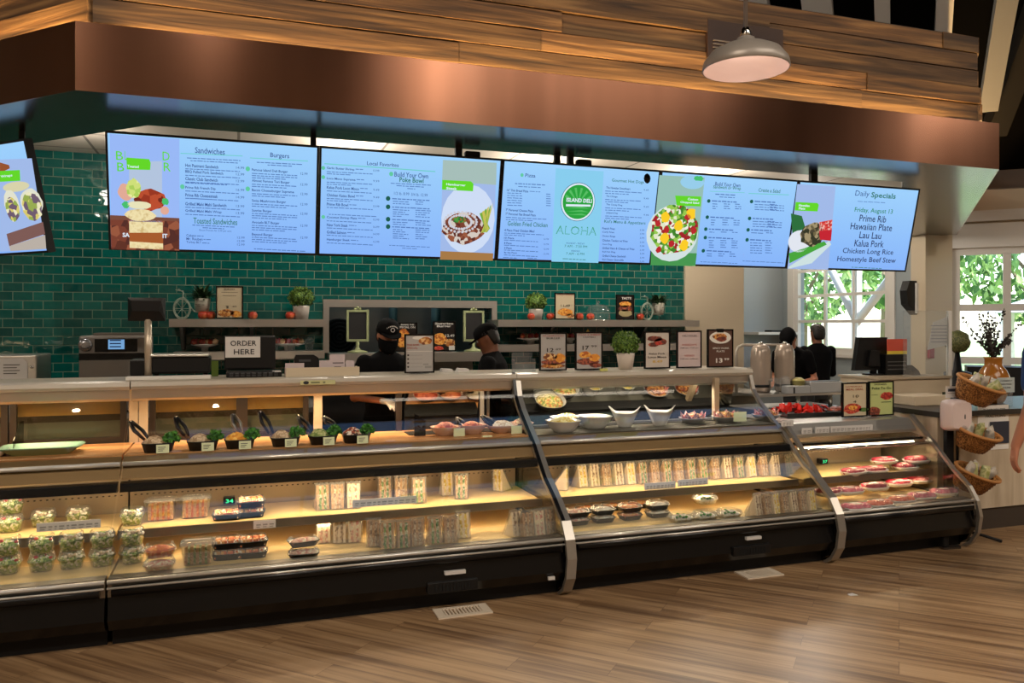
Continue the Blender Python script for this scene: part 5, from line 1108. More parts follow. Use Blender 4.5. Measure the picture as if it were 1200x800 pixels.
# white bowls in the middle case
sal_y = mixmat('potato_salad', [srgb(235, 215, 120), srgb(245, 235, 170), srgb(215, 190, 90)], 70); sal_c = mixmat('pasta_salad', [srgb(225, 200, 120), srgb(190, 100, 50), srgb(240, 225, 170), srgb(120, 140, 60)], 70)
bowl(660, 512, .235, .22, .075, sal_y, 'round white bowl of yellow potato salad, front left in the middle case', 'white bowls in the middle case', Y=5.0)
bowl(664, 500, .235, .2, .07, sal_c, 'white bowl mostly hidden behind the yellow salad bowl', 'white bowls in the middle case', Y=5.24)
bowl(697, 508, .22, .22, .085, sal_c, 'angular white bowl of pasta salad with a dark rim mark', 'white bowls in the middle case', Y=5.10, power=3.2, fh=.02)
def handled(x, y, lab):
    p = at(x, y, 5.10); p.z = ZU; r = empty('handled_bowl', p, lab, 'bowl', 'white handled bowls'); n = 40; mb = MB(); mb.use(ceramic); rings = []
    prof = [(.045, 0), (.048, .006), (.07, .05), (.095, .10), (.099, .103), (.088, .10), (.062, .05), (.04, .014)]
    for q, (rr, z) in enumerate(prof):
        ring_ = []
        for k in range(n):
            a = 2 * PI * k / n; up = max(0, math.cos(a - PI * .85)) ** 6 + max(0, math.cos(a + PI * .15)) ** 6
            zz = z + (up * .045 if z > .08 else 0); r2 = rr + (up * .018 if z > .08 else 0); ring_.append((p.x + r2 * math.cos(a), p.y + r2 * math.sin(a) * .9, ZU + zz))
        rings.append(ring_)
    mb.loft(rings, True, True); mb.build('bowl', None, r)
    mb = MB(); mb.use(mat('handle_hole', (.03, .028, .025), .8))
    for a in (PI * .85, -PI * .15):
        c = Vector((p.x + .0965 * math.cos(a), p.y + .0965 * math.sin(a) * .9, ZU + .117)); t_ = Vector((-math.sin(a), math.cos(a), 0))
        nrm_ = Vector((math.cos(a), math.sin(a), -.2)).normalized()
        for sg in (-1, 1):
            mb.face(mb.vs([c + nrm_ * (.011 * sg) + t_ * .024 * math.cos(2 * PI * k / 12) + Vector((0, 0, .010 * math.sin(2 * PI * k / 12))) for k in range(12)]))
    mb.build('handle_hole', None, r)
    mb = MB(); mb.use(sal_y).mound(p.x, p.y, ZU + .07, .07, .065, .014); mb.build('food', None, r)
handled(732, 508, 'white bowl with raised cut-out handles, left of the pair'); handled(773, 506, 'white bowl with raised cut-out handles, right of the pair')
checkp = mat('checked_paper', srgb(210, 120, 110), .6)
def _chk(m):
    n, l, b = nodes(m); tc = n.new('ShaderNodeTexCoord'); c = n.new('ShaderNodeTexChecker'); c.inputs['Scale'].default_value = 110; c.inputs[1].default_value = (*srgb(235, 215, 205), 1); c.inputs[2].default_value = (*srgb(200, 70, 60), 1)
    l.new(tc.outputs['Object'], c.inputs[0]); l.new(c.outputs[0], b.inputs['Base Color'])
_chk(checkp)
def basket_plate(x, y, lab, card=False, w=.2):
    r = bowl(x, y, w, .18, .04, food_f['fried'], lab, 'plates lined with red checked paper', name='lined_plate', m_=mat('pale_plate', srgb(185, 185, 190), .3), fh=.05, Y=5.12)
    p = r.location; mb = MB(); mb.use(checkp)
    for k in range(9):
        a = 2 * PI * k / 9 + .3; c = Vector((p.x, p.y, ZU + .025)); d = Vector((math.cos(a), math.sin(a) * .8, 0)); t_ = Vector((-math.sin(a), math.cos(a), 0))
        mb.face(mb.vs([c + d * .05 - t_ * .04, c + d * .088 + Vector((0, 0, .02)) - t_ * .03, c + d * .10 + Vector((0, 0, .062)), c + d * .088 + Vector((0, 0, .02)) + t_ * .03, c + d * .05 + t_ * .04]))
    mb.build('checked_paper', None, r)
    if card: mb = MB(); mb.use(cardm); q = at(868, 488, 5.0); mb.box(q.x - .06, q.x + .05, 5.0, 5.003, q.z - .035, q.z + .035); mb.use(plas_b).tube([(q.x, 5.0, ZU), (q.x, 5.0, q.z - .035)], .002, 4); mb.build('price_card', None, r)
basket_plate(812, 503, 'plate of fried food on red checked paper, left one'); basket_plate(850, 500, 'plate of fried food on red checked paper with a price card', True); basket_plate(898, 497, 'plate of fried food partly behind the right end glass', w=.22)
# small tags on deck fronts
for i, (x, y, w) in enumerate(((206, 535, .06), (458, 522, .06), (571, 514, .065))):
    p = at(x, y, 4.93); r = empty('deck_tag', (p.x, p.y, ZU), 'small flat tag lying on the wooden deck edge, %s from left' % ORD[i], 'tag', 'flat tags on the wooden deck edge'); mb = MB(); mb.use(cardm if i == 2 else mat('pink_tag', srgb(205, 165, 155), .5)).box(p.x - w / 2, p.x + w / 2, 4.92, 4.96, ZU, ZU + .004); mb.build('card', None, r)
# ================================================================ ON TOP OF THE CASES
potw = mat('white_pot', srgb(215, 205, 195), .4)
topi = mixmat('clipped_leaves', [srgb(60, 95, 30), srgb(95, 130, 45), srgb(45, 75, 25), srgb(120, 150, 60)], 120)
dkleaf = mixmat('dark_leaves', [srgb(30, 60, 25), srgb(50, 85, 35), srgb(25, 45, 20)], 120)
def potted(x, yb, Y, z, w, hp, rb, label, leaf=topi, taper=.75):
    """clipped ball in a white pot; w pot width, hp pot height, rb ball radius"""
    p = at(x, yb, Y); p.z = z; r = empty('potted_shrub', p, label, 'potted plant')
    mb = MB(); mb.use(potw).lathe([(.5 * taper, 0), (.5, .85), (.5, 1), (.46, 1), (.46, .9)], (0, 0, 0), 24); 
    for v in mb.bm.verts: v.co = Vector((p.x + v.co.x * w, p.y + v.co.y * w, z + v.co.z * hp))
    mb.build('pot', None, r)
    mb = MB(); mb.use(leaf); c = Vector((p.x, p.y, z + hp + rb * .62)); mb.ico(c, rb * .8, 2, (1, 1, .8), .05)
    for k in range(420):
        a, b_ = random.uniform(0, 2 * PI), random.uniform(-.75, 1); q = math.sqrt(1 - b_ * b_); R_ = rb * random.uniform(.78, 1.0)
        o = c + Vector((R_ * q * math.cos(a), R_ * q * math.sin(a), R_ * b_ * .85)); E_ = Euler((random.uniform(0, 6), random.uniform(0, 6), random.uniform(0, 6))).to_matrix(); s_ = rb * .13
        mb.face(mb.vs([o + E_ @ Vector(v) * s_ for v in ((-1, 0, 0), (0, -.6, .15), (1, 0, 0), (0, .6, .15))]))
    mb.build('foliage', None, r); return r
potted(733, 438, 5.36, ZT, .135, .125, .112, 'round potted shrub in a white pot on the middle case top')
potted(353, 374, 7.74, SHZ, .155, .13, .125, 'round potted shrub on the left wall shelf', taper=.8)
potted(628, 375, 7.74, SHZ, .15, .115, .115, 'round potted shrub on the right wall shelf', taper=.8)
# weighing scale with tall customer display
sc_ = empty('deli_scale', (at(205, 440, 5.45).x, 5.45, ZT), 'black deli scale with steel platter and a display on a tall pole', 'scale')
a, b = at(178, 440, 5.42), at(247, 412, 5.42); mb = MB(); mb.use(plas_b).rbox(a.x, b.x, 5.36, 5.58, ZT + .03, ZT + .135, .012); mb.use(plas_b).rbox(at(153, 438, 5.42).x, a.x - .002, 5.38, 5.56, ZT + .02, ZT + .12, .008); mb.build('body', None, sc_)
mb = MB(); mb.use(steel).rbox(a.x - .005, b.x - .01, 5.34, 5.60, ZT + .136, ZT + .152, .006); mb.build('platter', None, sc_)
for xx in (a.x + .03, b.x - .03): mb = MB(); mb.use(plas_b).lathe([(.015, 0), (.015, .03)], (xx, 5.4, ZT), 10); mb.build('foot', None, sc_)
q = at(174, 440, 5.38); mb = MB(); mb.use(mat('beige_metal', srgb(190, 175, 155), .35, .5)).tube([(q.x, 5.36, ZT + .005), (q.x, 5.36, at(174, 374, 5.36).z)], .021, 12); mb.build('pole', None, sc_)
a, b = at(150, 376, 5.36), at(194, 349, 5.36); mb = MB(); mb.use(plas_b)
mb.loft([[(a.x, 5.37, a.z), (b.x, 5.37, a.z), (b.x, 5.37, b.z), (a.x, 5.37, b.z)], [(a.x, 5.35, a.z), (b.x, 5.35, a.z), (b.x, 5.35, b.z), (a.x, 5.35, b.z)], [(a.x + .03, 5.31, a.z + .06), (b.x - .03, 5.31, a.z + .06), (b.x - .02, 5.31, b.z - .02), (a.x + .02, 5.31, b.z - .02)]], False); mb.build('display_head', None, sc_)
q0, q1 = at(151, 447, 5.42), at(248, 440, 5.42); r = empty('white_board', ((q0.x + q1.x) / 2, 5.28, ZT), 'thin white board lying in front of the deli scale', 'board'); mb = MB(); mb.use(white).rbox(q0.x, q1.x, 5.25, 5.335, ZT, ZT + .022, .004); mb.build('panel', None, r)
q = at(250, 444, 5.5); mb = MB(); mb.use(mat('green_card', srgb(120, 150, 60), .5)).box(q.x - .012, q.x + .03, 5.52, 5.53, ZT, ZT + .10); tag(mb.build('green_card', None), 'small upright green card between the scale and the register', 'card')
# register with the ORDER HERE sheet
rg = empty('cash_register', (at(292, 440, 5.45).x, 5.45, ZT), 'black cash register screen seen from behind with keypad below', 'cash register')
a, b = at(263, 432, 5.40), at(323, 393, 5.40); mb = MB(); mb.use(plas_b).rbox(a.x, b.x, 5.40, 5.45, ZT + .045, b.z, .012); mb.build('monitor', None, rg)
a, b = at(265, 444, 5.36), at(322, 432, 5.36); mb = MB(); mb.use(plas_b).rbox(a.x, b.x, 5.33, 5.52, ZT, ZT + .035, .006); mb.build('keypad_base', None, rg)
mb = MB(); mb.use(mat('key_grey', srgb(60, 60, 62), .5))
for i in range(9):
    for j in range(2): mb.rbox(a.x + .02 + i * .034, a.x + .043 + i * .034, 5.324, 5.331, ZT + .006 + j * .014, ZT + .016 + j * .014, .002)
mb.build('keys', None, rg)
S = Sheet(at(264, 419, 5.39), (1, 0, 0), (0, 0, 1)); w_ = S.px(305, 407)[0]; h_ = S.px(285, 394.5)[1]
r = empty('order_here_sign', S.pt(w_ / 2, 0), 'white sheet reading ORDER HERE taped to the register back', 'sign'); mb = MB(); mb.use(paper).box(S.O.x, S.O.x + w_, 5.390, 5.393, S.O.z, S.O.z + h_); mb.build('sheet', None, r)
S.start(); S.text('ORDER', 270, 300.5, 402, ink, 6.2, .01, l=3); S.text('HERE', 274, 298, 412, ink, 6.2, .01, l=3); S.build('lettering', r)
q = at(324, 440, 5.4); mb = MB(); mb.use(plas_b).rbox(q.x - .03, q.x + .03, 5.34, 5.44, ZT, ZT + .03, .004); mb.use(paper).box(q.x - .028, q.x + .026, 5.345, 5.42, ZT + .0305, ZT + .036); tag(mb.build('receipt_printer', None), 'small black printer with a white slip right of the keypad', 'printer')
# long cream ledge tray with cards and card reader
a, b = at(335, 444, 5.30), at(421, 432, 5.30)
lt = empty('ledge_tray', ((a.x + b.x) / 2, 5.36, ZT), 'long cream tray between the register and the masked worker', 'tray'); mb = MB(); mb.use(mat('tray_cream', srgb(205, 190, 165), .45)).box(a.x, b.x, 5.29, 5.30, ZT, ZT + .058); mb.box(a.x, b.x, 5.44, 5.45, ZT, ZT + .05); mb.box(a.x, a.x + .01, 5.30, 5.44, ZT, ZT + .055); mb.box(b.x - .01, b.x, 5.30, 5.44, ZT, ZT + .055); mb.box(a.x, b.x, 5.30, 5.44, ZT, ZT + .006); mb.build('shell', None, lt)
cr = empty('card_reader', (at(357, 430, 5.4).x, 5.41, ZT + .01), 'black card terminal standing in the cream tray', 'card reader'); a, b = at(341, 438, 5.4), at(373, 418, 5.4)
mb = MB(); mb.use(plas_b).prism([(a.x + .02, ZT + .008), (b.x, ZT + .008), (b.x, b.z - .005), (b.x - .03, b.z + .015), (a.x + .03, b.z + .015), (a.x + .02, b.z - .012)], 5.385, 5.43, axis=1); mb.build('body', None, cr); mb = MB(); mb.use(MATS['key_grey']).box(a.x + .05, b.x - .05, 5.382, 5.385, b.z - .03, b.z - .015); mb.build('slot', None, cr)
for i, (x0_, y0_, x1_, y1_, lab) in enumerate(((334, 425, 356, 434, 'pale card at the left end of the cream tray'), (374, 422, 386, 434, 'pale card right of the card terminal'), (386, 415, 404, 434, 'taller white card with two printed lines in the tray'), (405, 422, 415, 434, 'small pale card at the right end of the tray'))):
    a, b = at(x0_, y1_, 5.34), at(x1_, y0_, 5.34); yy = 5.33 if i else 5.315; r = empty('counter_card', ((a.x + b.x) / 2, yy, ZT + .006), lab, 'card', 'cards standing in the cream tray'); mb = MB(); mb.use(mat('lilac_paper', srgb(195, 182, 185), .5)).box(a.x, b.x, yy, yy + .004, ZT + .006, b.z); mb.build('sheet', None, r)
    if i == 2: mb = MB(); mb.use(mat('grey_ink', srgb(110, 100, 105), .5)).box(a.x + .02, b.x - .01, yy - .001, yy, b.z - .06, b.z - .052); mb.box(a.x + .03, b.x - .025, yy - .001, yy, b.z - .085, b.z - .078); mb.build('print', None, r)
# logo label on the slab edge
a, b = at(352, 451, 5.20), at(393, 445, 5.20); r = empty('slab_label', ((a.x + b.x) / 2, 5.205, a.z), 'cream label with dark round logo stuck on the case top edge', 'label'); mb = MB(); mb.use(mat('label_cream', srgb(200, 200, 150), .5)).box(a.x, b.x, 5.200, 5.204, a.z, b.z); mb.build('label_sheet', None, r)
mb = MB(); mb.use(ink); c = (a.x + .035, 5.1995, (a.z + b.z) / 2); mb.face(mb.vs([(c[0] + .018 * math.cos(2 * PI * k / 14), c[1], c[2] + .011 * math.sin(2 * PI * k / 14)) for k in range(14)])); mb.use(mat('label_grey', srgb(120, 125, 90), .5)).box(a.x + .065, a.x + .12, 5.199, 5.2, c[2] - .005, c[2] + .005); mb.box(a.x + .14, a.x + .155, 5.199, 5.2, c[2] - .006, c[2] + .006); mb.build('logo', None, r)
# empty acrylic holder at the divider
a, b = at(602, 438, 5.36), at(626, 413, 5.36); r = empty('brochure_holder', ((a.x + b.x) / 2, 5.36, ZT), 'empty clear brochure holder on the divider between two cases', 'brochure holder'); mb = MB(); mb.use(acryl)
mb.box(a.x, b.x, 5.40, 5.404, ZT, b.z); mb.box(a.x, b.x, 5.33, 5.334, ZT, ZT + .07); mb.box(a.x, a.x + .003, 5.334, 5.40, ZT, ZT + .09); mb.box(b.x - .003, b.x, 5.334, 5.40, ZT, ZT + .09); mb.build('pocket', None, r); mb = MB(); mb.use(chrome).box(a.x, b.x, 5.326, 5.33, ZT + .06, ZT + .066); mb.build('rim', None, r)
q = at(704, 436, 5.28); mb = MB(); mb.use(mat('yellow_tag', srgb(200, 200, 110), .5)).box(q.x - .03, q.x + .03, 5.225, 5.235, ZT, ZT + .018); tag(mb.build('shelf_tag', None), 'tiny yellow tag below the steak and shrimp poster', 'tag')
for i, x in enumerate((524, 543)): q = at(x, 437, 5.5); mb = MB(); mb.use(paper).prism([(q.x - .05, ZT), (q.x + .05, ZT), (q.x + .03, ZT + .02), (q.x - .04, ZT + .025)], 5.48, 5.54, axis=1); tag(mb.build('folded_cloth', None), ('white folded cloth on the case top right of the tall poster', 'white folded cloth on the case top, nearer the capped worker in profile')[i], 'cloth')

# ================================================================ BACK WALL: SHELVES, HATCH, COUNTER
def wall_shelf(x0, x1, z, label, y=7.62, th=.07, brackets=()):
    r = empty('wall_shelf', ((x0 + x1) / 2, 7.8, z - th), label, 'shelf', 'steel wall shelves'); mb = MB(); mb.use(steel).box(x0, x1, y, 8.0, z - .012, z); mb.box(x0, x1, y, y + .015, z - th, z - .012); mb.box(x0, x0 + .012, y + .015, 8, z - th, z - .012); mb.box(x1 - .012, x1, y + .015, 8, z - th, z - .012); mb.build('board', None, r)
    for bx in brackets: mb = MB(); mb.use(steel_d).prism([(7.70, z - th + .01), (8.0, z - th + .01), (8.0, z - .28), (7.97, z - .28)], bx, bx + .03); mb.build('bracket', None, r)
    return r
xl0, xl1, xr0, xr1 = at(198, 377, 7.62).x, at(383, 377, 7.62).x, at(584, 378, 7.62).x, at(820, 380, 7.62).x
wall_shelf(xl0, xl1, SHZ, 'upper steel wall shelf with potted shrub, left of the hatch', brackets=(xl0 + .08, .1)); wall_shelf(xr0, xr1, SHZ, 'upper steel wall shelf with glass dome, right of the hatch', brackets=(3.1, 4.2))
wall_shelf(-.55, xl1 - .02, 1.36, 'lower steel wall shelf behind the ORDER HERE register'); wall_shelf(xr0, xr1 - .05, 1.40, 'lower steel wall shelf behind the framed posters')
hf = empty('hatch_frame', (1.68, 7.98, HZ0), 'steel framed serving hatch in the tiled wall', 'serving hatch'); mb = MB(); mb.use(steel); f_ = .055
mb.box(HX0 - f_, HX1 + f_, 7.965, 8.0, HZ1, HZ1 + f_ + .02); mb.box(HX0 - f_, HX0, 7.965, 8.0, HZ0, HZ1); mb.box(HX1, HX1 + f_, 7.965, 8.0, HZ0, HZ1); mb.build('frame', None, hf)
mb = MB(); mb.use(steel).box(HX0 - .02, HX1 - .02, 7.62, 8.25, HZ0 - .09, HZ0 - .001); mb.build('ledge', None, hf); mb = MB(); mb.use(steel_d).box(HX0 + .1, HX1 - .3, 7.66, 7.9, HZ0 - .20, HZ0 - .09); mb.build('apron', None, hf)
# things inside the kitchen behind the hatch
mb = MB(); mb.use(mat('duct_blue', srgb(120, 160, 165), .3, .6))
mb.tube([(1.72, 9.3, 1.2), (1.72, 9.3, 2.4)], .05, 12); tag(mb.build('steel_duct', None), 'bright vertical steel pipe behind the hatch, right of the worker cap', 'pipe', 'kitchen pipes'); mb = MB(); mb.use(MATS['duct_blue']).tube([(2.25, 9.35, 1.2), (2.25, 9.35, 2.4)], .06, 12); tag(mb.build('steel_duct', None), 'bright vertical steel pipe behind the hatch, near the right chalkboard', 'pipe', 'kitchen pipes')
fan = empty('drum_fan', (1.0, 8.9, 1.0), 'dark round drum fan standing in the kitchen behind the hatch', 'fan'); mb = MB(); mb.use(plas_b); cx0, cz0 = at(398, 394, 8.9).x, at(398, 394, 8.9).z
for rr in (.19, .15, .11, .07, .03): mb.tube([(cx0 + rr * math.cos(2 * PI * k / 24), 8.88, cz0 + rr * math.sin(2 * PI * k / 24)) for k in range(25)], .006, 5, False)
mb.build('guard', None, fan); mb = MB(); mb.use(blkm).prism([(cx0 + .2 * math.cos(2 * PI * k / 24), cz0 + .2 * math.sin(2 * PI * k / 24)) for k in range(24)], 8.9, 9.05, axis=1); mb.build('drum', None, fan)
mb = MB(); mb.use(plas_b).box(cx0 - .12, cx0 + .12, 8.86, 9.1, 1.33 - .5, cz0 - .18); mb.build('stand', None, fan)
mb = MB(); mb.use(steel).box(.3, 3.3, 8.55, 9.15, .78, .82); mb.use(steel_d)
for lx in (.35, 1.9, 3.2): mb.box(lx, lx + .05, 8.6, 8.65, 0, .78); mb.box(lx, lx + .05, 9.05, 9.1, 0, .78)
tag(mb.build('kitchen_table', None), 'steel kitchen table behind the hatch under the fan', 'table')
chalk = mat('chalkboard', srgb(30, 30, 32), .6); palegreen = mat('pale_green_frame', srgb(165, 175, 130), .5)
def chalkboard(x0, y0, x1, y1, label, Y=7.86):
    a, b = at(x0, y1, Y), at(x1, y0, Y); r = empty('tabletop_chalkboard', ((a.x + b.x) / 2, Y, HZ0), label, 'chalkboard', 'green framed chalkboards'); f = .022; mb = MB(); mb.use(palegreen)
    for q in ((a.x, b.x, a.z, a.z + f), (a.x, b.x, b.z - f, b.z), (a.x, a.x + f, a.z + f, b.z - f), (b.x - f, b.x, a.z + f, b.z - f)): mb.box(q[0], q[1], Y - .015, Y + .01, q[2], q[3])
    m_ = (a.x + b.x) / 2
    for k in (-1, 0, 1): mb.ico((m_ + k * .025, Y, b.z + .01 + (k == 0) * .012), .015, 1, (1, .6, 1))
    mb.build('frame', None, r); mb = MB(); mb.use(chalk).box(a.x + f, b.x - f, Y - .005, Y + .005, a.z + f, b.z - f); mb.build('slate', None, r)
    mb = MB(); mb.use(palegreen).lathe([(.10, 0), (.095, .015), (.03, .03), (.015, .06), (.02, .09), (.012, a.z - HZ0 + .002)], (m_, Y, HZ0), 16); mb.build('pedestal', None, r)
chalkboard(406, 363, 432, 400, 'left green framed tabletop chalkboard on the hatch ledge'); chalkboard(543, 364, 567, 400, 'right green framed tabletop chalkboard on the hatch ledge')
# apples and small red things on the shelves
def fruit(x, z, lab, Y=7.72, red=(185, 50, 35), n=1, grp='red apples on the wall shelves'):
    p = at(x, 370, Y); r = empty('red_apple', (p.x, Y, z), lab, 'apple', grp); m_ = mixmat('apple_red', [srgb(150, 30, 25), srgb(200, 70, 40), srgb(225, 130, 70)], 12, .3, 'NOISE'); mb = MB(); mb.use(m_).lathe([(.004, .006), (.022, .0), (.040, .018), (.045, .042), (.034, .066), (.014, .070), (.004, .062)], (p.x, Y, z), 16); mb.build('fruit', None, r); mb = MB(); mb.use(barkm).tube([(p.x, Y, z + .06), (p.x + .006, Y, z + .085)], .003, 5); mb.build('stem', None, r)
for i, (x, lab) in enumerate(((238, 'red apple left of the cream poster on the left shelf, outer'), (247, 'red apple touching the cream poster on the left shelf'), (296, 'red apple alone in the middle of the left shelf'), (340, 'red apple beside the shrub pot on the left shelf'), (623, 'red apple in front of the right shelf shrub pot'), (645, 'red apple left of the right shelf cream poster'), (679, 'red apple right of the right shelf cream poster'), (692, 'red apple left of the glass dome'), (727, 'red apple in front of the dark burger poster'), (750, 'red apple right of the dark burger poster'))): fruit(x, SHZ, lab)
# covered plates of wrapped fruit on the lower shelves
def covered(x, z, lab, w=.3, Y=7.8):
    p = at(x, 400, Y); r = empty('fruit_plate', (p.x, Y, z), lab, 'plate', 'fruit plates on the lower wall shelves'); mb = MB(); mb.use(ceramic).lathe([(.12, 0), (.14, .04), (.5, .06), (.5, .068), (.1, .05)], (p.x, Y, z), 24, w, w * .7); mb.build('plate', None, r)
    mb = MB()
    for k in range(9): mb.use((MATS['apple_red'], meat_p, mat('cut_apple', srgb(225, 190, 150), .5))[k % 3]).ico((p.x + (k - 4) * w * .095, Y - .03 + random.uniform(-.04, .04), z + .09), .032, 1, (1, 1, .9), .08)
    mb.build('fruit', None, r)
covered(240, 1.36, 'raised plate of pink fruit left of the ORDER HERE sheet', .24); covered(338, 1.36, 'raised plate of red and pale fruit right of the register'); covered(622, 1.40, 'raised plate of red fruit behind the clear brochure holder'); covered(668, 1.40, 'raised plate of red fruit between the two priced posters', .26)
for i, x in enumerate((321, 341, 362)):
    p = at(x, 398, 7.76); r = empty('deli_cup', (p.x, 7.72, 1.36), 'clear deli cup on the lower left shelf, %s from the register' % ORD[i], 'cup', 'clear deli cups'); mb = MB(); mb.use(acryl).lathe([(.03, 0), (.045, .1), (.047, .1), (.047, .104), (.02, .125)], (p.x, 7.72, 1.36), 16); mb.build('cup_wall', None, r)
p = at(689, 398, 7.7); mb = MB(); mb.use(mat('yellow_sign', srgb(215, 215, 110), .5)).prism([(p.x - .05, 1.42 + .06), (p.x + .0, 1.42 - .015), (p.x + .05, 1.48), (p.x, 1.56)], 7.7, 7.705, axis=1); tag(mb.build('diamond_sign', None), 'small yellow diamond sign right of the steak and shrimp poster', 'sign')
# glass dome on the right shelf
p = at(701, 376, 7.78); r = empty('cake_dome', (p.x, 7.78, SHZ), 'clear glass cake dome with knob on the right wall shelf', 'cake dome'); mb = MB(); mb.use(acryl).lathe([(.13, 0), (.13, .09), (.11, .14), (.06, .165), (.012, .172), (.012, .18), (.02, .195), (.004, .208)], (p.x, 7.78, SHZ), 28); mb.build('dome', None, r); mb = MB(); mb.use(chrome).lathe([(.14, 0), (.14, .006)], (p.x, 7.78, SHZ), 28); mb.build('base', None, r)
# bicycle planters
def bike(x, z, lab, flip=1):
    p = at(x, 374, 7.74); r = empty('bicycle_planter', (p.x, 7.74, z), lab, 'planter', 'bicycle planters'); gw = mat('planter_wire', srgb(150, 165, 150), .4, .3); mb = MB(); mb.use(gw)
    R_ = .095; cx1 = p.x - .06 * flip
    for rr in (R_, R_ - .012): mb.tube([(cx1 + rr * .75 * math.cos(2 * PI * k / 24), 7.70, z + R_ + rr * math.sin(2 * PI * k / 24)) for k in range(25)], .005, 6, False)
    for k in range(8): a = PI * k / 4; mb.tube([(cx1, 7.70, z + R_), (cx1 + R_ * .72 * math.cos(a), 7.70, z + R_ + R_ * math.sin(a))], .0022, 4)
    mb.build('wheel', None, r); mb = MB(); mb.use(gw).tube([(cx1, 7.70, z + R_), (cx1 + .01 * flip, 7.71, z + .24), (cx1 - .03 * flip, 7.71, z + .27)], .006, 6); mb.tube([(cx1 + .01 * flip, 7.71, z + .2), (cx1 + .10 * flip, 7.72, z + .07), (cx1 + .19 * flip, 7.74, z + .05)], .006, 6); mb.tube([(cx1 - .05 * flip, 7.66, z + .26), (cx1 + .01 * flip, 7.71, z + .25), (cx1 - .03 * flip, 7.78, z + .26)], .005, 6); mb.build('frame', None, r)
    c = (cx1 + .17 * flip, 7.76, z + .06); mb = MB(); mb.use(mat('birch_pot', srgb(190, 185, 170), .6)).lathe([(.055, 0), (.07, .13), (.066, .13), (.06, .1)], c, 20); mb.use(mat('birch_mark', srgb(110, 105, 95), .7))
    for k in range(8): a = random.uniform(-2.6, -.5); zz = c[2] + random.uniform(.02, .11); rr = .0585 + (zz - c[2]) * .115; mb.box(c[0] + rr * math.cos(a) - .012, c[0] + rr * math.cos(a) + .012, c[1] + rr * math.sin(a) - .002, c[1] + rr * math.sin(a) + .002, zz, zz + .005)
    mb.build('pot', None, r); mb = MB(); mb.use(dkleaf)
    for k in range(150):
        a = random.uniform(0, 2 * PI); L = random.uniform(.12, .27); el = random.uniform(.2, 1.3); d = Vector((math.cos(a) * math.cos(el), math.sin(a) * math.cos(el) * .8, math.sin(el) * .75)); o = Vector(c) + Vector((0, 0, .12)); t_ = Vector((-math.sin(a), math.cos(a), 0)) * .009; m1 = o + d * L * .6; m2 = o + d * L + Vector((0, 0, -.04))
        mb.face(mb.vs([o - t_, o + t_, m1 + t_, m1 - t_])); mb.face(mb.vs([m1 - t_, m1 + t_, m2]))
    mb.build('foliage', None, r)
bike(222, SHZ, 'wire bicycle planter with birch pot and fern on the left shelf'); bike(762, SHZ, 'wire bicycle planter with birch pot at the right shelf end')
# oven, steel box and counters along the back wall
bc = empty('back_counter', (-1.0, 7.3, 0), 'low steel back counter under the speed oven', 'counter'); mb = MB(); mb.use(steel).box(-3.2, .75, 6.95, 7.95, .86, .90); mb.build('worktop', None, bc); mb = MB(); mb.use(steel_d).box(-3.1, .65, 7.02, 7.9, .1, .86); mb.build('cabinet_body', None, bc)
ov = empty('speed_oven', (at(131, 447, 7.0).x, 7.2, .90), 'grey speed oven with round knob and lit display on the back counter', 'oven'); a, b = at(92, 447, 7.0), at(172, 393, 7.0); ovm = mat('oven_grey', srgb(140, 134, 128), .4, .15)
mb = MB(); mb.use(ovm).rbox(a.x, b.x, 7.0, 7.5, .92, b.z, .02); mb.build('casing', None, ov); q = at(100, 422, 7.0); mb = MB(); mb.use(blk).box(a.x + .005, b.x - .005, 6.985, 7.0, at(100, 422, 7).z, at(100, 414, 7).z); mb.use(mat('oven_door', srgb(118, 112, 106), .35, .2)).box(a.x + .01, b.x - .01, 6.98, 7.0, .93, at(100, 422, 7).z); mb.build('door', None, ov)
z0_, z1_ = at(130, 412, 7).z, at(130, 397, 7).z; mb = MB(); mb.use(blk).box(at(111, 400, 7).x, at(161, 400, 7).x, 6.992, 7.0, z0_, z1_); mb.build('control_panel', None, ov)
mb = MB(); mb.use(em('oven_screen', (120, 170, 220), .9)).box(at(127, 400, 7).x, at(146, 400, 7).x, 6.989, 6.992, z0_ + .02, z1_ - .005); mb.use(em('oven_screen_dark', (25, 40, 70))); 
for k in range(3): mb.box(at(129, 400, 7).x, at(142, 400, 7).x, 6.988, 6.989, z0_ + .035 + .025 * k, z0_ + .045 + .025 * k)
mb.build('display', None, ov); c = at(100, 404, 7.0); mb = MB(); mb.use(mat('knob_silver', srgb(170, 170, 175), .25, .8)).lathe([(.052, 0), (.045, .02), (.02, .022)], (0, 0, 0), 24)
for v in mb.bm.verts: v.co = Vector((c.x + v.co.x, 6.995 - v.co.z, c.z + v.co.y))
mb.build('knob', None, ov); mb = MB(); mb.use(ovm).box(a.x + .1, b.x - .02, 7.03, 7.45, b.z, b.z + .02); mb.build('top_plate', None, ov); mb = MB(); mb.use(blkm).box(a.x + .03, b.x - .03, 7.05, 7.45, .90, .92); mb.build('foot', None, ov)
a, b = at(-25, 447, 7.0), at(43, 416, 7.0); sb = empty('steel_warmer', ((a.x + b.x) / 2, 7.2, .9), 'steel box with a taped note at the far left edge', 'warmer'); mb = MB(); mb.use(steel).rbox(a.x, b.x, 7.0, 7.5, .90, b.z, .01); mb.build('casing', None, sb)
q0, q1 = at(-5, 445, 6.99), at(32, 420, 6.99); mb = MB(); mb.use(paper).prism([(q0.x, q0.z), (q1.x, q0.z), (q1.x, q1.z - .03), (q1.x - .03, q1.z), (q0.x + .03, q1.z), (q0.x, q1.z - .03)], 6.99, 6.995, axis=1); mb.use(mat('note_ink', srgb(90, 85, 80), .5))
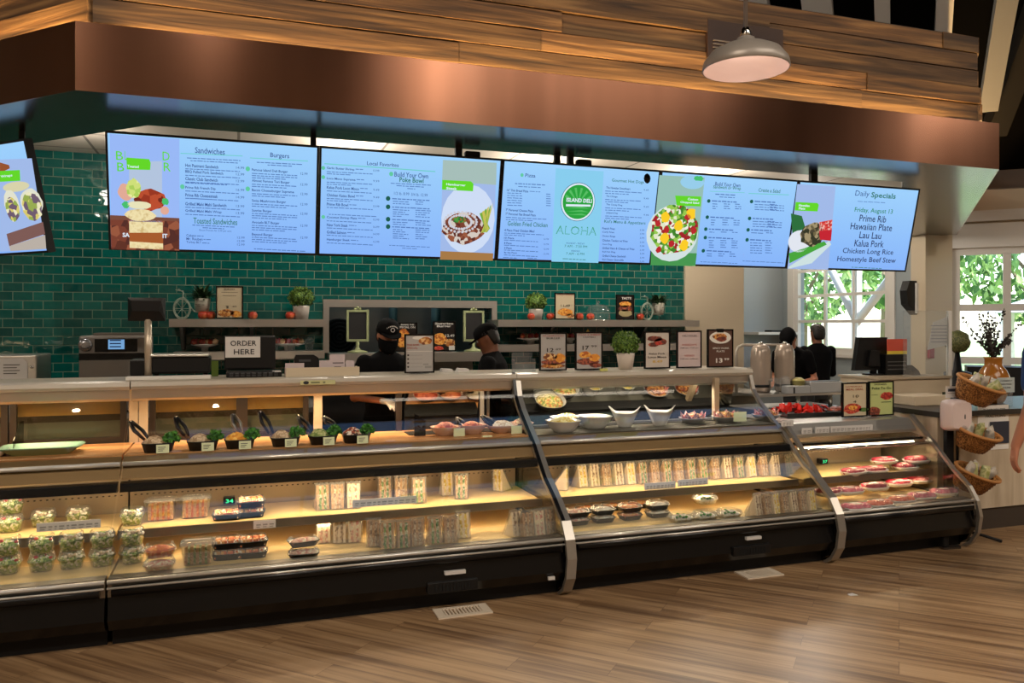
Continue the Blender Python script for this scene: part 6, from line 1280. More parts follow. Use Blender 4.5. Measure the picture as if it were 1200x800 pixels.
for k in range(4): mb.box(q0.x + .05, q1.x - .05 - .02 * (k % 2), 6.988, 6.99, q1.z - .05 - .022 * k, q1.z - .043 - .022 * k)
mb.build('note', None, sb); c = at(37, 430, 6.99); mb = MB(); mb.use(chrome).ico((c.x, 6.99, c.z), .014, 2); mb.build('knob', None, sb)
b2 = empty('back_counter', (3.6, 7.3, 0), 'steel back counter under the right wall shelves', 'counter'); mb = MB(); mb.use(steel).box(2.5, 5.3, 7.1, 7.95, .86, .90); mb.build('worktop', None, b2); mb = MB(); mb.use(steel_d).box(2.6, 5.2, 7.15, 7.9, .1, .86); mb.build('cabinet_body', None, b2)
# pendant lamp
pl = empty('pendant_lamp', (2.265, 3.186, 2.86), 'grey metal dome pendant lamp hanging before the plank band', 'lamp'); c = Vector((2.265, 3.186, 2.80))
c.z = CAM_H + (HOR - 82) / F_PX * 3.75
mb = MB(); mb.use(mat('shade_grey', srgb(150, 142, 134), .4, .3)).lathe([(.198, 0), (.202, .004), (.195, .04), (.16, .085), (.10, .115), (.045, .13), (.04, .15), (.03, .15)], c, 36, cap=False); mb.use(mat('shade_inside', srgb(205, 180, 170), .5)).lathe([(.196, .001), (.19, .038), (.155, .08), (.098, .11), (.043, .124), (.01, .126)], c, 36, cap=False); mb.build('lamp_shade', None, pl)
mb = MB(); mb.use(chrome).lathe([(.02, .15), (.026, .16), (.022, .185), (.014, .2)], c, 16); mb.build('socket_cap', None, pl); mb = MB(); mb.use(mat('stem_grey', srgb(140, 132, 128), .4, .5)).tube([c + Vector((0, 0, .19)), (c.x, c.y, 6.0)], .010, 8); mb.build('stem', None, pl)
mb = MB(); mb.use(mat('bulb_glass', srgb(225, 210, 200), .2, emit=srgb(255, 225, 200), es=1.0)).ico(c + Vector((0, 0, .095)), .026, 2); mb.build('bulb', None, pl)
lamp('shade_fill_light', 'POINT', c + Vector((0, 0, .05)), 1.2, (1, .88, .78), size=.03, parent=pl)  # lamp added to brighten the inside of the shade
# small vent plate on the planks behind the pendant
a, b = at(828, 68, 4.62), at(916, 36, 4.62); r = empty('wall_vent', ((a.x + b.x) / 2, 4.62, a.z), 'dark louvred vent set in the planks behind the pendant lamp', 'vent'); mb = MB(); mb.use(mat('vent_brown', srgb(50, 30, 22), .6)).box(a.x, b.x, 4.605, 4.65, a.z, b.z); mb.build('frame', None, r); mb = MB(); mb.use(mat('vent_light', srgb(120, 110, 100), .5))
for k in range(5): mb.box(a.x + .04, b.x - .04, 4.598, 4.605, a.z + .02 + .024 * k, a.z + .028 + .024 * k)
mb.build('slats', None, r)
# loose grilles and a paper scrap on the floor
def floor_grille(x0, y0, x1, y1, w, lab):
    p = atz(x0, y0, 0); r = empty('floor_grille', (p.x, p.y, 0), lab, 'grille', 'white grilles on the floor'); d = .15; mb = MB(); mb.use(mat('grille_white', srgb(220, 205, 185), .4)); fw = .03
    x, y = p.x, p.y; mb.box(x, x + w, y, y + fw, 0, .008); mb.box(x, x + w, y + d - fw * .7, y + d, 0, .008); mb.box(x, x + fw * 1.6, y + fw, y + d - fw * .7, 0, .008); mb.box(x + w - fw * 1.6, x + w, y + fw, y + d - fw * .7, 0, .008)
    n = 11; u0 = x + fw * 1.6; u1 = x + w - fw * 1.6
    for k in range(n): xx = u0 + (u1 - u0) * (k + .5) / n; mb.box(xx - .005, xx + .005, y + fw, y + d - fw * .7, .001, .007)
    mb.build('grille_plate', None, r)
floor_grille(514, 726, 571, 717, .31, 'white slotted grille on the floor before the main case'); floor_grille(877, 679, 925, 673, .27, 'white slotted grille on the floor before the middle case')
p = atz(996, 698, 0); mb = MB(); mb.use(paper).prism([(p.x, p.y), (p.x + .05, p.y - .01), (p.x + .045, p.y + .03), (p.x + .005, p.y + .025)], .0, .003, axis=2); tag(mb.build('paper_scrap', None), 'tiny scrap of white paper on the open wood floor', 'paper scrap')
# ================================================================ PEOPLE
def evaluated(o, voxel, smooth=3):
    md = o.modifiers.new('r', 'REMESH'); md.mode = 'VOXEL'; md.voxel_size = voxel; md.use_smooth_shade = True
    s_ = o.modifiers.new('s', 'SMOOTH'); s_.iterations = smooth; s_.factor = .5
    me = bpy.data.meshes.new_from_object(o.evaluated_get(bpy.context.evaluated_depsgraph_get())); o.modifiers.clear(); old = o.data; mats = list(old.materials); o.data = me
    if not me.materials: [me.materials.append(k) for k in mats]
    for f in me.polygons: f.use_smooth = True
    return o
def limb(mb, pts, rs):
    mb.tube(pts, rs, 12)
    for p, r in zip(pts, rs): mb.ico(p, r * 1.0, 2)
def frame_of(d, hint):
    d = d.normalized(); a = (hint - d * hint.dot(d)).normalized(); return d, a, d.cross(a)
def hand(mb, wr, d, palm_n, side, curl=.5, k=1.0):
    """wr wrist, d finger direction, palm_n direction the palm faces, side +1/-1 thumb side"""
    d, n, s_ = frame_of(d, palm_n); s_ = s_ * side; L = .095 * k
    rings = []
    for t, w, th in ((-.02, .026, .020), (.02, .032, .019), (.06, .040, .016), (.09, .041, .013)):
        c = wr + d * t * k; rings.append([c + s_ * w * k * math.cos(2 * PI * q / 12) + n * th * k * math.sin(2 * PI * q / 12) for q in range(12)])
    mb.loft(rings, True)
    for i, (off, ln) in enumerate(((.031, .072), (.011, .080), (-.010, .074), (-.030, .058))):
        b_ = wr + d * .086 * k + s_ * off * k; p = [b_]; ang = .15
        for j, seg in enumerate((.45, .32, .25)):
            ang += curl * (.55 + .1 * i) * (.8 if j == 0 else 1); p.append(p[-1] + (d * math.cos(ang) + n * math.sin(ang)) * ln * seg * k)
        limb(mb, p, [.0095 * k, .009 * k, .0082 * k, .007 * k])
    b_ = wr + d * .03 * k + s_ * .026 * k; dt = (d * .75 + s_ * .55 + n * .35).normalized(); p = [b_, b_ + dt * .034 * k, b_ + dt * .034 * k + (d * .95 + n * .3 + s_ * .12).normalized() * .030 * k, b_ + dt * .034 * k + (d * .95 + n * .35).normalized() * .055 * k]
    limb(mb, p, [.014 * k, .012 * k, .010 * k, .0085 * k])
def person(label, loc, rz, h, arms, skin, shirt, pants, hair, cap=None, mask=None, sleeve='short', head_pitch=0, head_yaw=0, lean=0, voxel=.011, gloves=None, hairstyle='short'):
    """local frame faces -Y"""
    k = h / 1.72; r = empty('person', (0, 0, 0), label, 'person')
    V = lambda x, y, z: Vector((x, y, z)) * k
    def L(p):
        p = Vector(p)
        if p.z > .95 * k: q = p - V(0, 0, .95); q.rotate(Euler((lean, 0, 0))); p = q + V(0, 0, .95)
        return p
    def ell(c, a, b, n=16): return [L((c[0] * k + a * k * math.cos(2 * PI * i / n), c[1] * k + b * k * math.sin(2 * PI * i / n), c[2] * k)) for i in range(n)]
    def torso(mb, g=0, z0=.88, z1=1.49):
        prof = [(.86, .155, .11), (.95, .165, .115), (1.05, .145, .105), (1.18, .155, .112), (1.30, .175, .12), (1.39, .18, .112), (1.445, .13, .085), (1.48, .07, .065)]
        mb.loft([ell((0, 0, z), a + g, b + g) for z, a, b in prof if z0 <= z <= z1])
    sh = [L(V(s_ * .175, 0, 1.405)) for s_ in (-1, 1)]
    A = [(sh[i], Vector(a[0]), Vector(a[1]), Vector(a[2]), Vector(a[3]), a[4]) for i, a in enumerate(arms)]
    def leg(mb, s_, g=0, to=.09):
        P = [V(s_ * .085, 0, .90), V(s_ * .095, -.005, .50), V(s_ * .10, .015, max(.10, to))]; limb(mb, P, [(.085 + g) * k, (.055 + g) * k, (.038 + g * 1.2) * k])
    mb = MB(); mb.use(skin); torso(mb)
    for s_ in (-1, 1): leg(mb, s_)
    for s0, e_, w_, fd, pn, cl in A: limb(mb, [s0, e_, w_], [.052 * k, .040 * k, .027 * k]); hand(mb, w_, fd, pn, 1 if s0.x < 0 else -1, cl, k)
    hc = L(V(0, -.015, 1.605)); R = Euler((head_pitch + lean, 0, head_yaw)).to_matrix(); nb = L(V(0, .01, 1.46))
    mb.tube([nb, hc + R @ V(0, .02, -.05)], [.056 * k, .050 * k], 12)
    # head: rings from chin to crown with brow, nose and chin
    rings = []
    for z, wx, yf, yb in ((-.115, .022, -.075, -.01), (-.10, .045, -.088, .02), (-.07, .058, -.088, .05), (-.04, .066, -.084, .078), (-.005, .071, -.088, .093), (.02, .073, -.082, .100), (.045, .074, -.092, .101), (.075, .070, -.084, .095), (.10, .055, -.06, .075), (.115, .03, -.03, .045)):
        cyy = (yf + yb) / 2; ry = (yb - yf) / 2; rings.append([hc + R @ V(wx * math.cos(2 * PI * i / 20), cyy + ry * math.sin(2 * PI * i / 20), z) for i in range(20)])
    mb.loft(rings, True)
    mb.tube([hc + R @ V(0, -.085, .03), hc + R @ V(0, -.105, -.01), hc + R @ V(0, -.114, -.024)], [.008 * k, .011 * k, .014 * k], 8)
    mb.ico(hc + R @ V(0, -.090, -.058), .022 * k, 2, (1, .5, .45)); mb.ico(hc + R @ V(0, -.082, -.095), .02 * k, 2)
    for s_ in (-1, 1): mb.ico(hc + R @ V(s_ * .076, .012, 0), .026 * k, 2, (.35, .7, 1.1)); mb.ico(hc + R @ V(s_ * .03, -.078, .022), .016 * k, 2, (1, .6, .7))
    body = evaluated(mb.build('body', None, r), voxel)
    for s_ in (-1, 1):
        mb = MB(); mb.use(mat('eye_white', (.6, .58, .55), .2)).ico(hc + R @ V(s_ * .031, -.083, .021), .010 * k, 2); mb.use(ink).ico(hc + R @ V(s_ * .031, -.091, .020), .005 * k, 1); mb.build('eye', None, r)
    # clothes
    mb = MB(); mb.use(shirt); torso(mb, .012, .9, 1.49); mb.tube([L(V(0, .01, 1.45)), L(V(0, .005, 1.495))], [.085 * k, .062 * k], 16)
    for s0, e_, w_, fd, pn, cl in A:
        if sleeve == 'long': limb(mb, [s0, e_, w_ - (w_ - e_) * .06], [.066 * k, .052 * k, .038 * k])
        else: limb(mb, [s0, s0.lerp(e_, .62)], [.066 * k, .060 * k])
    evaluated(mb.build('shirt', None, r), voxel * 1.1)
    mb = MB(); mb.use(pants); mb.loft([ell((0, 0, z), a, b) for z, a, b in ((.80, .15, .115), (.88, .172, .125), (.98, .168, .122))])
    for s_ in (-1, 1): leg(mb, s_, .016)
    evaluated(mb.build('trousers', None, r), voxel * 1.2)
    for s_ in (-1, 1):
        mb = MB(); mb.use(blkm).loft([[V(s_ * .10 + .045 * math.cos(2 * PI * i / 14), -.05 + .13 * math.sin(2 * PI * i / 14), z) for i in range(14)] for z in (0, .03)] + [[V(s_ * .10 + .036 * math.cos(2 * PI * i / 14), -.02 + .085 * math.sin(2 * PI * i / 14), .085) for i in range(14)]]); mb.build('shoe', None, r)
    if hairstyle:
        mb = MB(); mb.use(hair); zlo = -.04
        rg = []
        for z, wx, yf, yb in ((-.07, .052, .03, .086), (-.04, .070, .02, .098), (0, .080, .0, .108), (.045, .082, -.02, .112), (.08, .080, -.09, .108), (.11, .065, -.07, .085), (.128, .03, -.03, .045)):
            cyy = (yf + yb) / 2; ry = (yb - yf) / 2; rg.append([hc + R @ V(wx * math.cos(2 * PI * i / 20), cyy + ry * math.sin(2 * PI * i / 20), z) for i in range(20)])
        mb.loft(rg, True)
        for q in range(60): a = random.uniform(0, 2 * PI); b_ = random.uniform(.0, 1); mb.ico(hc + R @ V(.078 * math.cos(a) * math.sqrt(1 - b_ * b_), .015 + .095 * math.sin(a) * math.sqrt(1 - b_ * b_), .035 + .09 * b_), .014 * k, 1)
        mb.build('hair', None, r)
    if cap:
        mb = MB(); mb.use(cap); rg = []
        for z, f in ((.035, 1.0), (.07, 1.0), (.105, .88), (.13, .6), (.14, .2)): rg.append([hc + R @ V(.086 * f * math.cos(2 * PI * i / 24), .008 + .112 * f * math.sin(2 * PI * i / 24), z) for i in range(24)])
        mb.loft(rg, True); cp = mb.build('cap', None, r)
        mb = MB(); mb.use(cap); n = 12; top = []; bot = []
        for q in range(n + 1): a = PI + PI * q / n; top.append((.078 * math.cos(a), -.07 + .10 * math.sin(a), .050 - .018 * abs(math.sin(a))))
        P1 = [hc + R @ V(*p) for p in top]; P2 = [hc + R @ V(p[0], p[1], p[2] - .006) for p in top]; v1 = mb.vs(P1); v2 = mb.vs(P2); mb.face(v1); mb.face(v2[::-1])
        for q in range(n): mb.face([v1[q], v1[q + 1], v2[q + 1], v2[q]])
        mb.build('brim', None, cp)
        if cap is not None and mask:
            mb = MB(); mb.use(mat('cap_print', srgb(190, 185, 180), .6)); 
            c = hc + R @ V(0, -.1085, .082); e1, e2 = R @ Vector((1, 0, 0)), R @ Vector((0, .25, .97))
            for rr, r2 in ((.017, .012),): vo = mb.vs([c + e1 * rr * k * math.cos(2 * PI * q / 20) + e2 * rr * k * math.sin(2 * PI * q / 20) for q in range(20)]); vi = mb.vs([c + e1 * r2 * k * math.cos(2 * PI * q / 20) + e2 * r2 * k * math.sin(2 * PI * q / 20) for q in range(20)]); [mb.face([vo[q], vo[(q + 1) % 20], vi[(q + 1) % 20], vi[q]]) for q in range(20)]
            mb.box(0, 0, 0, 0, 0, 0) if False else None
            for q in range(-4, 5): cc = hc + R @ V(.010 * q, -.109 + .0009 * q * q, .112 - .0012 * q * q); mb.face(mb.vs([cc - e1 * .004 - e2 * .004, cc + e1 * .003 - e2 * .004, cc + e1 * .003 + e2 * .004, cc - e1 * .004 + e2 * .004]))
            mb.build('cap_logo', None, cp)
    if mask:
        mb = MB(); mb.use(mask); rg = []
        for z, wx, yf in ((-.115, .045, -.090), (-.085, .064, -.104), (-.05, .070, -.118), (-.02, .073, -.122), (-.002, .074, -.112)): rg.append([hc + R @ V(wx * math.cos(PI + PI * i / 14), .0 + (yf) * abs(math.sin(PI * i / 14)) ** .8, z) for i in range(15)])
        mb.loft(rg, True, False, False); mm = mb.build('mask', None, r); sd = mm.modifiers.new('t', 'SOLIDIFY'); sd.thickness = .003
    if gloves:
        mb = MB(); mb.use(gloves)
        for s0, e_, w_, fd, pn, cl in A: hand(mb, w_, fd, pn, 1 if s0.x < 0 else -1, cl, k * 1.09)
        evaluated(mb.build('gloves', None, r), .006, 1)
    r.location = loc; r.rotation_euler = (0, 0, rz)
    return r
skA = mat('skin_tan', srgb(165, 110, 82), .5); skB = mat('skin_brown', srgb(130, 82, 58), .5); skC = mat('skin_light', srgb(185, 125, 98), .5)
bshirt = mat('black_shirt', (.0035, .0035, .004), .9, spec=.1); bcap = mat('black_cap', (.004, .004, .0045), .85, spec=.1); bmask = mat('black_mask', (.003, .003, .0035), .9, spec=.1); dpants = mat('dark_trousers', (.02, .02, .022), .8); hairb = mat('black_hair', (.012, .010, .009), .55)
glv = mat('clear_glove', srgb(200, 190, 180), .4)
D_ = Vector
p = at(451, 400, 5.86)
w1_ = person('worker with black cap and black face mask looking down behind the case', (p.x, p.y, 0), .12, 1.63, [((-.24, -.05, 1.08), (-.10, -.29, 1.07), (.3, -.9, -.1), (0, 0, -1), .35), ((.24, -.05, 1.08), (.12, -.28, 1.05), (-.3, -.9, -.1), (0, 0, -1), .35)],
       skA, bshirt, dpants, hairb, bcap, bmask, head_pitch=.16, lean=.10, gloves=glv)
p = at(584, 400, 6.05)
person('worker in black cap and shirt in profile, turned away to the left', (p.x, p.y, 0), math.radians(-118), 1.60, [((-.22, -.06, 1.06), (-.14, -.28, 1.0), (0, -1, -.1), (0, 0, -1), .4), ((.22, -.06, 1.06), (.14, -.28, 1.0), (0, -1, -.1), (0, 0, -1), .4)], skB, bshirt, dpants, hairb, bcap, None, head_pitch=.35, lean=.12)
p = at(936, 420, 7.3)
person('worker in black cap bending over work, left of the standing one by the window', (p.x, p.y, 0), math.radians(-60), 1.62, [((-.22, -.12, 1.02), (-.12, -.36, .98), (0, -1, -.1), (0, 0, -1), .4), ((.22, -.12, 1.02), (.12, -.36, .98), (0, -1, -.1), (0, 0, -1), .4)], skC, bshirt, dpants, hairb, bcap, None, head_pitch=.45, lean=.45)
p = at(958, 420, 7.55)
person('dark haired worker in black seen from behind before the window', (p.x, p.y, 0), math.radians(170), 1.60, [((-.22, -.06, 1.04), (-.14, -.28, 1.0), (0, -1, -.1), (0, 0, -1), .4), ((.22, -.06, 1.04), (.14, -.28, 1.0), (0, -1, -.1), (0, 0, -1), .4)], skB, bshirt, dpants, hairb, None, None, 'long', head_pitch=.1)
# visitor at the right edge: only the bare forearm and hand reach into the frame (faces the cases)
camR = Vector((cY, -sY, 0)); camF = Vector((sY, cY, 0)); base = camF * 4.65 + camR * 3.245
person('visitor in blue shirt at the right edge, bare forearm hanging down', (base.x, base.y, 0), math.radians(180 - 19), 1.76, [((-.21, .02, 1.12), (-.23, -.03, .86), (0, -.1, -1), (1, 0, 0), .3), ((.215, .02, 1.13), (.262, -.05, .885), (.06, -.12, -1), (-1, .2, 0), .32)], skC, mat('blue_shirt', srgb(35, 70, 130), .7), mat('grey_trousers', srgb(60, 60, 65), .8), hairb, None, None, voxel=.0065)

pcx0, pcx1 = at(372, 450, 6.6).x, at(600, 450, 6.6).x; pc = empty('black_filler_block', ((pcx0 + pcx1) / 2, 6.85, 0), 'black prep cabinet behind the workers, below the hatch ledge', 'cabinet')  # made-up block that keeps the view below the masked worker black
mb = MB(); mb.use(blkm).box(pcx0, pcx1, 6.6, 6.9, .1, 1.13); mb.build('cabinet_body', None, pc); mb = MB(); mb.use(blkm)
for xx in (pcx0 + .03, pcx1 - .08):
    for yy in (6.63, 6.82): mb.box(xx, xx + .05, yy, yy + .05, 0, .1)
mb.build('feet', None, pc); mb = MB(); mb.use(steel_d).box(pcx0, pcx1, 6.59, 6.91, 1.13, 1.15); mb.build('worktop', None, pc)
# ================================================================ RIGHT SIDE: ISLAND, REGISTER, COUNTER, BASKETS
isl = empty('steel_island', (at(950, 460, 6.1).x, 6.1, 0), 'steel serving island with raised shelf behind the low meat case', 'serving island')
xi0, xi1 = at(885, 460, 6.0).x, at(992, 460, 6.0).x
mb = MB(); mb.use(steel_d).box(xi0, xi1, 5.75, 6.5, .80, .84); mb.build('worktop', None, isl); mb = MB(); mb.use(steel_d).box(xi0 + .03, xi1 - .03, 5.8, 6.45, 0, .80); mb.build('cabinet_body', None, isl)
mb = MB(); mb.use(steel).box(xi0, xi1, 5.95, 6.35, .96, .98); mb.build('raised_shelf', None, isl)
for xx in (at(935, 470, 6.1).x, xi1 - .1): mb = MB(); mb.use(chrome).tube([(xx, 6.1, .84), (xx, 6.1, .96)], .02, 10); mb.build('post', None, isl)
# coffee airpots with the curved rail
urn = mat('urn_beige', srgb(172, 156, 142), .25, .25)
for i, x in enumerate((893, 921)):
    p = at(x, 435, 6.18); r = empty('airpot', (p.x, 6.2, .98), ('left brushed airpot on the island shelf', 'right brushed airpot on the island shelf')[i], 'airpot', 'pair of airpots on the island'); mb = MB(); mb.use(urn).lathe([(.075, .0), (.088, .02), (.092, .06), (.092, .30), (.088, .38), (.07, .43), (.03, .445)], (p.x, 6.2, .98), 28); mb.build('body', None, r)
    mb = MB(); mb.use(plas_b).lathe([(.094, .05), (.094, .075)], (p.x, 6.2, .98), 28); mb.build('base_band', None, r); mb = MB(); mb.use(chrome).lathe([(.02, .445), (.022, .46), (.01, .468)], (p.x, 6.2, .98), 12); mb.build('knob', None, r)
a, b = at(872, 436, 6.18), at(934, 404, 6.18); mb = MB(); mb.use(mat('rail_white', srgb(190, 180, 168), .35, .4)).tube([(a.x, 6.30, .98), (a.x, 6.30, b.z - .06), (a.x + .02, 6.30, b.z - .02), (a.x + .07, 6.30, b.z), (b.x, 6.30, b.z), (b.x, 6.33, .985)], .014, 10); tag(mb.build('curved_rail', None, origin=(a.x, 6.3, .98)), 'curved pale rail arching over the two airpots', 'rail')
for i, (x, w, h, c_) in enumerate(((912, .055, .11, 'clear'), (924, .05, .125, 'clear'), (940, .06, .11, 'yellow'))):
    p = at(x, 455, 6.0); r = empty('cup_stack', (p.x, 6.05, .98), ('clear dome lids stacked at the left end of the island shelf', 'clear cups stacked on the island shelf', 'yellow tinted cup lying among the clear ones')[i], 'cups', 'cups on the island shelf'); mb = MB(); mb.use(acryl if c_ == 'clear' else mat('yellow_cup', srgb(190, 180, 110), .3)).lathe([(w * .7, 0), (w, h), (w * 1.04, h), (w * .9, h + .01), (w * .4, h + .03)], (p.x, 6.05, .98), 20); mb.build('cup_wall', None, r)
for i, (x0_, x1_, y0_, lab) in enumerate(((923, 949, 451, 'white napkin box with a dark slot on the island shelf'), (950, 988, 448, 'long pale bin behind the left low-case poster'))):
    a, b = at(x0_, 459, 5.96), at(x1_, y0_, 5.96); r = empty('napkin_box', ((a.x + b.x) / 2, 6.0, .98), lab, 'box', 'boxes on the island shelf'); mb = MB(); mb.use(mat('box_pale', srgb(165, 165, 165), .45)).rbox(a.x, b.x, 5.955 + .01 * i, 6.05 + .1 * i, .98, .98 + .07 + .03 * i, .006); mb.build('box_body', None, r)
    mb = MB(); mb.use(plas_b).box(a.x + .06, a.x + .075, 5.953, 5.9555, .985, 1.04) if i == 0 else mb.use(plas_b).box(a.x + .02, b.x - .02, 5.99, 6.1, 1.0795, 1.084); mb.build('slot', None, r)
# black trays of red wrapped goods behind the low case rim
redw = mat('red_wrap', srgb(225, 45, 35), .3)
tr = empty('display_tray', (at(940, 480, 5.35).x, 5.3, .875), 'wide black tray of bright red wrapped pieces on the low case', 'tray'); a, b = at(914, 483, 5.25), at(985, 483, 5.25); mb = MB(); mb.use(blacktray).box(a.x, b.x, 5.15, 5.45, .875, .885); mb.box(a.x, b.x, 5.15, 5.16, .885, .91); mb.box(a.x, b.x, 5.44, 5.45, .885, .91); mb.build('tray', None, tr)
for i, (x, y, n_) in enumerate(((911, 471, 5), (922, 473, 6), (938, 472, 12), (946, 475, 10), (957, 473, 7))):
    p = at(x, y, 5.3); mb = MB(); mb.use(redw)
    c0 = Vector((max(p.x, a.x + .05), 5.30, .9))
    for q in range(n_):
        c = c0 + Vector((random.uniform(-.05, .05), random.uniform(-.08, .08), random.uniform(0, .045))); E_ = Euler((random.uniform(0, 6), random.uniform(0, 6), random.uniform(0, 6))).to_matrix()
        mb.loft([[c + E_ @ Vector((-.035, -.012, 0)), c + E_ @ Vector((-.035, .012, .006))] + [c + E_ @ Vector((-.03, 0, .012))], [c + E_ @ Vector((0, -.02, 0)), c + E_ @ Vector((0, .02, .01)), c + E_ @ Vector((0, 0, .02))], [c + E_ @ Vector((.04, -.01, .01)), c + E_ @ Vector((.04, .012, 0)), c + E_ @ Vector((.035, 0, .015))]], False)
    tag(mb.build('red_wrapped_pile', None), 'crinkled bright red wrapped pieces, %s clump from left in the black tray' % ORD[i], 'wrapped goods', 'red wrapped clumps in the black tray')
a = at(975, 480, 5.3); r = empty('sauce_tray', (a.x + .08, 5.28, .885), 'low dark tray of reddish brown food left of the framed posters', 'tray'); mb = MB(); mb.use(blacktray).box(a.x - .02, a.x + .17, 5.2, 5.42, .886, .90); mb.build('tray', None, r); mb = MB(); mb.use(mixmat('brown_food', [srgb(130, 45, 25), srgb(165, 70, 40), srgb(95, 35, 22)], 50, .4)).mound(a.x + .075, 5.31, .9, .085, .09, .035, power=4); mb.build('food', None, r)
# register counter of pale laminate with raised cream screen wall
KX0, KX1, KY = 5.03, 8.2, 4.66
kc = empty('service_counter', ((KX0 + KX1) / 2, 5.0, 0), 'pale wood grain service counter with dark top edge right of the cases', 'counter')
mb = MB(); mb.use(light_lam).box(KX0, KX1, KY, 5.45, .17, .90); mb.build('front_panel', None, kc); mb = MB(); mb.use(mat('counter_top', srgb(45, 42, 40), .35)).box(KX0 - .01, KX1 + .02, KY - .025, 5.47, .90, .94); mb.build('worktop', None, kc)
mb = MB(); mb.use(mat('kick_brown', srgb(60, 52, 46), .5)).box(KX0 + .02, KX1, KY + .02, 5.40, 0, .17); mb.build('kick_plate', None, kc)
mb = MB(); mb.use(mat('white_post', srgb(195, 180, 165), .5)).box(6.02, 6.12, KY - .006, KY, .0, .17); mb.build('corner_trim', None, kc)
uc = empty('register_counter', (5.6, 5.75, 0), 'cream panelled register counter behind the dark-edged counter', 'counter'); a, b = at(1030, 477, 5.62), at(1113, 440, 5.62); pan = mat('cream_panel', srgb(200, 182, 155), .5)
mb = MB(); mb.use(pan).box(a.x, b.x, 5.62, 6.1, 0, b.z - .02); mb.build('panel_body', None, uc); mb = MB(); mb.use(mat('cream_top', srgb(175, 158, 135), .4)).box(a.x - .01, b.x + .01, 5.60, 6.12, b.z - .02, b.z); mb.build('worktop', None, uc)
UZ = b.z
a, b = at(1066, 477, 5.1), at(1108, 464, 5.1); r = empty('cream_box', ((a.x + b.x) / 2, 5.2, .94), 'low cream box on the dark counter edge with tiny dark print above', 'box'); mb = MB(); mb.use(pan).rbox(a.x, b.x, 5.05, 5.3, .94, .94 + (b.z - a.z), .006); mb.build('box_body', None, r)
mb = MB(); mb.use(mat('print_green_dark', srgb(50, 55, 35), .6)).box(at(1093, 462, 5.2).x, at(1108, 462, 5.2).x, 5.1, 5.103, .94 + (b.z - a.z), .94 + (b.z - a.z) + .022); mb.build('label_strip', None, r)
# monitor, poster stand, plexi screen
mo_ = empty('register_monitor', (at(1020, 436, 6.0).x, 6.0, UZ), 'black register monitor seen from behind before the window', 'monitor'); a, b = at(1000, 434, 5.95), at(1038, 395, 5.95); mb = MB(); mb.use(plas_b).prism([(a.x, a.z), (b.x, a.z), (b.x, b.z), (a.x + .05, b.z)], 5.93, 5.98, axis=1); mb.build('housing', None, mo_)
mb = MB(); mb.use(plas_b).prism([(a.x + .12, a.z + .04), (a.x + .26, a.z + .04), (a.x + .24, b.z - .12), (a.x + .15, b.z - .12)], 5.89, 5.93, axis=1); mb.tube([(b.x - .14, 5.96, UZ), (b.x - .14, 5.96, a.z + .05)], .03, 10); mb.lathe([(.10, 0), (.09, .015)], (b.x - .14, 5.96, UZ), 20); mb.build('stand', None, mo_)
a, b = at(1040, 415, 5.85), at(1063, 397, 5.85); r = empty('orange_sign', ((a.x + b.x) / 2, 5.85, UZ), 'small red and yellow sign on the black stand by the monitor', 'sign'); mb = MB(); mb.use(mat('sign_red', srgb(215, 85, 65), .5)).box(a.x, b.x, 5.85, 5.856, a.z + .03, b.z); mb.use(mat('sign_yellow', srgb(235, 205, 70), .5)).box(a.x, b.x, 5.85, 5.856, a.z, a.z + .03); mb.build('sheet', None, r)
mb = MB(); mb.use(plas_b).rbox(a.x - .01, b.x + .01, 5.858, 5.96, UZ, a.z - .002, .006); mb.build('printer_stand', None, r); mb = MB(); mb.use(mat('slot_grey', srgb(90, 88, 88), .4))
for k in range(3): mb.box(a.x + .01, b.x - .01, 5.853, 5.858, UZ + .05 + .035 * k, UZ + .058 + .035 * k)
mb.build('slots', None, r)
r = empty('black_terminal', (at(1072, 436, 5.8).x, 5.8, UZ), 'small black pin terminal right of the red and yellow sign', 'card reader'); q = at(1071, 436, 5.8); mb = MB(); mb.use(plas_b).prism([(5.76, UZ), (5.86, UZ), (5.86, UZ + .09), (5.78, UZ + .04)], q.x - .04, q.x + .04); mb.build('body', None, r)
sc2 = empty('sneeze_screen', (at(1090, 440, 5.60).x, 5.65, UZ), 'clear acrylic screen with white edge post on the register counter', 'screen'); a, b = at(1064, 440, 5.64), at(1111, 364, 5.64); mb = MB(); mb.use(acryl).box(a.x - .05, b.x, 5.64, 5.646, UZ, b.z); mb.build('panel', None, sc2); mb = MB(); mb.use(white).box(b.x, b.x + .035, 5.63, 5.66, UZ - .1, b.z); mb.build('edge_post', None, sc2)
q0, q1 = at(1086, 410, 5.66), at(1112, 370, 5.66); r = empty('hanging_notice', ((q0.x + q1.x) / 2, 5.66, q0.z), 'slanted white notice sheet behind the clear acrylic screen', 'notice'); mb = MB(); mb.use(paper).prism([(q0.x, q0.z), (q1.x, q0.z + .05), (q1.x, q1.z), (q0.x + .07, q1.z - .06)], 5.652, 5.655, axis=1); mb.build('sheet', None, r); mb = MB(); mb.use(mat('notice_ink', srgb(150, 150, 160), .5))
for k in range(6): zz = q0.z + .07 + .03 * k; mb.box(q0.x + .04, q1.x - .03, 5.650, 5.652, zz, zz + .008)
mb.build('print', None, r)
q = at(1090, 426, 6.3); mb = MB(); mb.use(mat('magenta_sign', srgb(150, 40, 70), .5)).box(q.x - .04, q.x + .04, 8.02, 8.055, 1.17, 1.32); o_ = mb.build('magenta_switch', None); o_.location.x = at(1090, 426, 8.05).x; tag(o_, 'small magenta plate fixed on the cream pillar', 'plate')
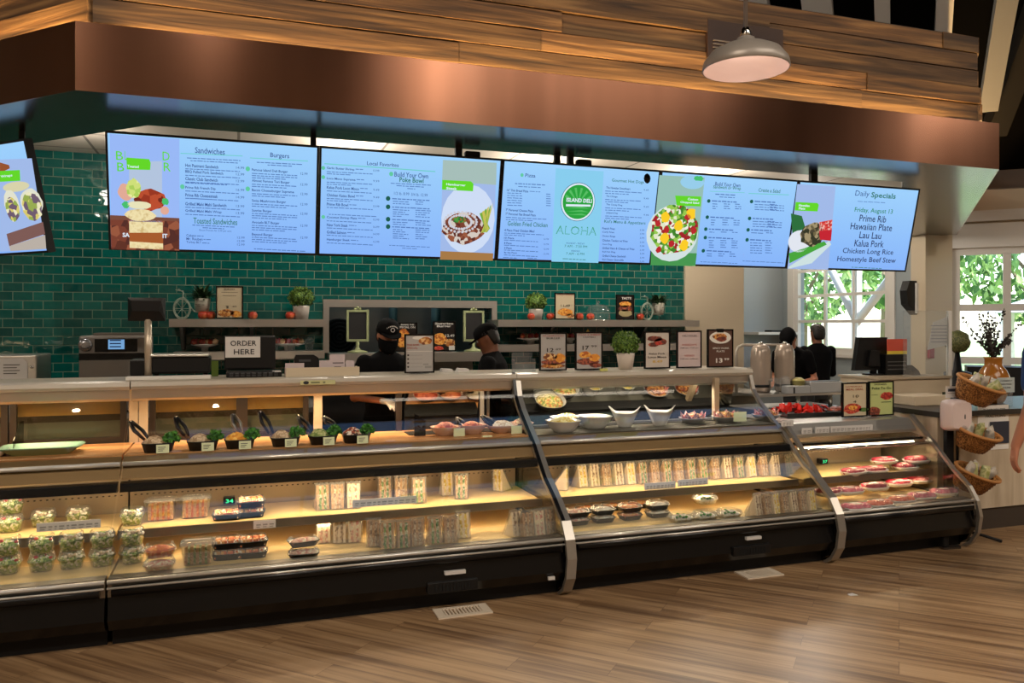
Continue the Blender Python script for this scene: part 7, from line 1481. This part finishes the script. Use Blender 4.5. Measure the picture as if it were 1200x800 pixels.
# dark wall unit in the window reveal and the security camera under the soffit
a = at(1055, 349, 8.2); r = empty('wall_speaker', (8.46, a.y, a.z - .22), 'dark curved wall speaker on the side wall right of the window', 'speaker'); mb = MB(); mb.use(plas_b).prism([(8.50, a.z + .23), (8.38, a.z + .23), (8.33, a.z + .1), (8.35, a.z - .08), (8.50, a.z - .22)], a.y, a.y + .12, axis=1); mb.build('housing', None, r); mb = MB(); mb.use(white).box(8.47, 8.499, a.y - .03, a.y, a.z - .2, a.z + .2); mb.build('side_trim', None, r)
q = at(1081, 268, 7.9); r = empty('security_camera', (q.x, 7.9, q.z), 'small white dome security camera under the canopy soffit', 'camera'); mb = MB(); mb.use(white).lathe([(.07, .10), (.08, .06), (.08, .03), (.06, .02)], (q.x, 7.9, q.z - .02), 20); mb.build('housing', None, r); mb = MB(); mb.use(blk).ico((q.x, 7.9, q.z), .05, 2); mb.build('lens_dome', None, r); mb = MB(); mb.use(white).box(q.x - .02, q.x + .02, 7.88, 7.92, q.z + .07, 2.785); mb.build('mount', None, r)
# shelf unit on the far wall
a, b = at(893, 389, 10.6), at(917, 389, 10.6); wall = empty('far_shelf', ((a.x + b.x) / 2, 10.8, a.z - .03), 'narrow pale shelf on the far wall left of the window', 'shelf'); mb = MB(); mb.use(white).box(a.x - .1, 8.48, 10.55, 10.95, a.z - .04, a.z); mb.build('board', None, wall); mb = MB(); mb.use(blkm).box(a.x + .2, a.x + .5, 10.62, 10.8, a.z, a.z + .03); mb.build('dark_items', None, wall)
# low black cabinet and dark things under window 2
for i, (d0, d1, zz) in enumerate(((.18, 1.1, 1.08), (1.14, 2.4, 1.02))):
    mb = MB(); mb.use(plas_b); dwall(mb, d0, d1, 0, zz, -.55, -.06); tag(mb.build('black_cabinet', None), ('black cabinet under the right window, nearer the cream pillar', 'black cabinet under the right window, cut by the frame edge')[i], 'cabinet', 'black cabinets under the window')
p = P0 + dd * .12 - nn * .62; q = at(1122, 400, 6.9)
r = empty('olive_ball_plant', (q.x, q.y, 0), 'round olive topiary on a dark stand at the left edge of the right window', 'potted plant'); mb = MB(); mb.use(mixmat('olive_leaves', [srgb(85, 90, 50), srgb(115, 115, 70), srgb(65, 70, 40)], 90)).ico((q.x, q.y, q.z), .13, 3, (1, 1, 1), .08); mb.build('foliage', None, r); mb = MB(); mb.use(plas_b).lathe([(.12, 0), (.14, q.z - .35), (.05, q.z - .33), (.02, q.z - .1)], (q.x, q.y, 0), 16); mb.build('stand', None, r)
# vase with dark branches
vx = at(1164, 455, 5.05); vz = .94; vp_ = Vector((vx.x, 5.05, vz)); va = empty('ochre_vase', vp_, 'glazed ochre vase of dark leafy branches on the service counter', 'vase'); mb = MB(); mb.use(mat('ochre_glaze', srgb(150, 92, 28), .15)).lathe([(.07, 0), (.09, .03), (.125, .14), (.13, .20), (.10, .28), (.068, .32), (.066, .37), (.078, .39), (.07, .39), (.058, .37)], vp_, 32); mb.build('vase_body', None, va)
rd = random.Random(5); mb = MB(); dl = mat('branch_dark', srgb(45, 38, 30), .7); mb.use(dl)
for k in range(24):
    a = rd.uniform(0, 2 * PI); sp = rd.uniform(.06, .33); hh = rd.uniform(.14, .43); o = vp_ + Vector((0, 0, .36)); pts = [o]
    for j in range(1, 6): t = j / 5; pts.append(o + Vector((math.cos(a) * sp * t ** 1.3 + rd.uniform(-.01, .01), math.sin(a) * sp * t ** 1.3 * .8, hh * t)))
    mb.tube(pts, [.004, .0035, .003, .0025, .002, .0015], 5)
    for j in range(34):
        t = rd.uniform(.25, 1); i_ = min(4, int(t * 5)); c = pts[i_].lerp(pts[i_ + 1], t * 5 - i_); E_ = Euler((rd.uniform(0, 6), rd.uniform(0, 6), rd.uniform(0, 6))).to_matrix(); d_ = E_ @ Vector((.026, 0, 0)); e_ = E_ @ Vector((0, .011, 0))
        mb.face(mb.vs([c, c + d_ * .5 + e_, c + d_, c + d_ * .5 - e_]))
mb.build('branches', None, va)
# notices on the counter
def notice(x0, y0, x1, y1, Y, lab, lines, m_=paper):
    S = Sheet(at(x0, y1, Y), (1, 0, 0), (0, 0, 1)); a, b = at(x0, y1, Y), at(x1, y0, Y); r = empty('paper_notice', ((a.x + b.x) / 2, Y, a.z), lab, 'notice'); mb = MB(); mb.use(m_).box(a.x, b.x, Y, Y + .004, a.z, b.z); mb.build('sheet', None, r); S.start()
    for t_, u0, u1, y, h_ in lines: S.text(t_, u0, u1, y, mat('notice_dark', srgb(60, 58, 58), .5), h_, .02, l=2)
    S.build('lettering', r); return r
notice(1146, 474, 1182, 528, 4.655, 'white poster thanking visitors for practicing distance, on the counter front', [('THANK YOU FOR', 1152, 1178, 480, 3.2), ('PRACTICING', 1155, 1178, 487, 3.2)], mat('poster_pale', srgb(232, 228, 222), .5))
mb = MB(); a, b = at(1160, 520, 4.65), at(1182, 493, 4.65); mb.use(mat('poster_dark', srgb(45, 50, 65), .5)).box(a.x, b.x, 4.645, 4.649, a.z, b.z); tag(mb.build('dark_leaflet', None), 'dark blue leaflet below the pale poster on the counter front', 'leaflet')
S_ = notice(1169, 442, 1189, 460, 4.80, 'pale sheet of small print propped before the ochre vase', [('CURRENTLY', 1172, 1186, 446, 1.5), ('SERVING', 1173, 1185, 450, 1.5), ('ONLINE', 1174, 1184, 454, 1.5)], mat('sheet_blue', srgb(175, 185, 185), .5))
mb = MB(); q = at(1179, 460, 4.80); mb.use(acryl).box(q.x - .06, q.x + .06, 4.79, 4.83, .94, q.z); tag(mb.build('sheet_holder', None), 'clear stand holding the pale sheet by the vase', 'sign holder')
# hand sanitizer stand and three-tier basket rack
bp = Vector((5.065, 4.575, 0)); PX, PY = bp.x, bp.y
st = empty('sanitizer_stand', (PX, PY, 0), 'black floor stand holding a white hand sanitizer dispenser', 'stand'); mb = MB(); mb.use(blkm).box(PX - .035, PX + .035, PY, PY + .03, .02, at(1117, 470, PY).z); mb.build('pole', None, st)
mb = MB(); mb.use(blkm).box(PX - .05, PX + .10, PY - .12, PY + .07, 0, .02); mb.build('base', None, st)
bq = atz(1106, 644, 0); mb = MB(); mb.use(mat('base_grey', srgb(70, 62, 56), .4, .5)).prism([(bq.x, bq.y), (bq.x + .14, bq.y - .02), (bq.x + .17, bq.y + .03), (bq.x + .05, bq.y + .055), (bq.x + .0, bq.y + .04)], 0, .014, axis=2); mb.use(blkm).rbox(bq.x + .0, bq.x + .05, bq.y + .0, bq.y + .04, .014, .09, .008); tag(mb.build('floor_bracket', None), 'black block on a grey floor plate at the low case front corner', 'bracket')
a, b = at(1107, 505, PY - .05), at(1134, 467, PY - .05); cx2, cz2 = (a.x + b.x) / 2, (a.z + b.z) / 2; w2_, h2_ = (b.x - a.x), (b.z - a.z); mb = MB(); mb.use(mat('dispenser_white', srgb(215, 195, 190), .3))
mb.loft([[(cx2 + w2_ / 2 * s1 * q(u), yv, cz2 + h2_ / 2 * c1) for u in range(24) for s1, c1, q in [((abs(math.cos(2 * PI * u / 24)) ** .3) * math.copysign(1, math.cos(2 * PI * u / 24)) * f_, (abs(math.sin(2 * PI * u / 24)) ** .3) * math.copysign(1, math.sin(2 * PI * u / 24)) * f_, lambda z: 1)]] for yv, f_ in ((PY, .92), (PY - .03, 1), (PY - .08, .97), (PY - .105, .8))], True)
dsp = mb.build('dispenser', None, st); mb = MB(); mb.use(MATS['slot_grey']).ico((cx2 + .025, PY - .104, cz2 - .01), .012, 2, (.7, .3, 1.8)); mb.build('window_slot', None, dsp); mb = MB(); mb.use(mat('lever_grey', srgb(170, 155, 150), .3)).ico((cx2 + .015, PY - .09, cz2 - h2_ * .38), .035, 2, (1.1, .6, .7)); mb.build('push_lever', None, dsp)
a, b = at(1108, 466, PY), at(1126, 452, PY); mb = MB(); mb.use(paper).box(a.x, b.x, PY - .004, PY, a.z, b.z); mb.use(MATS['poster_dark']).box(a.x + .02, b.x - .025, PY - .005, PY - .004, b.z - .04, b.z - .018); mb.use(mat('line_grey', srgb(140, 130, 125), .5)).box(a.x + .015, b.x - .015, PY - .005, PY - .004, b.z - .055, b.z - .051); mb.build('label_sign', None, st)
rk = empty('basket_rack', (at(1150, 600, 4.42).x, 4.40, 0), 'black wire floor rack that carries three wicker baskets', 'rack'); RX = at(1138, 560, 4.50).x
mb = MB(); mb.use(blkm).tube([(RX, 4.62, .02), (RX, 4.62, 1.12), (RX + .02, 4.62, 1.16), (RX + .08, 4.62, 1.17), (RX + .12, 4.62, 1.12), (RX + .12, 4.62, .98)], .010, 8); mb.build('post', None, rk)
for i, (e0, e1) in enumerate((((RX + .0, 4.62), atz(1174, 634, .012)), ((RX, 4.62), (RX - .1, 4.52)), ((RX, 4.62), (RX + .08, 4.635)))):
    mb = MB(); mb.use(blkm); mx_, my_ = (e0[0] + e1[0]) / 2, (e0[1] + e1[1]) / 2; mb.tube([(e0[0], e0[1], .04), (mx_, my_ + .02, .035), (e1[0], e1[1], .012)], .011, 8); mb.build('foot', None, rk)
wick = mixmat('wicker', [srgb(120, 75, 35), srgb(165, 110, 55), srgb(190, 135, 75), srgb(95, 58, 28)], 130)
bagm = [mixmat('snack_bag_green', [srgb(150, 155, 90), srgb(195, 190, 140), srgb(120, 130, 75), srgb(215, 210, 190)], 14, .25, 'NOISE'), mixmat('snack_bag_grey', [srgb(150, 145, 135), srgb(195, 185, 170), srgb(110, 105, 100)], 14, .25, 'NOISE')]
def basket(x, y, w, lab, tilt, nb, wh):
    c = at(x, y, 4.47); r = empty('wicker_basket', c, lab, 'basket', 'wicker baskets on the rack'); r.rotation_euler = (math.radians(24), math.radians(tilt), 0); n = 36; a_, b_ = w / 2, w * .31; h = w * .40; mb = MB(); mb.use(wick); rows = []
    for j in range(15):
        t = j / 14; f = .62 + .38 * t ** .8; wob = .006 * (1 if j % 2 else -1)
        rows.append([(c.x + (a_ * f + wob * (1 if k % 2 else -1)) * math.cos(2 * PI * k / n), c.y + (b_ * f + wob * (1 if k % 2 else -1)) * math.sin(2 * PI * k / n), c.z - h + h * t) for k in range(n)])
    inner = [[(c.x + (p[0] - c.x) * .93, c.y + (p[1] - c.y) * .93, p[2] + (.01 if j == 0 else 0)) for p in rows[j]] for j in range(14, -1, -2)]
    mb.loft(rows + inner, True); mb.build('weave', None, r)
    mb = MB(); mb.use(mat('wicker_rim', srgb(180, 125, 70), .6)).tube([(c.x + a_ * 1.01 * math.cos(2 * PI * k / n), c.y + b_ * 1.01 * math.sin(2 * PI * k / n), c.z) for k in range(n + 1)], .013, 8, False); mb.build('rim', None, r)
    for i in range(nb):
        u = (i + .5) / nb; bc_ = c + Vector((w * (-.36 + .72 * u), random.uniform(-.03, .03), -.03)); M_ = Euler((random.uniform(-.5, .1), random.uniform(-.7, .7), random.uniform(-.5, .5))).to_matrix(); mb = MB(); mb.use(bagm[(i + nb) % 2]); bw, bh = .085, .14; R_ = []
        for t in range(9):
            v = -1 + t / 4; pinch = 1 - abs(v) ** 4; R_.append([bc_ + M_ @ Vector((bw / 2 * math.cos(q * PI / 6) * (1 - .06 * pinch) * (1 + .04 * math.sin(5 * q + t)), (.004 + .026 * pinch) * math.sin(q * PI / 6), bh / 2 * v + .03)) for q in range(12)])
        mb.loft(R_, True); mb.build('tmp', None); bag = C.objects[-1]; bag.name = 'snack_bag'; loc = bag.location.copy()
        rel = loc - c; rel.rotate(r.rotation_euler); bag.location = c + rel; bag.rotation_euler = r.rotation_euler
        tag(bag, 'crinkled snack bag, %s from left in the %s wicker basket' % (ORD[i], wh), 'snack bag', 'snack bags in the wicker baskets')
basket(1150, 449, .40, 'top wicker basket of snack bags beside the vase', 14, 5, 'top'); basket(1148, 506, .37, 'middle wicker basket of snack bags on the rack', 10, 3, 'middle'); basket(1146, 553, .38, 'bottom wicker basket of snack bags on the rack', 14, 5, 'bottom')
